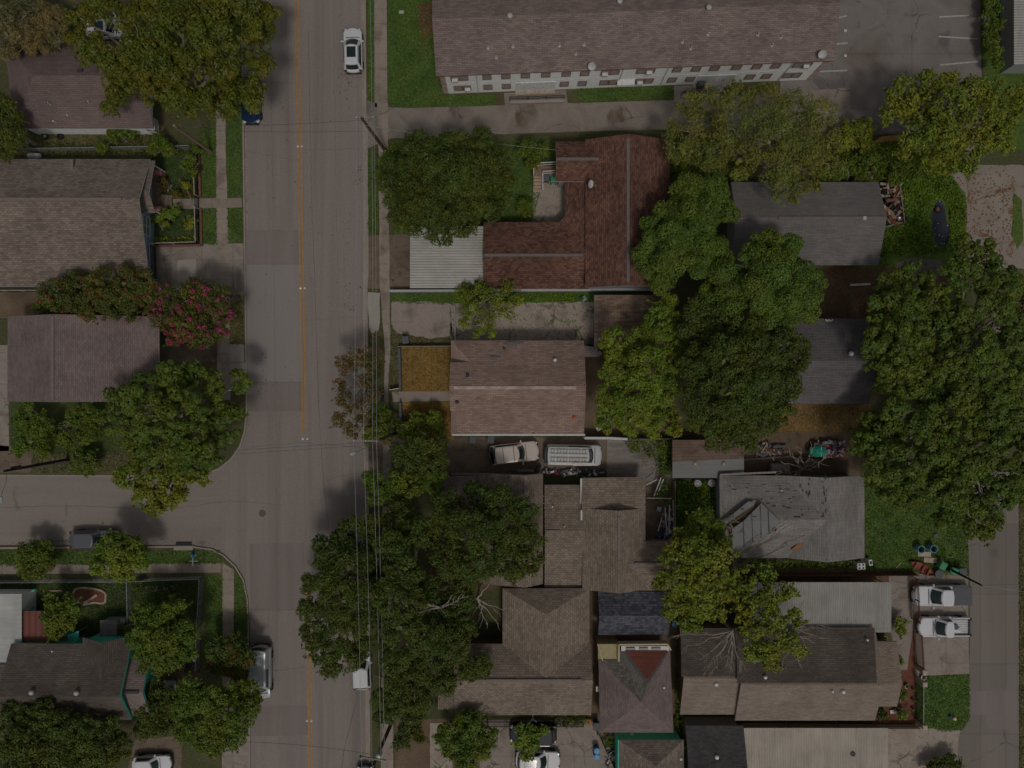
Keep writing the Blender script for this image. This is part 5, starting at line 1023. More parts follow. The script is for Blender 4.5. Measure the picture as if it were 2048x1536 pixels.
# centre column along the main street
tree("live_oak", "broad live oak over the yard of the red roof house", [(805, 320, 42), (840, 300, 44), (800, 370, 48), (850, 350, 52, .5), (905, 300, 48), (955, 285, 36), (990, 320, 38), (905, 350, 54, .9), (955, 345, 48, .6), (1000, 365, 36), (820, 430, 48), (870, 410, 52, .6), (925, 405, 50, .6), (975, 405, 42), (880, 455, 42), (930, 445, 36), (790, 345, 34), (1010, 400, 26)], 'oak', 7.5, (895, 370), .38)
bush("courtyard_bush", "leafy green bush beside the white stair railing", [(1055, 298, 22), (1078, 302, 20), (1065, 320, 18)], 'green', 1.9); bush("courtyard_palm", "dark spiky rosette plant by the courtyard", [(1050, 415, 20)], 'spiky', 1.0)
bush("corner_vine", "ivy clump at the foot of the leaning street pole", [(768, 330, 14), (760, 350, 14), (775, 312, 10), (756, 375, 10)], 'green', 1.2, flowers=("pot_white", .1, .5))
tree("drive_tree", "airy light green tree over the white boundary wall", [(930, 590, 22), (960, 575, 18), (985, 595, 26), (1010, 575, 20), (945, 620, 24), (975, 640, 26), (1010, 620, 22), (930, 645, 16), (960, 665, 14), (1035, 600, 16), (985, 668, 12)], 'airy', 3.2, (975, 600), .06, stems=3)
tree("street_myrtle", "sparse reddish leaved crape myrtle leaning over the kerb", [(690, 730, 22), (720, 715, 24), (748, 730, 20), (680, 770, 14), (735, 760, 20), (690, 800, 22), (720, 820, 24), (680, 840, 18), (705, 860, 18), (745, 790, 16)], 'rusty', 4.6, (765, 790), .09, flowers=("fl_coral", .12, .5), stems=3, dens=.7)
tree("street_shrub", "dense dark green street shrub at the utility pole", [(760, 825, 22), (775, 850, 20), (750, 860, 20), (770, 875, 14), (735, 880, 12)], 'green', 2.6, (762, 850), .08, cat="shrub", flowers=("fl_coral", .1, .5))
bush("front_bush", "bright round bush at the corner of the smaller sod lawn", [(835, 850, 26), (862, 842, 22), (810, 862, 18), (880, 860, 14)], 'bright', 2.2)
tree("street_tree", "slender dark tree between the fence corner and the stained drive", [(840, 900, 34), (875, 890, 24), (820, 930, 30), (860, 930, 30), (800, 905, 20), (845, 960, 24), (885, 920, 16)], 'deep', 5.0, (840, 915), .14)
tree("street_tree", "glossy green tree by the kerb below the stained drive", [(750, 965, 24), (790, 960, 28), (825, 965, 28), (760, 990, 26), (800, 995, 30), (870, 960, 24), (735, 955, 14)], 'green', 4.8, (790, 975), .16)
tree("street_oak", "big dark oak reaching over the main street", [(700, 1075, 44), (750, 1060, 40), (655, 1105, 42), (700, 1130, 56, .5), (640, 1160, 44), (690, 1190, 56, .8), (755, 1120, 46), (625, 1220, 34), (670, 1255, 52, .5), (735, 1190, 50), (735, 1255, 44), (640, 1300, 34), (690, 1315, 38), (715, 1308, 26, -.5), (660, 1335, 22), (615, 1265, 22)], 'oak', 6.6, (760, 1190), .42)
tree("street_oak", "dark oak standing over the sidewalk wires", [(800, 1040, 42), (790, 1090, 44), (835, 1065, 40), (810, 1140, 46), (780, 1190, 44), (800, 1250, 46), (790, 1310, 42), (800, 1360, 40), (775, 1400, 36), (830, 1400, 34), (815, 1200, 44)], 'oak', 8.0, (800, 1200), .4)
tree("yard_oak", "wide spreading oak over the brown roof of the street house", [(900, 1010, 42), (950, 1000, 46), (1000, 1005, 42), (1050, 1020, 34), (885, 1060, 48), (940, 1060, 54, .7), (1000, 1060, 52, .5), (1055, 1075, 40), (900, 1115, 48), (955, 1120, 50), (1010, 1115, 46), (1060, 1120, 32), (1030, 1145, 26), (930, 1160, 34)], 'oak', 7.8, (960, 1080), .42)
tree("yard_oak", "lower oak with dead pale limbs above the hip wing roof", [(860, 1190, 44), (890, 1240, 46), (850, 1270, 46), (920, 1200, 36), (905, 1290, 42), (860, 1330, 44), (920, 1335, 34), (965, 1330, 22), (840, 1375, 36), (890, 1365, 30), (930, 1260, 30)], 'oak', 7.6, (870, 1270), .4, bark="bark_grey", twigs=1)
bare("dead_limbs", "pale dead limbs sticking out of the oak above the hip wing roof", (880, 1215), [(845, 1205), (905, 1190), (925, 1195), (895, 1230), (830, 1215), (850, 1222)], 7.5, 8.9, .11, "bark_pale", 22)
bare("dead_limbs", "broken grey dead branch arching onto the edge of the hip wing roof", (955, 1198), [(985, 1215), (1005, 1220), (975, 1250), (990, 1240), (968, 1205), (978, 1168)], 7.0, 7.5, .12, "bark_pale", 16)
bush("roof_bush", "dense clump of leaves lying over the eave of the hip wing house", [(962, 1335, 22), (950, 1348, 16)], 'deep', 4.8, cat="tree")
tree("street_tree", "small tree at the end of the street oaks beside the brown verge", [(780, 1425, 26), (830, 1420, 28), (845, 1400, 24), (820, 1455, 24), (760, 1435, 14), (805, 1480, 20), (840, 1470, 16)], 'deep', 5.0, (815, 1440), .15)
tree("drive_tree", "bright fan leaved tree beside the white car with the sunroof", [(905, 1455, 28), (945, 1450, 32), (975, 1470, 24), (915, 1490, 32), (955, 1495, 32), (930, 1520, 24), (885, 1475, 16)], 'green', 4.0, (930, 1485), .12)
tree("drive_tree", "small bright tree standing between the black suv and the white car", [(1050, 1460, 18), (1068, 1470, 18), (1040, 1480, 16), (1065, 1492, 18), (1055, 1510, 14), (1085, 1462, 10)], 'bright', 3.4, (1060, 1480), .08)

# east side
tree("wispy_tree", "wispy brown green tree with bare twigs above the grey ridge house", [(1380, 215, 34), (1430, 200, 36), (1480, 195, 40), (1400, 260, 44), (1460, 260, 50), (1530, 215, 52), (1590, 220, 50), (1640, 230, 36), (1540, 280, 56), (1600, 290, 56), (1650, 290, 36), (1360, 300, 34), (1420, 310, 40), (1480, 320, 44), (1550, 340, 46), (1610, 345, 46), (1660, 330, 28), (1570, 385, 34), (1620, 375, 24), (1345, 260, 22)], 'wispy', 7.5, (1520, 290), .3, bark="bark_grey", twigs=5)
bush("understory_bush", "green undergrowth at the foot of the wispy tree near the red roof", [(1350, 310, 24), (1390, 330, 28), (1430, 345, 26), (1365, 350, 22), (1440, 300, 22), (1480, 345, 20), (1345, 335, 14)], 'green', 2.6)
tree("puffy_tree", "dense dark tree of rounded cushions against the red brown roof", [(1370, 385, 42), (1420, 385, 44), (1345, 430, 40), (1395, 430, 46, .6), (1445, 420, 32), (1310, 465, 38), (1355, 480, 44, .5), (1405, 480, 44), (1300, 510, 36), (1345, 530, 42), (1395, 530, 42), (1440, 510, 40), (1320, 560, 30), (1300, 535, 30)], 'puffy', 8.0, (1370, 480), .4, flat=.85)
tree("puffy_tree", "dense cushion crowned tree overlapping the grey ridge roof corner", [(1530, 480, 36), (1570, 500, 36), (1505, 520, 40), (1550, 535, 46, .5), (1600, 540, 36), (1460, 560, 44), (1510, 580, 46), (1560, 590, 46, .4), (1610, 590, 44), (1630, 560, 26), (1420, 590, 38), (1470, 610, 42), (1580, 630, 34), (1620, 630, 22), (1530, 630, 38)], 'puffy', 8.4, (1520, 570), .42, flat=.85)
tree("yard_tree", "fine leaved dark tree filling the space beyond the garage", [(1400, 620, 38), (1390, 670, 44), (1440, 650, 44), (1490, 660, 46), (1400, 730, 48), (1450, 715, 54, .6), (1510, 710, 52, .5), (1560, 690, 44), (1590, 720, 34), (1400, 790, 48), (1455, 780, 54, .7), (1515, 775, 52, .5), (1570, 770, 40), (1410, 840, 44), (1465, 840, 48), (1520, 835, 44), (1560, 820, 32), (1440, 880, 34), (1490, 880, 30), (1600, 690, 24)], 'deep', 8.6, (1470, 760), .45)
tree("yard_tree", "light green back yard tree behind the tan roof house", [(1235, 685, 36), (1285, 680, 36), (1330, 665, 32), (1240, 735, 46), (1290, 735, 50, .6), (1340, 725, 34), (1225, 790, 40), (1275, 790, 48, .5), (1325, 780, 40), (1220, 835, 34), (1265, 840, 38), (1310, 835, 32), (1345, 690, 24), (1345, 630, 22), (1338, 602, 24), (1308, 650, 32), (1318, 620, 26), (1215, 700, 16)], 'bright', 6.4, (1280, 760), .3, scale=.85)
bush("yellow_bush", "yellow green shrub at the fence corner behind the back yard tree", [(1335, 830, 24), (1345, 855, 20), (1310, 860, 18), (1320, 815, 14)], 'yellow', 3.4)
cover("vine_cover", "tangled green vines spilling over the back fence and deck", [(1235, 862), (1380, 868), (1392, 900), (1350, 925), (1330, 955), (1312, 945), (1310, 915), (1260, 905)], 'green', 1.6, 90)
cover("vine_cover", "green vines climbing over the cluttered patio posts", [(1318, 950), (1330, 958), (1345, 985), (1350, 1010), (1330, 1010), (1318, 990), (1312, 1005), (1300, 1000)], 'green', 2.2, 110)
tree("lot_tree", "open crowned yellow green tree beside the parking lot", [(1800, 180, 34), (1850, 170, 36), (1900, 180, 38), (1945, 185, 36), (1990, 190, 34), (1790, 225, 34), (1840, 220, 42), (1895, 225, 46, .5), (1950, 235, 48, .4), (2005, 230, 42), (1830, 270, 40), (1885, 280, 46), (1940, 285, 44), (1995, 280, 40), (1870, 325, 36), (1925, 325, 34), (2040, 200, 40), (1810, 305, 20)], 'yellow', 7.5, (1900, 250), .3, bark="bark_grey", dens=.75, twigs=1)
bush("lot_bush", "loose yellow green bush at the end of the concrete lot", [(1700, 260, 24), (1725, 255, 20), (1690, 285, 20), (1722, 285, 22)], 'yellow', 2.4)
tree("wild_growth", "mass of low green saplings over the weedy yard", [(1690, 330, 26), (1740, 325, 24), (1720, 350, 20), (1790, 355, 18), (1670, 350, 18), (1760, 345, 16), (1650, 365, 14)], 'green', 1.8, r0=.05, cat="thicket", stems=4)
tree("lot_vine", "vine covered hedge along the edge of the parking lot", [(1985, 20, 18), (1988, 50, 18), (1984, 80, 16), (1990, 105, 16), (1994, 130, 12), (1986, -15, 20)], 'green', 2.0, r0=.05, cat="hedge", stems=3)
cover("grass_growth", "tall lush grass of the weedy yard around the scrap pile", [(1740, 350), (1900, 345), (1930, 400), (1930, 470), (1905, 505), (1740, 515), (1770, 460), (1808, 450), (1805, 365)], 'green', .45, 150, "grass", "lf_grass", .9, .14, (1880, 448, 19, 52))
cover("undergrowth", "bright leafy undergrowth between the wispy tree and the scrap pile", [(1650, 345), (1700, 300), (1770, 290), (1850, 310), (1960, 330), (1900, 352), (1810, 365), (1760, 362), (1740, 370), (1690, 366)], 'green', 1.3, 130, "undergrowth")
tree("alley_tree", "big tufted tree over the charcoal roof", [(1780, 570, 40), (1830, 560, 40), (1770, 620, 46), (1820, 610, 48, .4), (1870, 600, 40), (1760, 670, 44), (1810, 665, 52, .6), (1865, 655, 46), (1760, 720, 40), (1805, 720, 46), (1850, 710, 44), (1780, 770, 42), (1830, 765, 46), (1745, 690, 26), (1910, 610, 30), (1885, 740, 40), (1898, 665, 38), (1870, 790, 42)], 'tuft', 8.4, (1815, 660), .4)
tree("alley_tree", "tall tufted tree between the leafy concrete pad and the alley", [(1930, 500, 36), (1970, 510, 36), (1915, 550, 40), (1965, 560, 42), (2010, 560, 40), (2040, 600, 44), (1990, 620, 48), (2030, 670, 48), (1960, 690, 44), (2000, 720, 50, .6), (2040, 740, 46), (1950, 760, 44), (1995, 790, 48), (2045, 810, 44), (1920, 720, 32), (1925, 640, 34), (1925, 800, 40), (1975, 830, 40), (2020, 850, 36)], 'tuft', 8.8, (1990, 660), .45)
tree("alley_tree", "tufted tree spreading over the lush rear lawn", [(1740, 850, 36), (1790, 830, 44), (1730, 890, 36), (1780, 880, 48), (1830, 860, 50, .5), (1885, 840, 46), (1770, 930, 46), (1825, 920, 52, .6), (1880, 905, 50), (1790, 975, 44), (1840, 975, 46), (1750, 960, 26), (1720, 870, 20), (1800, 1005, 26), (1890, 960, 36), (1860, 820, 36)], 'tuft', 8.2, (1820, 910), .42)
tree("alley_tree", "tufted tree hanging over the mouth of the alley", [(1940, 860, 46), (1990, 860, 46), (2040, 870, 46), (1935, 920, 48), (1985, 925, 50, .5), (2035, 930, 46), (1900, 970, 46), (1950, 985, 50), (2000, 985, 46), (1905, 1020, 40), (1950, 1040, 42), (1985, 1040, 30), (1880, 1035, 26), (1975, 1070, 20), (2045, 980, 36)], 'tuft', 8.0, (1960, 950), .4)
tree("yellow_tree", "yellow green tree between the split roof house and the worn grey house", [(1395, 1045, 26), (1420, 1065, 34), (1370, 1080, 32), (1440, 1100, 34), (1400, 1105, 42, .4), (1350, 1115, 34), (1420, 1150, 38), (1370, 1160, 36), (1330, 1160, 26), (1450, 1175, 30), (1400, 1200, 38), (1350, 1205, 32), (1380, 1240, 28), (1335, 1225, 20), (1430, 1225, 26)], 'yellow', 7.0, (1430, 1150), .25, bark="bark")
tree("yellow_tree", "ragged yellow green tree over the grey tin shelter", [(1485, 1160, 32), (1530, 1150, 26), (1490, 1205, 34), (1540, 1195, 32), (1575, 1185, 22), (1500, 1250, 32), (1545, 1245, 32), (1585, 1235, 24), (1530, 1295, 32), (1575, 1285, 28), (1600, 1300, 20), (1545, 1325, 22), (1500, 1305, 22)], 'yellow', 6.6, (1520, 1230), .22, bark="bark_grey", twigs=2, dens=.8)
bare("bare_tree", "leafless fan of pale twigs lying over the dark brown roof", (1465, 1262), [(1375, 1290), (1400, 1320), (1425, 1340), (1450, 1335), (1480, 1330), (1360, 1270), (1410, 1345), (1465, 1345)], 6.0, 6.6, .11, "bark_grey", 70)
bare("bare_tree", "leafless pale branches beside the yellow green tree on the dark brown roof", (1585, 1262), [(1640, 1250), (1630, 1285), (1600, 1330), (1565, 1340), (1640, 1275), (1612, 1195), (1635, 1232)], 6.0, 6.4, .09, "bark_grey", 50)
bare("fallen_branch", "dark fallen branch lying across the worn grey roof", (1438, 1150), [(1530, 1075), (1565, 1058), (1580, 1040), (1610, 1070), (1510, 1110), (1575, 1080)], 4.2, 4.9, .1, "bark", 10, "branch")
bare("bare_shrub", "leafless pale shrub beside the old tank above the worn grey roof", (1608, 938), [(1565, 925), (1580, 905), (1600, 895), (1625, 900), (1650, 915), (1565, 945), (1640, 935), (1590, 950)], 1.2, 2.6, .07, "bark_pale", 70, "shrub")
bare("bare_shrub", "tangle of bare tan twigs in the gap of the worn grey roof", (1490, 1055), [(1470, 1040), (1455, 1055), (1480, 1070), (1500, 1040), (1505, 1062), (1465, 1065)], 4.0, 4.3, .04, "bark_grey", 36, "shrub")
cover("hedge_cover", "low leafy hedge strip below the twin gable house", [(1345, 1435), (1470, 1434), (1470, 1450), (1372, 1452), (1366, 1500), (1345, 1480)], 'yellow', 1.1, 110, "hedge")
cover("hedge_cover", "narrow strip of ground ivy beside the patchwork house", [(1348, 1270), (1360, 1270), (1364, 1440), (1350, 1440)], 'green', 1.0, 110, "ground cover")
cover("hedge_cover", "weeds along the fence below the worn grey house", [(1500, 1118), (1720, 1118), (1700, 1138), (1490, 1136)], 'green', .8, 80, "ground cover")
cover("hedge_cover", "overgrown grass in the narrow yard of fans", [(1350, 962), (1430, 962), (1440, 1030), (1400, 1050), (1350, 1060)], 'green', .6, 90, "grass", "lf_grass")
cover("hedge_cover", "weeds sprouting beside the teal house", [(1200, 1467), (1236, 1467), (1234, 1490), (1215, 1495), (1203, 1480)], 'green', .8, 100, "ground cover")
cover("hedge_cover", "leafy growth at the corner of the teal wall", [(1330, 1466), (1368, 1466), (1372, 1500), (1366, 1482), (1328, 1480)], 'yellow', 2.4, 130, "ground cover")
cover("hedge_cover", "leafy strip along the black iron fence by the white car drive", [(1108, 1434), (1180, 1434), (1180, 1445), (1140, 1455), (1112, 1450)], 'green', .7, 100, "ground cover")
cover("hedge_cover", "grassy weeds along the white boundary wall", [(905, 586), (1150, 586), (1150, 604), (1000, 606), (910, 604)], 'green', .35, 110, "grass", "lf_grass")
cover("hedge_cover", "scrubby weeds in the side yard of the plum house", [(50, 285), (210, 290), (300, 268), (320, 310), (60, 312)], 'deep', .6, 60, "ground cover")
cover("hedge_cover", "flowering garden plants inside the iron fence, by the gate", [(362, 370), (396, 365), (397, 395), (375, 395)], 'rusty', .6, 110, "flowers")
cover("hedge_cover", "border of low yellow plants inside the iron fence", [(310, 474), (398, 474), (398, 486), (310, 487)], 'yellow', .35, 60, "flowers")
cover("fallen_leaves", "brown leaves scattered on the pale concrete pad", [(1900, 345), (2030, 340), (2030, 520), (1925, 510), (1935, 400)], 'olive', .05, 9, "leaves", "lf_fallen", 4, .12)
cover("fallen_leaves", "brown leaves littering the weathered deck and vines", [(1255, 890), (1312, 895), (1315, 955), (1290, 940), (1270, 905)], 'olive', .12, 14, "leaves", "lf_fallen", 4, .1)
for i, (px, py, kd, lab) in enumerate(((1795, 1320, 'yellow', "yellow green plant at the top of the red mulch bed"), (1803, 1390, 'green', "green plant beside the iron gate in the mulch bed"), (1805, 1428, 'yellow', "bushy plant at the lower end of the mulch bed"), (1758, 1272, 'deep', "dark plant against the twin gable porch"), (1765, 1430, 'deep', "dark plant at the lower corner of the porch bed"))):
    bush("garden_plant", lab, [(px, py, 11)], kd, .8)
bush("shrub", "young shrub beside the iron fence gate path", [(1800, 1245, 12), (1804, 1262, 10)], 'yellow', 1.2)
bush("verge_shrub", "dark low shrub in the cracked tan drive at the picture edge", [(1880, 1530, 22), (1905, 1525, 18), (1860, 1535, 16)], 'deep', .9)
bush("eave_bush", "small bush pushing out beside the carport roof", [(935, 578, 14), (958, 572, 12), (975, 580, 10)], 'deep', 2.5)

def lawn(px, mats, h=.07, dens=70, label="short grass blades", l=.11): return cover("grass", label, px, 'green', h, dens, "grass", mats, .7, l)
for px, mt, lab in (([(773, -40), (868, -40), (885, 192), (990, 192), (988, 210), (830, 215), (778, 212)], "lf_lawn", "mown grass of the apartment end lawn"), ([(735, -40), (748, -40), (750, 206), (737, 204)], "lf_lawn", "grass of the verge by the white suv"), ([(1154, 177), (1347, 171), (1348, 199), (1154, 205)], "lf_lawn", "grass of the strip before the apartment wall"),
    ([(736, 301), (753, 301), (758, 472), (735, 472)], "lf_lawn", "grass of the verge by the leaning pole"), ([(781, 283), (1110, 283), (1064, 445), (790, 468)], "lf_lawn", "grass of the oak yard"), ([(781, 585), (905, 585), (905, 610), (782, 606)], "lf_lawn", "grass along the boundary wall"), ([(780, 648), (800, 670), (902, 678), (902, 694), (799, 694), (799, 792), (782, 782)], "lf_lawn_dry", "weedy grass around the black bin"),
    ([(803, 695), (906, 695), (906, 781), (805, 781)], "lf_sod", "orange tan blades of the larger sod lawn"), ([(806, 805), (906, 805), (906, 876), (806, 876)], "lf_sod", "orange tan blades of the smaller sod lawn"), ([(1729, 930), (1932, 930), (1937, 1152), (1730, 1146)], "lf_lawn", "lush grass of the rear lawn"), ([(1830, 1352), (1939, 1348), (1940, 1442), (1925, 1460), (1888, 1463), (1831, 1452)], "lf_lawn", "grass of the alley corner lawn"),
    ([(454, 240), (482, 240), (485, 394), (454, 395)], "lf_lawn", "grass of the verge by the dark blue car"), ([(454, 417), (485, 416), (487, 483), (456, 488)], "lf_lawn", "grass of the verge by the white car drive"), ([(401, 250), (433, 250), (433, 395), (403, 395)], "lf_lawn", "grass of the panel near the wooden pole"), ([(403, 417), (434, 416), (435, 490), (403, 492)], "lf_lawn", "grass of the panel below the garden walk"), ([(303, 300), (398, 300), (400, 396), (340, 396), (345, 420), (400, 420), (400, 490), (303, 490)], "lf_lawn_dark", "grass of the iron fenced garden"),
    ([(459, 590), (487, 590), (488, 690), (458, 688)], "lf_lawn_dry", "grass of the verge below the pink tree"), ([(-20, 256), (330, 256), (330, 314), (-20, 314)], "lf_lawn_dry", "scrub grass of the tyre yard"), ([(64, 907), (262, 903), (262, 942), (64, 946)], "lf_lawn_dry", "brown grass under the side street pole"), ([(-20, 1101), (440, 1101), (444, 1128), (-20, 1132)], "lf_lawn", "grass of the verge below the black sedan"), ([(469, 1138), (487, 1167), (496, 1210), (498, 1267), (468, 1274)], "lf_lawn", "grass of the curved verge"),
    ([(411, 1150), (446, 1150), (446, 1292), (409, 1292)], "lf_lawn", "grass outside the chain link fence"), ([(-20, 1168), (405, 1160), (400, 1345), (-20, 1345)], "lf_lawn_dark", "grass of the fenced lawn"), ([(1345, 955), (1445, 955), (1445, 1130), (1345, 1130)], "lf_lawn_dark", "long grass beside the worn grey house"), ([(2036, 560), (2075, 560), (2075, 1560), (2038, 1560)], "lf_lawn_dry", "dry grass beyond the alley"), ([(1550, 798), (1737, 798), (1737, 864), (1550, 864)], "lf_sod", "tan blades behind the grey house"), ([(738, 666), (766, 658), (766, 724), (738, 718)], "lf_lawn_dry", "patchy grass above the street shrub"), ([(1642, 522), (1898, 522), (1898, 648), (1642, 648)], "lf_fallen", "fallen leaves of the yard between the grey houses"), ([(902, 604), (1186, 604), (1180, 690), (902, 690)], "lf_lawn", "weeds in the joints of the cracked drive")):
    d_ = 7 if "joints" in lab else 18 if "fallen" in lab else 90 if "dark" in mt or "sod" in mt else 110
    lawn(px, mt, .07, d_, lab, .1)
# ------------------------------------------------------------------ vehicles (built nose towards +x, then turned)
def outline(x0, x1, hw, rf, rb, bf, bb, n=5):
    """closed top view outline: front bulge bf, rear bulge bb, corner radii; points run front, left side, rear, right side"""
    P = []
    for i in range(n): t = -1 + 2 * i / (n - 1); y = t * (hw - rf); P.append((x1 - bf * t * t, y))
    c = (x1 - bf - rf, hw - rf)
    for i in range(1, 4): a = pi / 2 * i / 4; P.append((c[0] + cos(a) * rf, c[1] + sin(a) * rf))
    for i in range(n): t = i / (n - 1); P.append((c[0] + (x0 + bb + rb - c[0]) * t, hw))
    c2 = (x0 + bb + rb, hw - rb)
    for i in range(1, 4): a = pi / 2 + pi / 2 * i / 4; P.append((c2[0] + cos(a) * rb, c2[1] + sin(a) * rb))
    for i in range(n): t = 1 - 2 * i / (n - 1); P.append((x0 + bb * t * t, t * (hw - rb)))
    for i in range(1, 4): a = pi + pi / 2 * i / 4; P.append((c2[0] + cos(a) * rb, -c2[1] + sin(a) * rb))
    for i in range(n): t = i / (n - 1); P.append((c2[0] + (c[0] - c2[0]) * t, -hw))
    for i in range(1, 4): a = 1.5 * pi + pi / 2 * i / 4; P.append((c[0] + cos(a) * rf, -c[1] + sin(a) * rf))
    return P
def ring(P, z, sx=1.0, sy=1.0, cx=0.0): return [Vector((cx + (p[0] - cx) * sx, p[1] * sy, z if not callable(z) else z(p[0]))) for p in P]
def car(name, label, px, py, ang, Ln, Wd, Ht, paint, cab, group="vehicles parked around the block", belt=.92, roof_glass=None, rails=None, bed=None, hoodz=.86, roofpaint=None, taper=(.78, .8), style="car", zsee=.8, seams=True):
    """cab = (rear base x, front base x, rear top x, front top x) as fractions of length from the tail"""
    t = thing(name, label, "van" if style == "van" else "pickup truck" if bed else "car", W(px, py, zsee), R_(ang), group)
    road_z = ZR if (480 < px < 745 or (940 < py < 1100 and px < 480)) else .012
    t.location.z = road_z
    x0, x1 = -Ln / 2, Ln / 2; hw = Wd / 2; fx = lambda f: x0 + f * Ln
    nose = .22 if style != "van" else .12; P = outline(x0, x1, hw, .32, .24, nose, .12)
    hz = lambda x: hoodz - .1 * max(0, (x - fx(cab[1])) / max(.1, x1 - fx(cab[1]))) ** 1.6 if x > fx(cab[1]) - .2 else (belt - .02 if not bed else bed[2])
    m = MB(); m.loft([ring(P, .22, .94, .9), ring(P, .4, .985, .97), ring(P, .62), ring(P, lambda x: hz(x) - .1, .995, .985), ring(P, lambda x: hz(x) - .02, .975, .95), ring(P, hz, .93, .88)])
    body = m.build("body", paint, t, local=True, smooth=True)
    # cabin: painted frustum with glass panels proud of it
    A = outline(fx(cab[0]), fx(cab[1]), hw * .93, .25, .2, .16, .08); B = outline(fx(cab[2]), fx(cab[3]), hw * taper[0], .2, .18, .12, .06); n = len(A)
    top = Ht - .07; loA = [Vector((p[0], p[1], belt - .06)) for p in A]; hiB = [Vector((p[0], p[1], top)) for p in B]
    m = MB(); m.loft([loA, hiB, [Vector((p[0] * .985 + .015 * fx((cab[2] + cab[3]) / 2), p[1] * .96, top + .05)) for p in B], [Vector((p[0] * .9 + .1 * fx((cab[2] + cab[3]) / 2), p[1] * .8, Ht)) for p in B]])
    m.build("roof", roofpaint or paint, t, local=True, smooth=False)
    cen = Vector((fx((cab[0] + cab[1]) / 2), 0, belt))
    def glass(nm, idx, t0=.12, t1=.9, g="car_glass"):
        m = MB(); lo, hi = [], []
        for i in idx:
            a, b = loA[i % n], hiB[i % n]; p, q = a.lerp(b, t0), a.lerp(b, t1)
            o = Vector((p.x - cen.x, p.y, 0)); 
            if abs(o.x) > abs(o.y) * (Ln / Wd) * .62: o = Vector((1 if o.x > 0 else -1, 0, .5))
            else: o = Vector((0, 1 if o.y > 0 else -1, .5))
            o = o.normalized() * .018; lo.append(p + o); hi.append(q + o)
        k = len(lo); m.add(lo + hi, [(i, i + 1, k + i + 1, k + i) for i in range(k - 1)]); return m.build(nm, g, t, local=True)
    glass("windshield", list(range(0, 5)), .06, .95)
    if not bed or style == "pickup": glass("rear_window", list(range(16, 21)), .2, .9)
    for a in ((8, 12), (24, 28)) if style != "van" else ((8, 10), (26, 28)):
        mid = (a[0] + a[1]) // 2
        if style == "van": glass("side_window", [a[0], a[0] + 1, a[0] + 2], .3, .85)
        else: glass("side_window", [a[0], a[0] + 1, mid], .2, .88); glass("side_window", [mid, a[1] - 1, a[1]], .2, .88)
    if seams:
        m = MB(); xx = fx(cab[1]) + .1; zz = hz(xx + .1) + .004
        m.box((xx, 0, zz - .012), (.05, hw * 1.5, .03)); m.build("wiper_cowl", "black_plastic", t, local=True)
    for s in (-1, 1):
        for f in (.2, .81):
            w = bpy.data.objects.new("wheel", None); COL.objects.link(w); w.parent = t; w.location = (fx(f), s * (hw - .1), 0)
            m = MB(); m.lathe((0, 0, .33), [(.2, -.11), (.33, -.11), (.345, 0), (.33, .11), (.2, .11)], 18, 'Y'); m.build("tyre", "tyre", w, local=True)
            m = MB(); m.lathe((0, 0, .33), [(.02, -.115), (.2, -.1), (.21, 0), (.2, .1), (.02, .115)], 14, 'Y'); m.build("rim", "rim", w, local=True)
        m = MB(); m.bbox((x1 - .22 - nose * .35, s * (hw - .3), .68), (.3, .36, .16), .05, s * -.35); m.build("headlight", "lamp_clear", t, local=True)
        m = MB(); m.bbox((x0 + .16, s * (hw - .2), .82), (.16, .26, .2), .03, s * .3); m.build("tail_light", "lamp_red", t, local=True)
        m = MB(); m.bbox((fx(cab[1]) - .32, s * (hw + .1), belt + .06), (.14, .24, .16), .05); m.build("mirror", paint if style != "van" else "black_plastic", t, local=True)
    m = MB(); m.bbox((x1 - .1, 0, .42), (.16, Wd * .72, .2), .05); m.build("grille", "black_plastic", t, local=True)
    m = MB(); m.bbox((x0 + .06, 0, .45), (.16, Wd * .8, .22), .05); m.build("bumper", "black_plastic", t, local=True)
    if roof_glass:
        m = MB(); m.bbox((fx(roof_glass[0]), 0, Ht + .005), (roof_glass[1], hw * 2 * taper[0] * .62, .03), .012); m.build("sunroof", "car_glass", t, local=True)
    if rails:
        for s in (-1, 1): m = MB(); m.tube([(fx(cab[2]) + .15, s * hw * taper[0] * .94, Ht - .02), (fx(cab[2]) + .3, s * hw * taper[0] * .95, Ht + .05), (fx(cab[3]) - .4, s * hw * taper[0] * .95, Ht + .05), (fx(cab[3]) - .2, s * hw * taper[0] * .94, Ht - .02)], .03); m.build("roof_rail", rails, t, local=True)
    if bed:
        a, b, z, kind = bed; L_ = (b - a) * Ln; xm = fx((a + b) / 2)
        if kind == "cover": m = MB(); m.bbox((xm, 0, z + .03), (L_ + .06, Wd * .93, .08), .03); m.build("bed_cover", "tonneau", t, local=True)
        else:
            m = MB(); m.box((xm, 0, z + .008), (L_, Wd * .8, .02)); m.build("bed", "alu", t, local=True)
            m = MB(); [m.box((xm, -Wd * .36 + k * Wd * .09, z + .03), (L_ - .06, .05, .03)) for k in range(9)]; m.build("bed_rib", "metal", t, local=True)
            for s in (-1, 1): m = MB(); m.bbox((xm, s * Wd * .445, z + .12), (L_ + .04, .13, .26), .03); m.build("bed_side", paint, t, local=True); m = MB(); m.box((xm, s * Wd * .4, z + .255), (L_, .05, .02)); m.build("bed_rail", "black_plastic", t, local=True)
            m = MB(); m.bbox((fx(a) - .06, 0, z + .1), (.16, Wd * .82, .28), .03); m.build("tailgate", "tonneau", t, local=True)
    return t
CAB = (.08, .70, .14, .56); SUVC = (.03, .74, .10, .54)
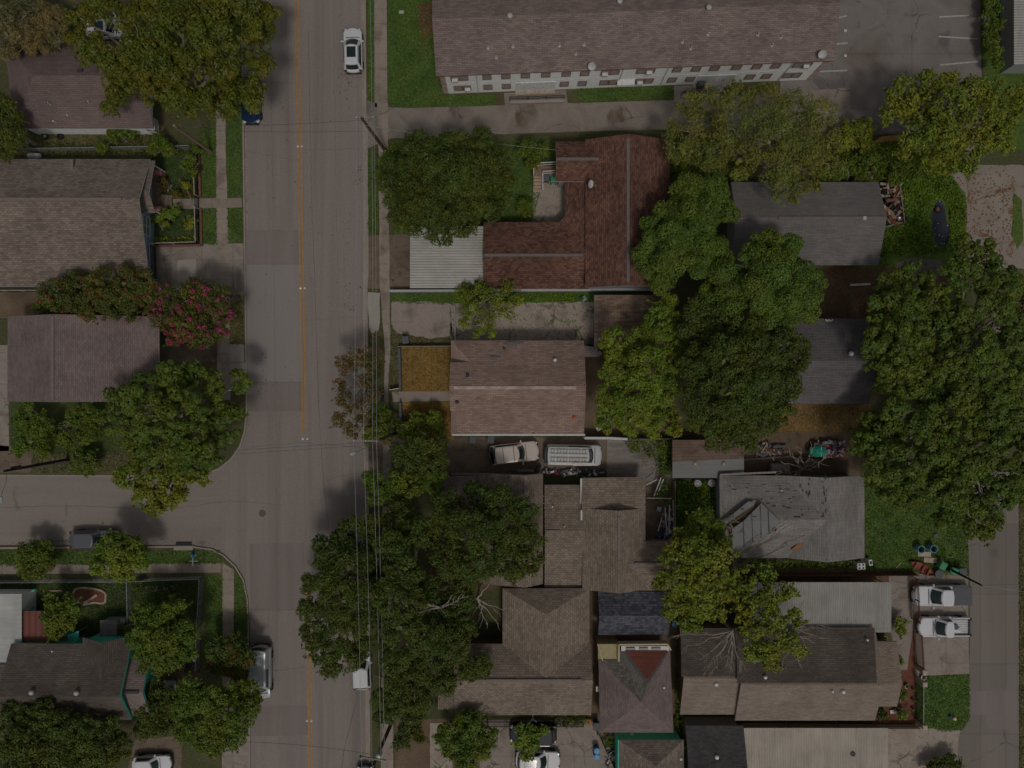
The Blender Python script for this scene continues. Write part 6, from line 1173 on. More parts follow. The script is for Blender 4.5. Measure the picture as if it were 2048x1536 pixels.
car("suv", "white suv with a dark glass sunroof parked alone at the kerb by the apartment lawn", 705, 98, 91, 4.5, 1.85, 1.66, "car_white", SUVC, roof_glass=(.37, 1.05), rails="black_plastic")
car("sedan", "dark blue car with only its nose showing from under the olive street tree", 500, 199, -89, 4.7, 1.85, 1.45, "car_blue", CAB)
car("sedan", "black sedan parked on the side street, its hood under the bright young tree", 185, 1080, 1, 4.75, 1.85, 1.45, "car_grey", CAB, roofpaint="car_grey")
v = car("van", "silver van with a ribbed roof parked opposite the street oaks", 521, 1345, -90, 5.3, 1.98, 2.0, "car_silver", (.01, .86, .03, .74), style="van", taper=(.84, .8), hoodz=1.05, belt=1.1)
for k in range(5): m = MB(); m.bbox((-.7, -.6 + k * .3, 2.0), (3.4, .05, .05), .015); m.build("roof_rib", "car_silver", v, local=True)
car("hatchback", "white hatchback half hidden under the big street oak at the kerb", 722, 1337, 92, 4.4, 1.82, 1.5, "car_white", (.02, .70, .10, .54))
s = car("suv", "tan suv parked on the brown drive behind the ladder van", 1028, 906, 6.5, 5.0, 1.98, 1.85, "car_tan", (.1, .72, .13, .60), taper=(.82, .8), hoodz=1.02, belt=1.05)
for xx in (-1.05, 0): m = MB(); m.box((xx, 0, 1.86), (.05, 1.5, .03)); m.build("roof_bar", "black_plastic", s, local=True)
m = MB(); m.bbox((-2.2, 0, .98), (.5, 1.75, .1), .03); m.build("rear_deck", "black_plastic", s, local=True)
v = car("van", "white work van loaded with ladders, nose to the weathered deck", 1147, 910, -1, 5.6, 2.05, 2.05, "van_white", (.01, .85, .03, .76), style="van", taper=(.86, .8), hoodz=1.15, belt=1.15)
for k in range(4): m = MB(); m.box((-1.9 + k * 1.25, 0, 2.17), (.05, 1.7, .05)); m.build("rack_bar", "alu", v, local=True)
m = MB(); m.bbox((-2.72, 0, .75), (.4, 1.7, .12), .03); m.build("step_bumper", "black_plastic", v, local=True)
for k, (yy, lab) in enumerate(((.42, "wooden extension ladder on the van roof, towards the white wall"), (-.38, "wooden extension ladder on the van roof, towards the clutter"))):
    M_ = Matrix.Rotation(v.rotation_euler.z, 3, 'Z'); base = Vector(v.location) + M_ @ Vector((-.55, yy, 2.21)); l = thing("ladder", lab, "ladder", base, v.rotation_euler.z, "ladders on the work van")
    for s_ in (-1, 1): m = MB(); m.box((0, s_ * .2, 0), (3.6, .05, .07)); m.build("rail", "ladder_wood", l, local=True)
    m = MB(); [m.box((-1.7 + i * .3, 0, 0), (.045, .4, .04)) for i in range(12)]; m.build("rung", "ladder_wood", l, local=True)
base = Vector(v.location) + Matrix.Rotation(v.rotation_euler.z, 3, 'Z') @ Vector((1.0, 0, 2.21)); 
for yy, c_, lab in ((-.75, "pot_white", "pale board strapped to the van roof rack"),): m = MB(); b_ = base + Vector((-.2, yy, .02)); m.box(b_, (1.9, .28, .05)); tag(m.build("board", c_), lab, "board")
car("pickup", "white pickup with a dark grey bed cover on the concrete pad", 1884, 1191, 180, 5.85, 2.0, 1.82, "car_white", (.36, .73, .39, .60), bed=(.02, .34, 1.0, "cover"), style="pickup", belt=1.08, hoodz=1.08, taper=(.8, .8))
p = car("pickup", "white pickup with an open ribbed bed on the concrete pad", 1890, 1254, 180, 5.35, 1.95, 1.7, "car_white", (.38, .71, .42, .58), bed=(.05, .36, .62, "open"), style="pickup", belt=1.02, hoodz=1.0, taper=(.8, .8))
M_ = Matrix.Rotation(p.rotation_euler.z, 3, 'Z'); c = Vector(p.location) + M_ @ Vector((-1.0, 0, .72)); m = MB(); m.prism([(c.x - .35, c.y - .25), (c.x + .2, c.y - .25), (c.x + .4, c.y), (c.x + .2, c.y + .25), (c.x - .35, c.y + .25)], c.z - .05, c.z + .15); tag(m.build("tool_box", "tonneau"), "grey pointed tool box lying in the open pickup bed", "tool box")
s = car("suv", "black suv half under the small bright drive tree", 1066, 1468, 180, 4.7, 1.9, 1.75, "car_black", SUVC, rails="alu")
car("sedan", "white car with a dark sunroof at the lower edge, nose to the pale drive", 1076, 1522, -2, 4.45, 1.9, 1.5, "car_white", (.03, .70, .09, .55), roof_glass=(.33, 1.2))
car("sedan", "small white car at the lower edge on the tan drive by the dark shrubs", 303, 1530, 3, 3.9, 1.75, 1.45, "car_white", CAB)
car("sedan", "white car glimpsed through the gap in the yellowing tree", 213, 57, 4, 4.4, 1.8, 1.45, "car_white", CAB, roof_glass=(.4, .9))
car("sedan", "white car tucked under the pink crape myrtle on the tan drive", 392, 592, 178, 4.3, 1.8, 1.45, "car_white", CAB)
car("sedan", "dark car at the kerb below the leaning pole, cut by the lower edge", 730, 1580, 91, 4.6, 1.85, 1.45, "car_grey", CAB)
# ------------------------------------------------------------------ poles, wires, fences, bins and small things
def pole(label, base, top, h, mat="wood_pole", arms=(), lamp=None, r=.16, extra=None):
    b, tp = W(*base), W(*top, h); t = thing("utility_pole", label, "utility pole", b); m = MB()
    m.tube([b - Vector((0, 0, .2)), b.lerp(tp, .5), tp], [r * 1.15, r, r * .75], 10); m.build("pole", mat, t)
    for (ax, ay, bx, by, z) in arms:
        a, c = W(ax, ay, z), W(bx, by, z); m = MB(); m.bar(a, c, .12, .14); o = m.build("crossarm", "wood_grey", t)
        for k in range(3): q = a.lerp(c, .04 + .46 * k); mm = MB(); mm.lathe((q.x, q.y, z + .06), [(.05, 0), (.07, .06), (.04, .1), (.05, .16), (0, .2)], 8); mm.build("insulator", "pot_white", o)
    if lamp:
        pts = [W(*p_) for p_ in lamp]; m = MB(); m.tube(pts, .02); o = m.build("lamp_arm", "cable_dark", t); e = pts[-1]; d = (pts[-1] - pts[-2]).normalized()
        q = d.to_track_quat('X', 'Z').to_matrix(); m = MB(); lo = [[e + q @ Vector((x, y * w, z_)) for x, y in ((-.2, -.5), (.2, -1), (.38, -.6), (.38, .6), (.2, 1), (-.2, .5))] for w, z_ in ((.1, -.08), (.17, -.02), (.15, .06), (.07, .1))]; m.loft(lo); m.build("lamp_head", "lamp_teal", o)
    return t
p1 = pole("dark brown utility pole leaning over the kerb at the apartment drive", (773, 304), (723, 236), 10.3, arms=((712, 236, 748, 235, 9.6),))
p2 = pole("utility pole with a grey transformer at the lower edge of the street", (783, 1446), (746, 1533), 9.8, arms=((722, 1514, 772, 1521, 9.2),))
c = W(757, 1511, 8.2); m = MB(); m.lathe((c.x, c.y, 7.6), [(.24, 0), (.27, .05), (.27, .85), (.2, .95), (0, 1.0)], 14); m.build("transformer", "galv", p2); m = MB(); c = W(722, 1513, 9.2); m.lathe((c.x, c.y, 9.1), [(.1, 0), (.14, .1), (.05, .2), (0, .22)], 10); m.build("insulator_cap", "iron", p2)
p3 = pole("black utility pole with a street lamp over the side street", (138, 919), (8, 942), 9.6, "iron", lamp=((14, 946, 9.0), (12, 965, 9.3), (4, 985, 9.4), (2, 998, 9.4)), r=.15)
m = MB(); m.tube([W(22, 936, 8.6), W(42, 932, 7.9)], .1); m.build("transformer", "iron", p3)
p4 = pole("pale leaning wooden pole between the two western houses", (422, 304), (348, 251), 8.8, "wood_tan", r=.15)
p5 = pole("utility pole with a crossarm behind the reddish street shrub", (792, 866), (757, 881), 9.6, arms=((706, 881, 757, 882, 9.3),), lamp=((757, 882, 8.9), (738, 893, 9.0), (716, 902, 9.0), (708, 906, 8.9)))
p6 = pole("short black pole rising from the green carts beside the alley", (1893, 1135), (1964, 1171), 5.9, "iron", r=.11)
m = MB(); b, tp = W(72, 300), W(29, 283, 3.6); m.tube([b, tp], .06); o = tag(m.build("service_mast", "galv"), "thin grey mast leaning beside the wide shingle house", "mast"); m = MB(); m.box(tp, (.3, .3, .06)); m.build("mast_head", "galv", o)
m = MB(); c = W(2009, 1160, .6); m.lathe((c.x, c.y, 5.3), [(.1, 0), (.2, .04), (.22, .12), (.12, .2), (0, .22)], 12); m.tube([W(1964, 1171, 5.8), Vector((c.x - .1, c.y, 5.5))], .015); m.build("lamp_head", "lamp_teal", p6)
def wire(label, pts, sag=.35, r=.015, mat="cable", group="overhead wires along the main street"):
    out = []
    for i in range(len(pts) - 1):
        a, b = W(*pts[i]), W(*pts[i + 1])
        for k in range(12): f = k / 12; out.append(a.lerp(b, f) - Vector((0, 0, sag * 4 * f * (1 - f))))
    out.append(W(*pts[-1])); m = MB(); m.tube(out, r, 5); tag(m.build("overhead_wire", mat), label, "wire", group)
wire("overhead wire nearest the houses, running the whole length of the street", [(747, -80, 9.4), (748, 235, 9.6), (753, 882, 9.5), (769, 1520, 9.3), (770, 1760, 9.3)])
wire("overhead wire just inside the one nearest the houses", [(738, -80, 9.0), (744, 290, 8.6), (745, 882, 8.6), (762, 1516, 8.8), (764, 1760, 8.8)], .3, .018)
wire("overhead wire passing over the crossarm centre by the reddish shrub", [(728, 236, 9.6), (727, 882, 9.5), (744, 1517, 9.3), (746, 1760, 9.3)])
wire("overhead wire furthest out over the traffic lane", [(713, 236, 9.7), (707, 882, 9.5), (723, 1514, 9.3), (724, 1760, 9.3)])
wire("dark wire crossing the street to the pale wooden pole", [(724, 240, 9.6), (349, 252, 8.6)], .5, .016, "cable_dark", "wires crossing the street"); wire("second dark wire crossing the street to the pale wooden pole", [(728, 262, 8.6), (352, 258, 8.2)], .5, .016, "cable_dark", "wires crossing the street")
wire("dark wire crossing the street towards the corner trees", [(755, 884, 8.6), (400, 905, 7.2), (110, 925, 8.6)], .4, .016, "cable_dark", "wires crossing the street"); wire("dark wire crossing the street below the junction crossarm", [(750, 890, 8.2), (420, 912, 7.0), (60, 936, 8.6)], .4, .014, "cable_dark", "wires crossing the street")
wire("dark wire crossing the street at the lower transformer pole", [(750, 1510, 8.2), (500, 1484, 7.0), (330, 1500, 6.0)], .4, .016, "cable_dark", "wires crossing the street")
wire("service wire from the leaning pole towards the apartment block", [(728, 245, 9.0), (885, 160, 4.6)], .3, .015, "cable_dark", "house service wires"); wire("service wire from the leaning pole to the red roof house", [(728, 250, 8.8), (900, 275, 6.0), (1112, 300, 4.0)], .2, .015, "cable", "house service wires")
wire("service wire across the alley to the short black pole", [(1964, 1171, 5.8), (2100, 1168, 6.5)], .2, .012, "cable_dark", "house service wires")

def fence_run(name, label, pts, h, mat, kind="picket", post=1.8, group=None, topmat=None, cat="fence"):
    P = [W(*p) for p in pts]; t = thing(name, label, cat, P[0], 0, group)
    for a, b in zip(P, P[1:]):
        L = (b - a).length; m = MB()
        if kind == "picket":
            n = max(2, int(L / .12)); [m.box(a.lerp(b, i / n) + Vector((0, 0, h / 2)), (.038, .038, h)) for i in range(n + 1)]; m.bar(a + Vector((0, 0, h * .9)), b + Vector((0, 0, h * .9)), .035, .035); m.bar(a + Vector((0, 0, h * .12)), b + Vector((0, 0, h * .12)), .035, .035); m.build("panel", mat, t)
            if topmat: m = MB(); [m.lathe(a.lerp(b, i / n) + Vector((0, 0, h)), [(.05, 0), (.06, .04), (0, .12)], 5) for i in range(n + 1)]; m.build("finials", topmat, t)
        elif kind == "mesh":
            d = (b - a).normalized(); n = int(L / .22)
            for i in range(n + 1):
                p = a.lerp(b, i / max(1, n))
                for s in (-1, 1):
                    q = p + d * s * h; 
                    f = 1.0
                    if (q - a).dot(d) < 0 or (q - b).dot(d) > 0: f = min(1, (p - a).length / h if s < 0 else (b - p).length / h)
                    m.bar(p + Vector((0, 0, .03)), p + d * s * h * f + Vector((0, 0, h * f)), .009, .009)
            m.build("mesh_panel", mat, t); m = MB(); m.tube([a + Vector((0, 0, h)), b + Vector((0, 0, h))], .025); m.build("top_rail", mat, t)
        elif kind == "board":
            n = max(1, int(L / .15)); d = (b - a).normalized(); rz = math.atan2(d.y, d.x); [m.box(a.lerp(b, (i + .5) / n) + Vector((0, 0, h / 2 * random.uniform(.98, 1.02))), (L / n * .94, .03, h), rz) for i in range(n)]; m.build("panel", mat, t); nn = Vector((-d.y, d.x, 0)); m = MB(); m.bar(a + Vector((0, 0, h * .8)) + nn * .05, b + Vector((0, 0, h * .8)) + nn * .05, .06, .08); m.bar(a + Vector((0, 0, h * .25)) + nn * .05, b + Vector((0, 0, h * .25)) + nn * .05, .06, .08); m.build("rail", mat, t)
        elif kind == "wall": m.bar(a + Vector((0, 0, h / 2)), b + Vector((0, 0, h / 2)), .16, h); m.build("panel", mat, t); m = MB(); m.bar(a + Vector((0, 0, h + .03)), b + Vector((0, 0, h + .03)), .22, .06); m.build("coping", topmat or mat, t)
        k = max(1, int(L / post))
        if kind != "wall":
            for i in range(k + 1): p = a.lerp(b, i / k); m = MB(); m.tube([p, p + Vector((0, 0, h + .06))], .04, 6) if kind != "picket" else m.box(p + Vector((0, 0, h / 2 + .05)), (.07, .07, h + .1)); m.build("post", mat if kind != "picket" else (topmat or mat), t)
    return t
fence_run("iron_fence", "black iron fence with pale finials around the dark green garden", [(395, 300), (396, 342), (398, 394)], 1.1, "iron", topmat="pot_white"); fence_run("iron_fence", "black iron fence with pale finials from the garden gate to the drive corner", [(398, 418), (400, 488), (303, 491)], 1.1, "iron", topmat="pot_white")
fence_run("iron_gate", "open iron garden gate across the short walk", [(398, 397), (398, 416)], 1.1, "iron", cat="gate"); fence_run("iron_fence", "black iron fence down the side of the wide shingle house", [(312, 492), (313, 560)], 1.3, "iron", topmat="pot_white"); fence_run("iron_fence", "black iron railing at the foot of the wide shingle house", [(-60, 584), (90, 583)], 1.0, "iron", topmat="pot_white")
fence_run("brick_edging", "low red brick edging along the grass panels, upper part", [(399, 308), (402, 394)], .22, "brick_red", "wall", topmat="brick_red", cat="garden edging"); fence_run("brick_edging", "low red brick edging turning along the tan drive", [(403, 418), (404, 491), (310, 493)], .2, "brick_red", "wall", topmat="brick_red", cat="garden edging")
fence_run("chain_link_fence", "chain link fence along the sidewalk of the fenced lawn", [(-60, 1160), (262, 1158), (408, 1152), (402, 1250), (400, 1332)], 1.15, "galv", "mesh"); fence_run("chain_link_fence", "short chain link run dividing the fenced lawn", [(264, 1160), (266, 1250)], 1.1, "galv", "mesh"); fence_run("chain_link_fence", "chain link fence between the plum hip house and the garden", [(50, 304), (385, 298)], 1.1, "galv", "mesh")
fence_run("black_fence", "dark grey solid fence facing the street before the sod lawn, longer piece", [(801, 697), (803, 781)], .9, "tonneau", "wall", topmat="tonneau"); fence_run("black_fence", "dark grey solid fence before the smaller sod lawn", [(803, 805), (805, 872)], .9, "tonneau", "wall", topmat="tonneau"); fence_run("wood_fence", "tan wooden fence from the black fence to the tan roof house", [(800, 694), (908, 693)], .9, "plank_pale", "board")
fence_run("boundary_wall", "thin white boundary wall between the red roof house and the cracked drive", [(782, 584), (1180, 582), (1338, 581)], .9, "wall_grey", "wall", topmat="galv", cat="wall"); fence_run("boundary_wall", "white wall running on from the tan roof house gutter to the vines", [(1166, 874), (1214, 874), (1250, 876)], 1.6, "wall_white", "wall", topmat="white_trim", cat="wall"); fence_run("lane_fence", "white board fence under the vines at the back yard", [(1250, 876), (1345, 876)], 1.4, "wood_grey", "board")
fence_run("drive_gate", "pale sliding gate across the gravel drive", [(911, 616), (912, 680)], 1.2, "galv", "picket", topmat="white_paint", cat="gate"); m = MB(); a, b = W(778, 780, .9), W(800, 776, .9); m.bar(a + Vector((0, 0, -.4)), b + Vector((0, 0, -.4)), .05, .8); tag(m.build("gate_leaf", "white_paint"), "white gate leaf standing open beside the front path", "gate")
fence_run("side_wall", "grey concrete wall at the back of the red roof house", [(1178, 568), (1300, 566)], .7, "galv", "wall", topmat="grey_trim", cat="wall"); fence_run("curb_wall", "low pale wall along the brown drive", [(902, 947), (1024, 948)], .35, "kerb", "wall", topmat="kerb", cat="wall")
fence_run("rear_fence", "weathered board fence below the worn grey house", [(1480, 1147), (1826, 1146)], 1.1, "wood_red", "board"); fence_run("iron_fence", "rust red iron fence in front of the grey tin shelter", [(1818, 1150), (1822, 1236)], 1.7, "rust", topmat="rust"); fence_run("iron_fence", "rust red iron fence beside the concrete pad", [(1828, 1262), (1832, 1330)], 1.5, "rust", topmat="rust"); fence_run("iron_fence", "dark iron fence between two square pillars by the corner lawn", [(1832, 1362), (1831, 1438)], 1.4, "iron", topmat="pot_white")
for px, py, lab in ((1832, 1332, "square tan pillar at the iron gate by the concrete pad"), (1832, 1356, "square tan pillar at the top of the corner lawn"), (1832, 1440, "square tan pillar at the foot of the corner lawn")):
    c = W(px, py); t = thing("gate_pillar", lab, "pillar", c); m = MB(); m.box((c.x, c.y, .8), (.36, .36, 1.6)); m.build("shaft", "block_tan", t); m = MB(); m.bbox((c.x, c.y, 1.66), (.48, .48, .12), .05); m.build("cap", "wall_beige", t)
fence_run("rear_fence", "thin pale board fence below the twin gable house", [(1480, 1446), (1775, 1449), (1830, 1449)], 1.0, "plank_pale", "board"); fence_run("wood_fence", "orange tinted wooden fence by the parking lot", [(1745, 285), (1815, 280)], 1.8, "wood_orange", "board"); fence_run("iron_fence", "black iron fence along the lower eave of the hip wing house", [(900, 1444), (1165, 1444)], 1.1, "iron", topmat="wood_grey"); fence_run("wood_fence", "pale leaning board fence beside the teal house", [(1193, 1462), (1230, 1540)], 1.0, "plank_pale", "board")
fence_run("wood_fence", "dark board fence between the deck and the navy roof", [(1345, 960), (1346, 1075)], 1.2, "wood_grey", "board"); fence_run("yard_rail", "low weathered rail fence in the littered yard", [(1480, 918), (1560, 912), (1640, 918)], .6, "wood_grey", "picket", topmat="wood_grey")
def hand(name, label, cat, base, parts, group=None):
    t = thing(name, label, cat, base, 0, group)
    for nm, m, mat in parts: m.build(nm, mat, t)
    return t
def wheelie(label, px, py, ang, mat, lid, group="wheeled rubbish bins"):
    c = W(px, py, .5); t = thing("wheeled_bin", label, "bin", (c.x, c.y, .01), R_(ang), group); m = MB(); L = lambda hx, hy, z: [Vector(p) for p in ((-hx, -hy, z), (hx, -hy, z), (hx, hy, z), (-hx, hy, z))]
    m.loft([L(.24, .22, .08), L(.34, .3, .95), L(.36, .32, 1.0)]); m.build("body", mat, t, local=True); m = MB(); m.loft([L(.37, .33, 1.0), L(.36, .32, 1.06), L(.26, .24, 1.1)]); m.build("lid", lid, t, local=True); m = MB(); m.tube([(-.4, -.25, .98), (-.4, .25, .98)], .025); m.build("handle", mat, t, local=True)
    for s in (-1, 1): m = MB(); m.lathe((-.28, s * .24, .12), [(.12, -.03), (.12, .03)], 12, 'Y'); m.build("wheel", "tyre", t, local=True)
    return t
wheelie("black wheeled bin with a grey lid on the weedy verge", 812, 680, 95, "bin_black", "tonneau"); wheelie("black wheeled bin between the garage and the tan roof house", 1182, 684, 80, "bin_black", "bin_black")
wheelie("green wheeled bin lying open beside the red canoe", 1881, 1129, 60, "bin_green", "bin_green"); wheelie("green wheeled bin next to the dark lid by the alley", 1903, 1140, -20, "bin_green", "bin_green"); wheelie("dark grey wheeled bin nearest the alley edge", 1920, 1140, 5, "tonneau", "tonneau"); wheelie("green wheeled bin at the courtyard stair", 1107, 360, 90, "bin_green", "bin_green"); wheelie("navy wheeled bin at the courtyard stair", 1092, 358, 90, "bin_black", "tonneau"); wheelie("dark wheeled bin beside the patchwork house wall", 1192, 1448, 90, "bin_black", "tonneau"); wheelie("grey wheeled bin under the white gutter of the tan roof house", 946, 879, 85, "bin_black", "tonneau"); wheelie("second grey wheeled bin by the gutter, closer to the tan suv", 982, 878, 85, "tonneau", "tonneau")
def barrel(label, px, py, r, h, mat, lid=None, group=None, open_=True, name="barrel", lean=0):
    c = W(px, py, h / 2); t = thing(name, label, "barrel" if name == "barrel" else name.replace("_", " "), (c.x, c.y, 0), 0, group); m = MB(); m.lathe((0, 0, 0), [(r * .9, 0), (r, .06), (r, h * .33), (r * 1.04, h * .36), (r, h * .4), (r, h * .66), (r * 1.04, h * .69), (r, h * .72), (r, h), (r * .86, h), (r * .84, h * .35)] if open_ else [(r * .9, 0), (r, .06), (r, h * .95), (r * .9, h)], 18); m.build("body", mat, t, local=True)
    if lid: m = MB(); m.lathe((0, 0, h), [(r * 1.03, -.05), (r * 1.05, .02), (r * .7, .05), (0, .06)], 18); m.build("lid", lid, t, local=True)
    else: m = MB(); m.lathe((0, 0, h * .4), [(r * .82, 0), (0, .01)], 14); m.build("inside", "bin_black", t, local=True)
    return t
barrel("open blue barrel on the rear lawn, farther from the alley", 1838, 1097, .38, .95, "barrel_blue", group="blue barrels"); barrel("open blue barrel on the rear lawn, closer to the alley", 1863, 1096, .38, .95, "barrel_blue", group="blue barrels")
barrel("dark blue round bin with a bright blue lid by the leaning fence, upper of two", 1193, 1498, .3, .9, "bin_blue", "lid_blue", "blue lidded bins", False); barrel("dark blue round bin with a bright blue lid by the leaning fence, lower of two", 1193, 1510, .3, .9, "bin_blue", "lid_blue", "blue lidded bins", False)
barrel("grey round bin lid tilted beside the red canoe", 1875, 1147, .4, .6, "tonneau", "tonneau", None, False); barrel("blue topped barrel beside the yellow green tree", 1349, 1246, .3, .8, "bin_blue", "lid_blue", None, False); barrel("white plastic bucket among the clutter by the van", 1141, 947, .17, .35, "pot_white", "pot_white", "buckets in the driveway clutter", False, "bucket"); barrel("cream plastic bucket among the clutter by the van", 1135, 948, .15, .32, "pot_white", "wall_cream", "buckets in the driveway clutter", False, "bucket")
def tyre(label, px, py, z=.0, r=.34, rim=None, group="old tyres"):
    c = W(px, py, z + .1); t = thing("tyre", label, "tyre", (c.x, c.y, z), 0, group); m = MB(); n = 18; loops = []
    m.lathe((0, 0, 0), [(r * .62, .02), (r * .95, .0), (r, .06), (r, .16), (r * .93, .22), (r * .6, .2), (r * .58, .03)], 20); m.build("rubber", "tyre", t, local=True)
    if rim: m = MB(); m.lathe((0, 0, .05), [(r * .6, 0), (r * .55, .1), (r * .2, .06), (0, .08)], 14); m.build("rim", rim, t, local=True)
for a in (("old tyre lying at the head of the dark puddle", 1876, 419, .03, .36, "rust"), ("tyre on the scrap pile nearest the house corner", 1782, 436, .5, .4, "rust"), ("tyre with a pale rim on the edge of the scrap pile", 1798, 438, .45, .36, "rim"), ("tyre leaning out of the scrap pile towards the grass", 1808, 437, .3, .36, None), ("old tyre with a pale rim under the white wall", 90, 273, .02, .34, "rim"), ("mossy old tyre under the white wall", 121, 273, .02, .34, None), ("tyre among the driveway clutter, nearest the brown roof", 1088, 944, .02, .28, "pot_white"), ("tyre among the driveway clutter beside the red bundle", 1099, 943, .02, .28, "rim"), ("small dark tyre in the middle of the scrap pile", 1786, 416, .6, .28, None)): tyre(*a)
# scrap pile: a boarded pen full of planks and metal
def heap(name, label, cat, px, z, items, mats, seed, lmax=1.2, base=None):
    rg = random.Random(seed); c = W(sum(p[0] for p in px) / len(px), sum(p[1] for p in px) / len(px)); t = thing(name, label, cat, c); x0, x1 = min(p[0] for p in px), max(p[0] for p in px); y0, y1 = min(p[1] for p in px), max(p[1] for p in px)
    if base: m = MB(); pts = [W(*p) for p in px]; m.prism([(p.x, p.y) for p in jitter(pts, .4, .1, seed)], 0, z * .35); m.build("bottom_layer", base, t)
    for i in range(items):
        q = W(rg.uniform(x0 + 3, x1 - 3), rg.uniform(y0 + 3, y1 - 3), 0); q.z = z * rg.uniform(.35, .9); mt = rg.choice(mats); m = MB()
        rot = Matrix.Rotation(rg.uniform(0, pi), 3, 'Z') @ Matrix.Rotation(rg.uniform(-.25, .25), 3, 'Y'); m.box(q, (rg.uniform(.3, lmax), rg.uniform(.05, .3), rg.uniform(.03, .14)), rot=rot); m.build("plank" if "wood" in mt or "plank" in mt else "cloth" if "cloth" in mt else "scrap", mt, t)
    return t
t = heap("scrap_pile", "scrap pile of old planks and rusty metal beside the grey ridge house", "scrap pile", [(1757, 366), (1790, 362), (1800, 440), (1768, 450)], .9, 90, ["wood_tan", "wood_tan", "plank_pale", "rust", "iron", "iron", "wood_grey", "tyre", "wood_red"], 11, 1.3, "iron")
m = MB(); m.bar(W(1794, 362, .4), W(1806, 446, .4), .06, .8); m.bar(W(1762, 456, .3), W(1808, 444, .3), .08, .3); m.build("side_board", "wood_grey", t)
pts = [(1871, 400), (1884, 402), (1890, 420), (1892, 440), (1900, 455), (1898, 475), (1890, 488), (1878, 494), (1868, 480), (1860, 462), (1862, 430), (1864, 412)]
sheet("puddle", pts, .02, "water_dark", "dark still puddle in the lush weedy yard", "puddle", .06)
m = MB(); rg = random.Random(8)
for i in range(26): c = W(rg.choice([1880, 1872, 1890, 1868]) + rg.gauss(0, 8), rg.choice([400, 455, 462, 490]) + rg.gauss(0, 7), 0); m.box((c.x, c.y, .035), (rg.uniform(.05, .13), rg.uniform(.04, .08), .02), rg.uniform(0, 3))
tag(m.build("litter", "pot_white"), "scraps of pale litter around the dark puddle", "litter", None, "stuff")
t = heap("rubbish_pile", "rubbish pile of grey and red cloth in the littered yard", "rubbish pile", [(1618, 882), (1675, 880), (1688, 915), (1620, 914)], 1.0, 90, ["cloth_grey", "cloth_grey", "cloth_grey", "cloth_red", "pot_white", "tonneau"], 12, .7, "wood_red")
m = MB(); c = W(1636, 903, 1.0); pr = [(.75, -.2), (.95, .05), (.9, .3), (.5, .45), (0, .48)]; loops = [[Vector((c.x + cos(2 * pi * k / 16) * r * (1.0 if abs(cos(2 * pi * k / 16)) < .9 else .92), c.y + sin(2 * pi * k / 16) * r * .62, .75 + h_)) for k in range(16)] for r, h_ in pr]; m.loft(loops); o = tag(m.build("tarp_bundle", "tarp"), "turquoise green tarp bundle tied with a cord on the rubbish pile", "tarp"); m = MB(); m.box((c.x + .25, c.y, 1.18), (.05, .95, .06)); m.build("cord", "yellow_toy", o)
heap("branch_heap", "heap of dead wood and scrap in the littered yard by the rust shed", "wood heap", [(1505, 890), (1560, 884), (1562, 912), (1505, 914)], .5, 50, ["wood_grey", "wood_red", "tonneau", "plank_pale", "iron"], 13, 1.6)
m = MB(); c = W(1558, 938, .6); m.lathe((c.x, c.y, .62), [(.3, -1.0), (.58, -.9), (.6, 0), (.58, .9), (.3, 1.0)], 18, 'X'); tag(m.build("old_tank", "wood_grey"), "old grey cylindrical tank lying beside the bare shrub", "tank")
heap("driveway_clutter", "row of dark clutter along the brown drive below the work van", "clutter", [(1080, 936), (1210, 940), (1210, 952), (1080, 952)], .5, 46, ["bin_black", "bin_black", "tonneau", "cloth_grey", "pot_white", "wood_red"], 14, .6); m = MB(); c = W(1114, 948, .4); m.bbox((c.x, c.y, .3), (.4, .4, .5), .12, .4); tag(m.build("red_bundle", "cloth_red"), "red bundle in the driveway clutter", "bundle"); m = MB(); c = W(1051, 941, .2); m.box((c.x, c.y, .15), (1.7, .3, .3)); tag(m.build("wood_box", "wood_grey"), "long weathered wooden box beside the brown drive", "box"); m = MB(); c = W(1078, 938, .3); m.box((c.x, c.y, .35), (.5, .5, .7)); tag(m.build("black_crate", "bin_black"), "black crate at the head of the driveway clutter", "crate")
t = heap("patio_clutter", "pile of pipes and boards on the cluttered patio", "clutter", [(1316, 1020), (1342, 1015), (1345, 1075), (1312, 1080)], .5, 34, ["wood_grey", "pot_white", "cloth_grey", "bin_blue", "alu", "wood_red"], 15, 1.0)
for i, (a, b, lab) in enumerate((((1308, 992), (1322, 955), "long white pipe leaning across the patio, inner one"), ((1314, 990), (1327, 958), "long white pipe leaning across the patio, outer one"), ((1330, 1015), (1334, 1072), "white pipe along the patio side, straighter one"), ((1339, 1010), (1338, 1068), "white pipe along the patio side, by the grass"), ((1292, 970), (1314, 959), "short white pipe at the upper patio corner"), ((1324, 1035), (1316, 1062), "white pipe lying among the patio clutter"))): m = MB(); m.tube([W(*a, 1.0), W(*b, 1.2)], .06); tag(m.build("pipe", "pot_white"), lab, "pipe")
t = thing("pergola", "weathered frame of posts and beams over the patio", "pergola", W(1320, 1000)); 
for a, b in (((1292, 996), (1343, 997)), ((1346, 1000), (1348, 1058))): m = MB(); m.bar(W(*a, 2.0), W(*b, 2.0), .1, .12); m.build("beam", "wood_grey", t)
for q in ((1294, 996), (1342, 997), (1347, 1056)): p = W(*q, 2.0); m = MB(); m.box((p.x, p.y, 1.0), (.1, .1, 2.0)); m.build("post", "wood_grey", t)
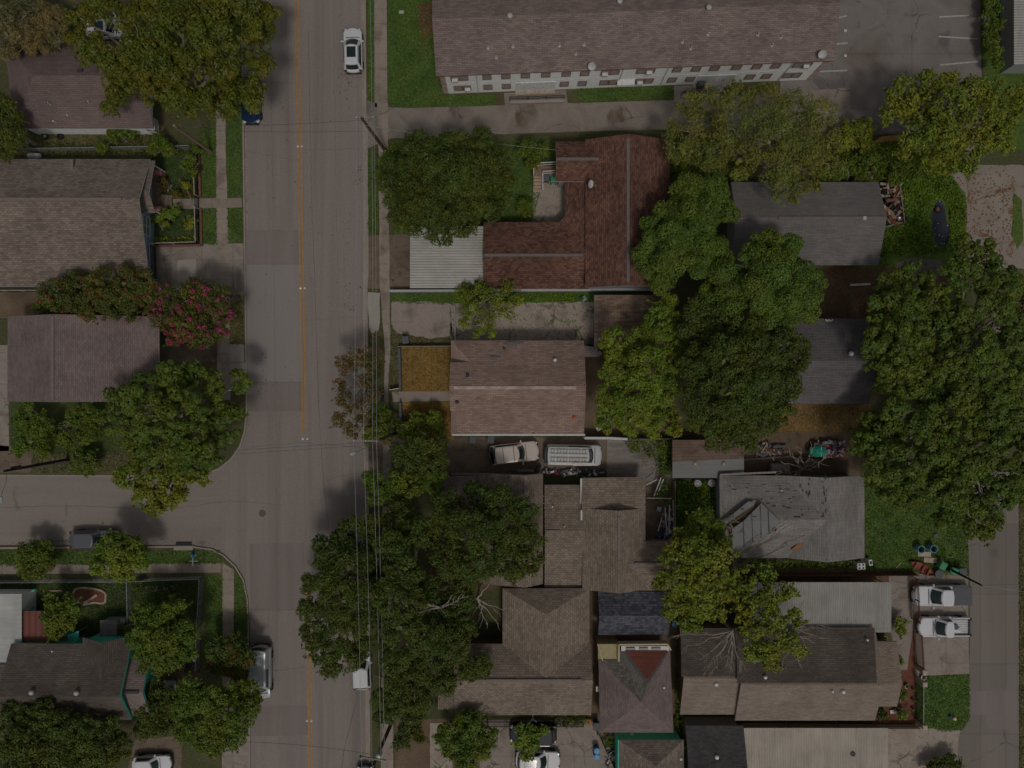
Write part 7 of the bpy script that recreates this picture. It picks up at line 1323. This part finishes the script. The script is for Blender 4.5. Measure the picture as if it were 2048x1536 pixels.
def fan(label, px, py): 
    c = W(px, py, .7); t = thing("condenser_fan", label, "fan unit", (c.x, c.y, 0), 0, "round fan units below the rust shed"); m = MB(); m.lathe((0, 0, 0), [(.36, 0), (.36, .68), (.33, .7), (.28, .7), (.28, .55), (0, .55)], 18); m.build("housing", "vent", t, local=True); m = MB(); [m.box((0, 0, .69), (.56, .05, .02), k * pi / 4) for k in range(4)]; m.lathe((0, 0, .68), [(.1, 0), (.1, .03), (0, .04)], 10); m.build("grille", "pot_white", t, local=True)
fan("round fan unit below the rust shed, over the long grass", 1396, 967); fan("round fan unit below the rust shed, against the worn grey house", 1424, 966)
# stove, canoe, cinder blocks
c = W(1723, 1133, .9); t = thing("cast_off_stove", "white cast off stove standing in the weeds", "stove", (c.x, c.y, 0), R_(3)); m = MB(); m.bbox((0, 0, .45), (.8, .65, .9), .03); m.build("body", "white_paint", t, local=True)
for x, y in ((-.2, .15), (.18, .15), (-.2, -.15), (.18, -.15)): m = MB(); m.lathe((x, y, .9), [(.1, 0), (.1, .015), (0, .02)], 12); m.build("burner", "bin_black", t, local=True)
m = MB(); c = W(1739, 1124, .5); m.bbox((c.x, c.y, .4), (.36, .62, .8), .04, R_(8)); o = tag(m.build("white_cabinet", "white_paint"), "narrow white cabinet standing behind the stove", "cabinet"); m = MB(); m.box((c.x, c.y, .81), (.22, .3, .02), R_(8)); m.build("top_panel", "bin_black", o)
c = W(1845, 1137, .4); t = thing("canoe", "faded red canoe lying at the end of the board fence", "canoe", (c.x, c.y, .02), R_(-28)); m = MB(); L_ = 1.35; secs = []
for i in range(9): f = -1 + 2 * i / 8; w = .46 * (1 - abs(f) ** 2.4) + .03; secs.append([Vector((f * L_, w * cos(a), .38 + .28 * -sin(a) + .12 * f * f)) for a in [pi * k / 8 for k in range(9)]])
vs = [p for s_ in secs for p in s_]; m.add(vs, [(i * 9 + k, i * 9 + k + 1, (i + 1) * 9 + k + 1, (i + 1) * 9 + k) for i in range(8) for k in range(8)]); m.build("hull", "canoe_red", t, local=True)
for f in (-.5, .1, .55): m = MB(); m.box((f * L_, 0, .36), (.2, .74, .04)); m.build("thwart", "rust", t, local=True)
for i in range(5): m = MB(); m.box((.25 + i * .22, 0, .2), (.05, .7, .04)); m.build("rib", "cloth_red", t, local=True)
m = MB(); [m.box(W(1848 + dx, 1108 + dy, .08) + Vector((0, 0, 0)), (1.3, .5, .16), R_(-3)) for dx, dy in ((0, 0), (12, 12))]; tag(m.build("concrete_step", "block_tan"), "two pale concrete slabs beside the blue barrels", "slab"); m = MB(); c = W(1872, 1072, .2); m.bbox((c.x, c.y, .1), (.45, .45, .2), .05, .3); tag(m.build("grey_box", "tonneau"), "small grey box on the rear lawn", "box")
m = MB(); m.bar(W(1792, 1136, .1), W(1802, 1125, .1), .06, .05); tag(m.build("stray_board", "plank_pale"), "pale board lying in the grass by the fence end", "board"); m = MB(); m.bar(W(1700, 570, .15), W(1740, 568, .15), .2, .14); tag(m.build("white_beam", "pot_white"), "white beam lying on the reddish leaf yard", "beam")
# small street things
c = W(385, 1110, .4); t = thing("fire_hydrant", "blue fire hydrant on the corner verge", "hydrant", (c.x, c.y, 0)); m = MB(); m.lathe((0, 0, 0), [(.2, 0), (.2, .05), (.13, .08), (.13, .5), (.18, .52), (.17, .6), (.08, .7), (0, .72)], 14); m.build("barrel", "hydrant_blue", t, local=True)
for s in (-1, 1): m = MB(); m.lathe((0, s * .16, .4), [(.08, -.05), (.08, .05), (.05, .07)], 10, 'Y'); m.build("outlet", "hydrant_blue", t, local=True)
c = W(388, 1122, 2.5); t = thing("street_sign", "crossed green street name blades on a thin post by the hydrant", "street sign", (c.x, c.y, 0)); m = MB(); m.tube([(0, 0, 0), (0, 0, 2.6)], .035); m.build("post", "galv", t, local=True)
for a in (0, pi / 2): m = MB(); m.box((0, 0, 2.5 + (.2 if a else 0)), (.8, .05, .2), a); m.build("sign_blade", "lamp_teal", t, local=True)
for px, py, nm, mt, lab in ((1821, 1439, "toy_ball", "bin_blue", "blue ball on the corner lawn"), ):
    pass
for px, py, mt, lab in ((1901, 1433, "bin_blue", "blue ball on the corner lawn"), (1909, 1437, "yellow_toy", "yellow ball on the corner lawn")): c = W(px, py, .18); m = MB(); m.lathe((c.x, c.y, .02), [(.02, 0), (.12, .03), (.17, .12), (.18, .18), (.17, .24), (.12, .33), (.0, .36)], 14); tag(m.build("toy_ball", mt, smooth=True), lab, "ball")
def pot(label, px, py, r, mat="terracotta", group="flower pots in the mulch garden"):
    c = W(px, py, .2); t = thing("flower_pot", label, "flower pot", (c.x, c.y, 0), 0, group); m = MB(); m.lathe((0, 0, 0), [(r * .6, 0), (r, .3), (r * 1.1, .3), (r * 1.1, .36), (r * .85, .36), (r * .82, .28), (0, .28)], 12); m.build("pot", mat, t, local=True)
    lv = Leaves(int(px * 7 + py)); n = 60; e = lv.r.normal(size=(n, 3)); lv.put(np.array([0, 0, .42]) + e * r * .42, e + np.array([0, 0, .6]), .1, .05); o = lv.build("plant", ["lf_green"]); o.parent = t
for a in ((1801, 1352, .17, "pot_white", "white flower pot by the porch, beside the iron gate"), (1813, 1372, .2, "pot_white", "white flower pot at the top of the mulch strip"), (1796, 1382, .2, "pot_white", "white flower pot against the hip porch"), (1804, 1388, .2, "terracotta", "clay flower pot against the hip porch"), (1794, 1416, .22, "terracotta", "clay flower pot on the stepping board"), (1766, 1422, .18, "pot_white", "white flower pot under the lower eave"), (1826, 1378, .14, "terracotta", "small clay flower pot along the iron fence, uppermost"), (1826, 1400, .14, "terracotta", "small clay flower pot along the iron fence, in the middle"), (1826, 1418, .14, "terracotta", "small clay flower pot along the iron fence, lowest"), (1768, 1277, .3, "terracotta", "big clay pot at the corner of the grey tin shelter"), (1846, 1354, .26, "pot_white", "square white planter at the head of the corner lawn"), (1164, 598, .2, "bin_teal", "teal pot beside the white boundary wall")): pot(a[4], a[0], a[1], a[2], a[3])
m = MB(); m.bar(W(1780, 1424, .15), W(1806, 1420, .15), .35, .1); tag(m.build("stepping_board", "pot_white"), "white board across the mulch bed by the porch", "board")
m = MB(); c = W(1163, 597, .2); m.bbox((c.x + .2, c.y, .2), (.55, .5, .4), .12, .5); tag(m.build("rubbish_sack", "cloth_grey"), "grey and white rubbish sack beside the boundary wall", "sack")
for i, (px, py, mt, lab) in enumerate(((1190, 697, "vent", "pale metal chair frame behind the tan roof house"), (1198, 707, "pot_white", "white plastic chair in the dirt back yard"), (1220, 711, "pot_white", "white plastic crate in the dirt back yard"), (1197, 857, "pot_white", "white laundry basket by the back fence"), (1318, 1318 - 300, "cloth_grey", "grey crate on the cluttered patio"))):
    c = W(px, py, .4); t = thing("yard_chair", lab, "chair" if i < 2 else "crate", (c.x, c.y, 0), i * .7); m = MB(); m.bbox((0, 0, .42), (.45, .45, .06), .02); m.build("seat", mt, t, local=True)
    if i < 2: m = MB(); m.box((-.22, 0, .68), (.04, .42, .48)); m.build("backrest", mt, t, local=True)
    for x in (-.19, .19):
        for y in (-.19, .19): m = MB(); m.box((x, y, .2), (.04, .04, .4)); m.build("leg", mt, t, local=True)
t = thing("raised_bed", "oval raised bed of tan concrete blocks on the fenced lawn", "raised bed", W(180, 1192)); ring_px = [(148, 1186), (152, 1178), (160, 1175), (172, 1175), (184, 1176), (196, 1178), (206, 1181), (213, 1187), (213, 1196), (211, 1205), (202, 1206), (192, 1204), (180, 1206), (168, 1208), (156, 1202), (149, 1195)]
P = [W(*q) for q in ring_px]; m = MB(); m.prism(offset_poly(P, .1), 0, .12); m.build("soil", "mulch", t)
for i in range(len(P)): a, b = P[i], P[(i + 1) % len(P)]; m = MB(); d = b - a; m.bbox(((a.x + b.x) / 2, (a.y + b.y) / 2, .1), (d.length * .96, .2, .2), .02, math.atan2(d.y, d.x)); m.build("block", "block_tan", t)
m = MB(); m.bar(W(168, 1206, .25), W(194, 1190, .25), .25, .05); tag(m.build("plank", "plank_pale"), "plank lying across the block raised bed", "plank"); m = MB(); m.bar(W(92, 1182, .1), W(124, 1181, .1), .12, .1); tag(m.build("plank", "plank_pale"), "plank lying on the grass above the small green tree", "plank")
for a, b, lab in (((46, 1189), (70, 1180), "teal board leaning at the corner of the white metal shed"), ((54, 1222), (70, 1213), "teal board leaning over the red tin roof")): m = MB(); m.bar(W(*a, .7), W(*b, .9), .16, .06); tag(m.build("teal_board", "wall_teal"), lab, "board")
m = MB(); c = W(52, 1198, .5); m.bbox((c.x, c.y, .4), (.7, .6, .8), .08, .4); tag(m.build("covered_grill", "cloth_grey"), "covered grill beside the white metal shed", "grill")
for px, py, mt, lab, r in ((236, 1245, "deck_yellow", "olive drum beside the grey lean-to", .22), (248, 1241, "vent", "pale drum beside the grey lean-to", .3)): barrel(lab, px, py, r, .8, mt, mt, None, False)
m = MB(); m.bar(W(258, 1250, .3), W(268, 1248, .3), .18, .3); tag(m.build("white_crate", "pot_white"), "white crate under the round green tree", "crate"); m = MB(); [m.box(W(387 + dx, 1316 + dy, .2), (.32, .32, .3)) for dx, dy in ((-3, -3), (3, 3))]; tag(m.build("flower_box", "pot_white"), "two pale planter boxes inside the chain link corner", "planter"); m = MB(); c = W(376, 1331, .2); m.lathe((c.x, c.y, 0), [(.3, 0), (.34, .15), (.2, .18), (.18, .05)], 14); tag(m.build("planter_tyre", "tyre"), "tyre planter at the dark soil strip", "planter")
m = MB(); m.box(W(340, 1370, .5), (1.2, .9, .06)); [m.box(W(340 + dx, 1370 + dy, .25), (.06, .06, .5)) for dx in (-10, 10) for dy in (-7, 7)]; tag(m.build("garden_table", "galv"), "pale metal garden table under the dark shrubs", "table")
m = MB(); c = W(797, 93, .1); c = W(803, 24, .1); m.box((c.x, c.y, .06), (.5, .3, .08)); tag(m.build("meter_cover", "vent"), "small pale utility cover in the apartment lawn", "utility cover")
for px, py, lab in ((68, 312, "pale propane tank beside the wide shingle house"),): 
    c = W(px, py, .5); m = MB(); m.lathe((c.x, c.y, .45), [(.1, -.7), (.28, -.55), (.32, -.3), (.32, .3), (.28, .55), (.1, .7)], 16, 'X'); tag(m.build("propane_tank", "pot_white", smooth=True), lab, "tank")
m = MB(); c = W(1402, 170, .5); m.bbox((c.x, c.y, .5), (.7, .5, 1.0), .04); tag(m.build("meter_cabinet", "tonneau"), "dark metal cabinet by the apartment landing", "cabinet"); m = MB(); c = W(1437, 178, .3); m.bbox((c.x, c.y, .3), (.9, .6, .5), .2, .2); tag(m.build("covered_bundle", "cloth_grey"), "grey covered bundle by the apartment landing", "bundle")
for i, (px, py, lab) in enumerate(((1690, 62, "white wheel stop by the apartment end, uppermost"), (1690, 112, "white wheel stop by the apartment end, lower one"))): m = MB(); c = W(px, py, 0); m.bbox((c.x, c.y, .08), (.3, .25, .1), .03); tag(m.build("wheel_stop", "pot_white"), lab, "wheel stop", "wheel stops in the parking lot")
m = MB(); c = W(1152, 1434, 1.0); 
for i, d in enumerate(((-.35, -.5), (.4, -.35), (.05, .5))): m.tube([Vector((c.x - 4.3, c.y + .1, 1.6)), Vector((c.x - 4.3 + d[0], c.y + .1 + d[1], 1.5))], .06)
tag(m.build("antenna_bracket", "galv"), "three armed pale bracket at the lower eave of the hip wing house", "bracket"); m = MB(); c = W(1177, 1444, .3); m.bbox((c.x, c.y, .2), (.6, .5, .35), .05, .15); tag(m.build("orange_bin", "terracotta"), "orange box at the corner of the pale drive", "box")
fl = W(1212, 1504, .3)
heap("garden_clutter", "clutter of folded chairs and pots between the leaning fence and teal house", "clutter", [(1208, 1490), (1232, 1495), (1236, 1534), (1222, 1534)], .5, 30, ["pot_white", "bin_black", "wood_grey", "cloth_grey", "bin_black"], 16, .5)
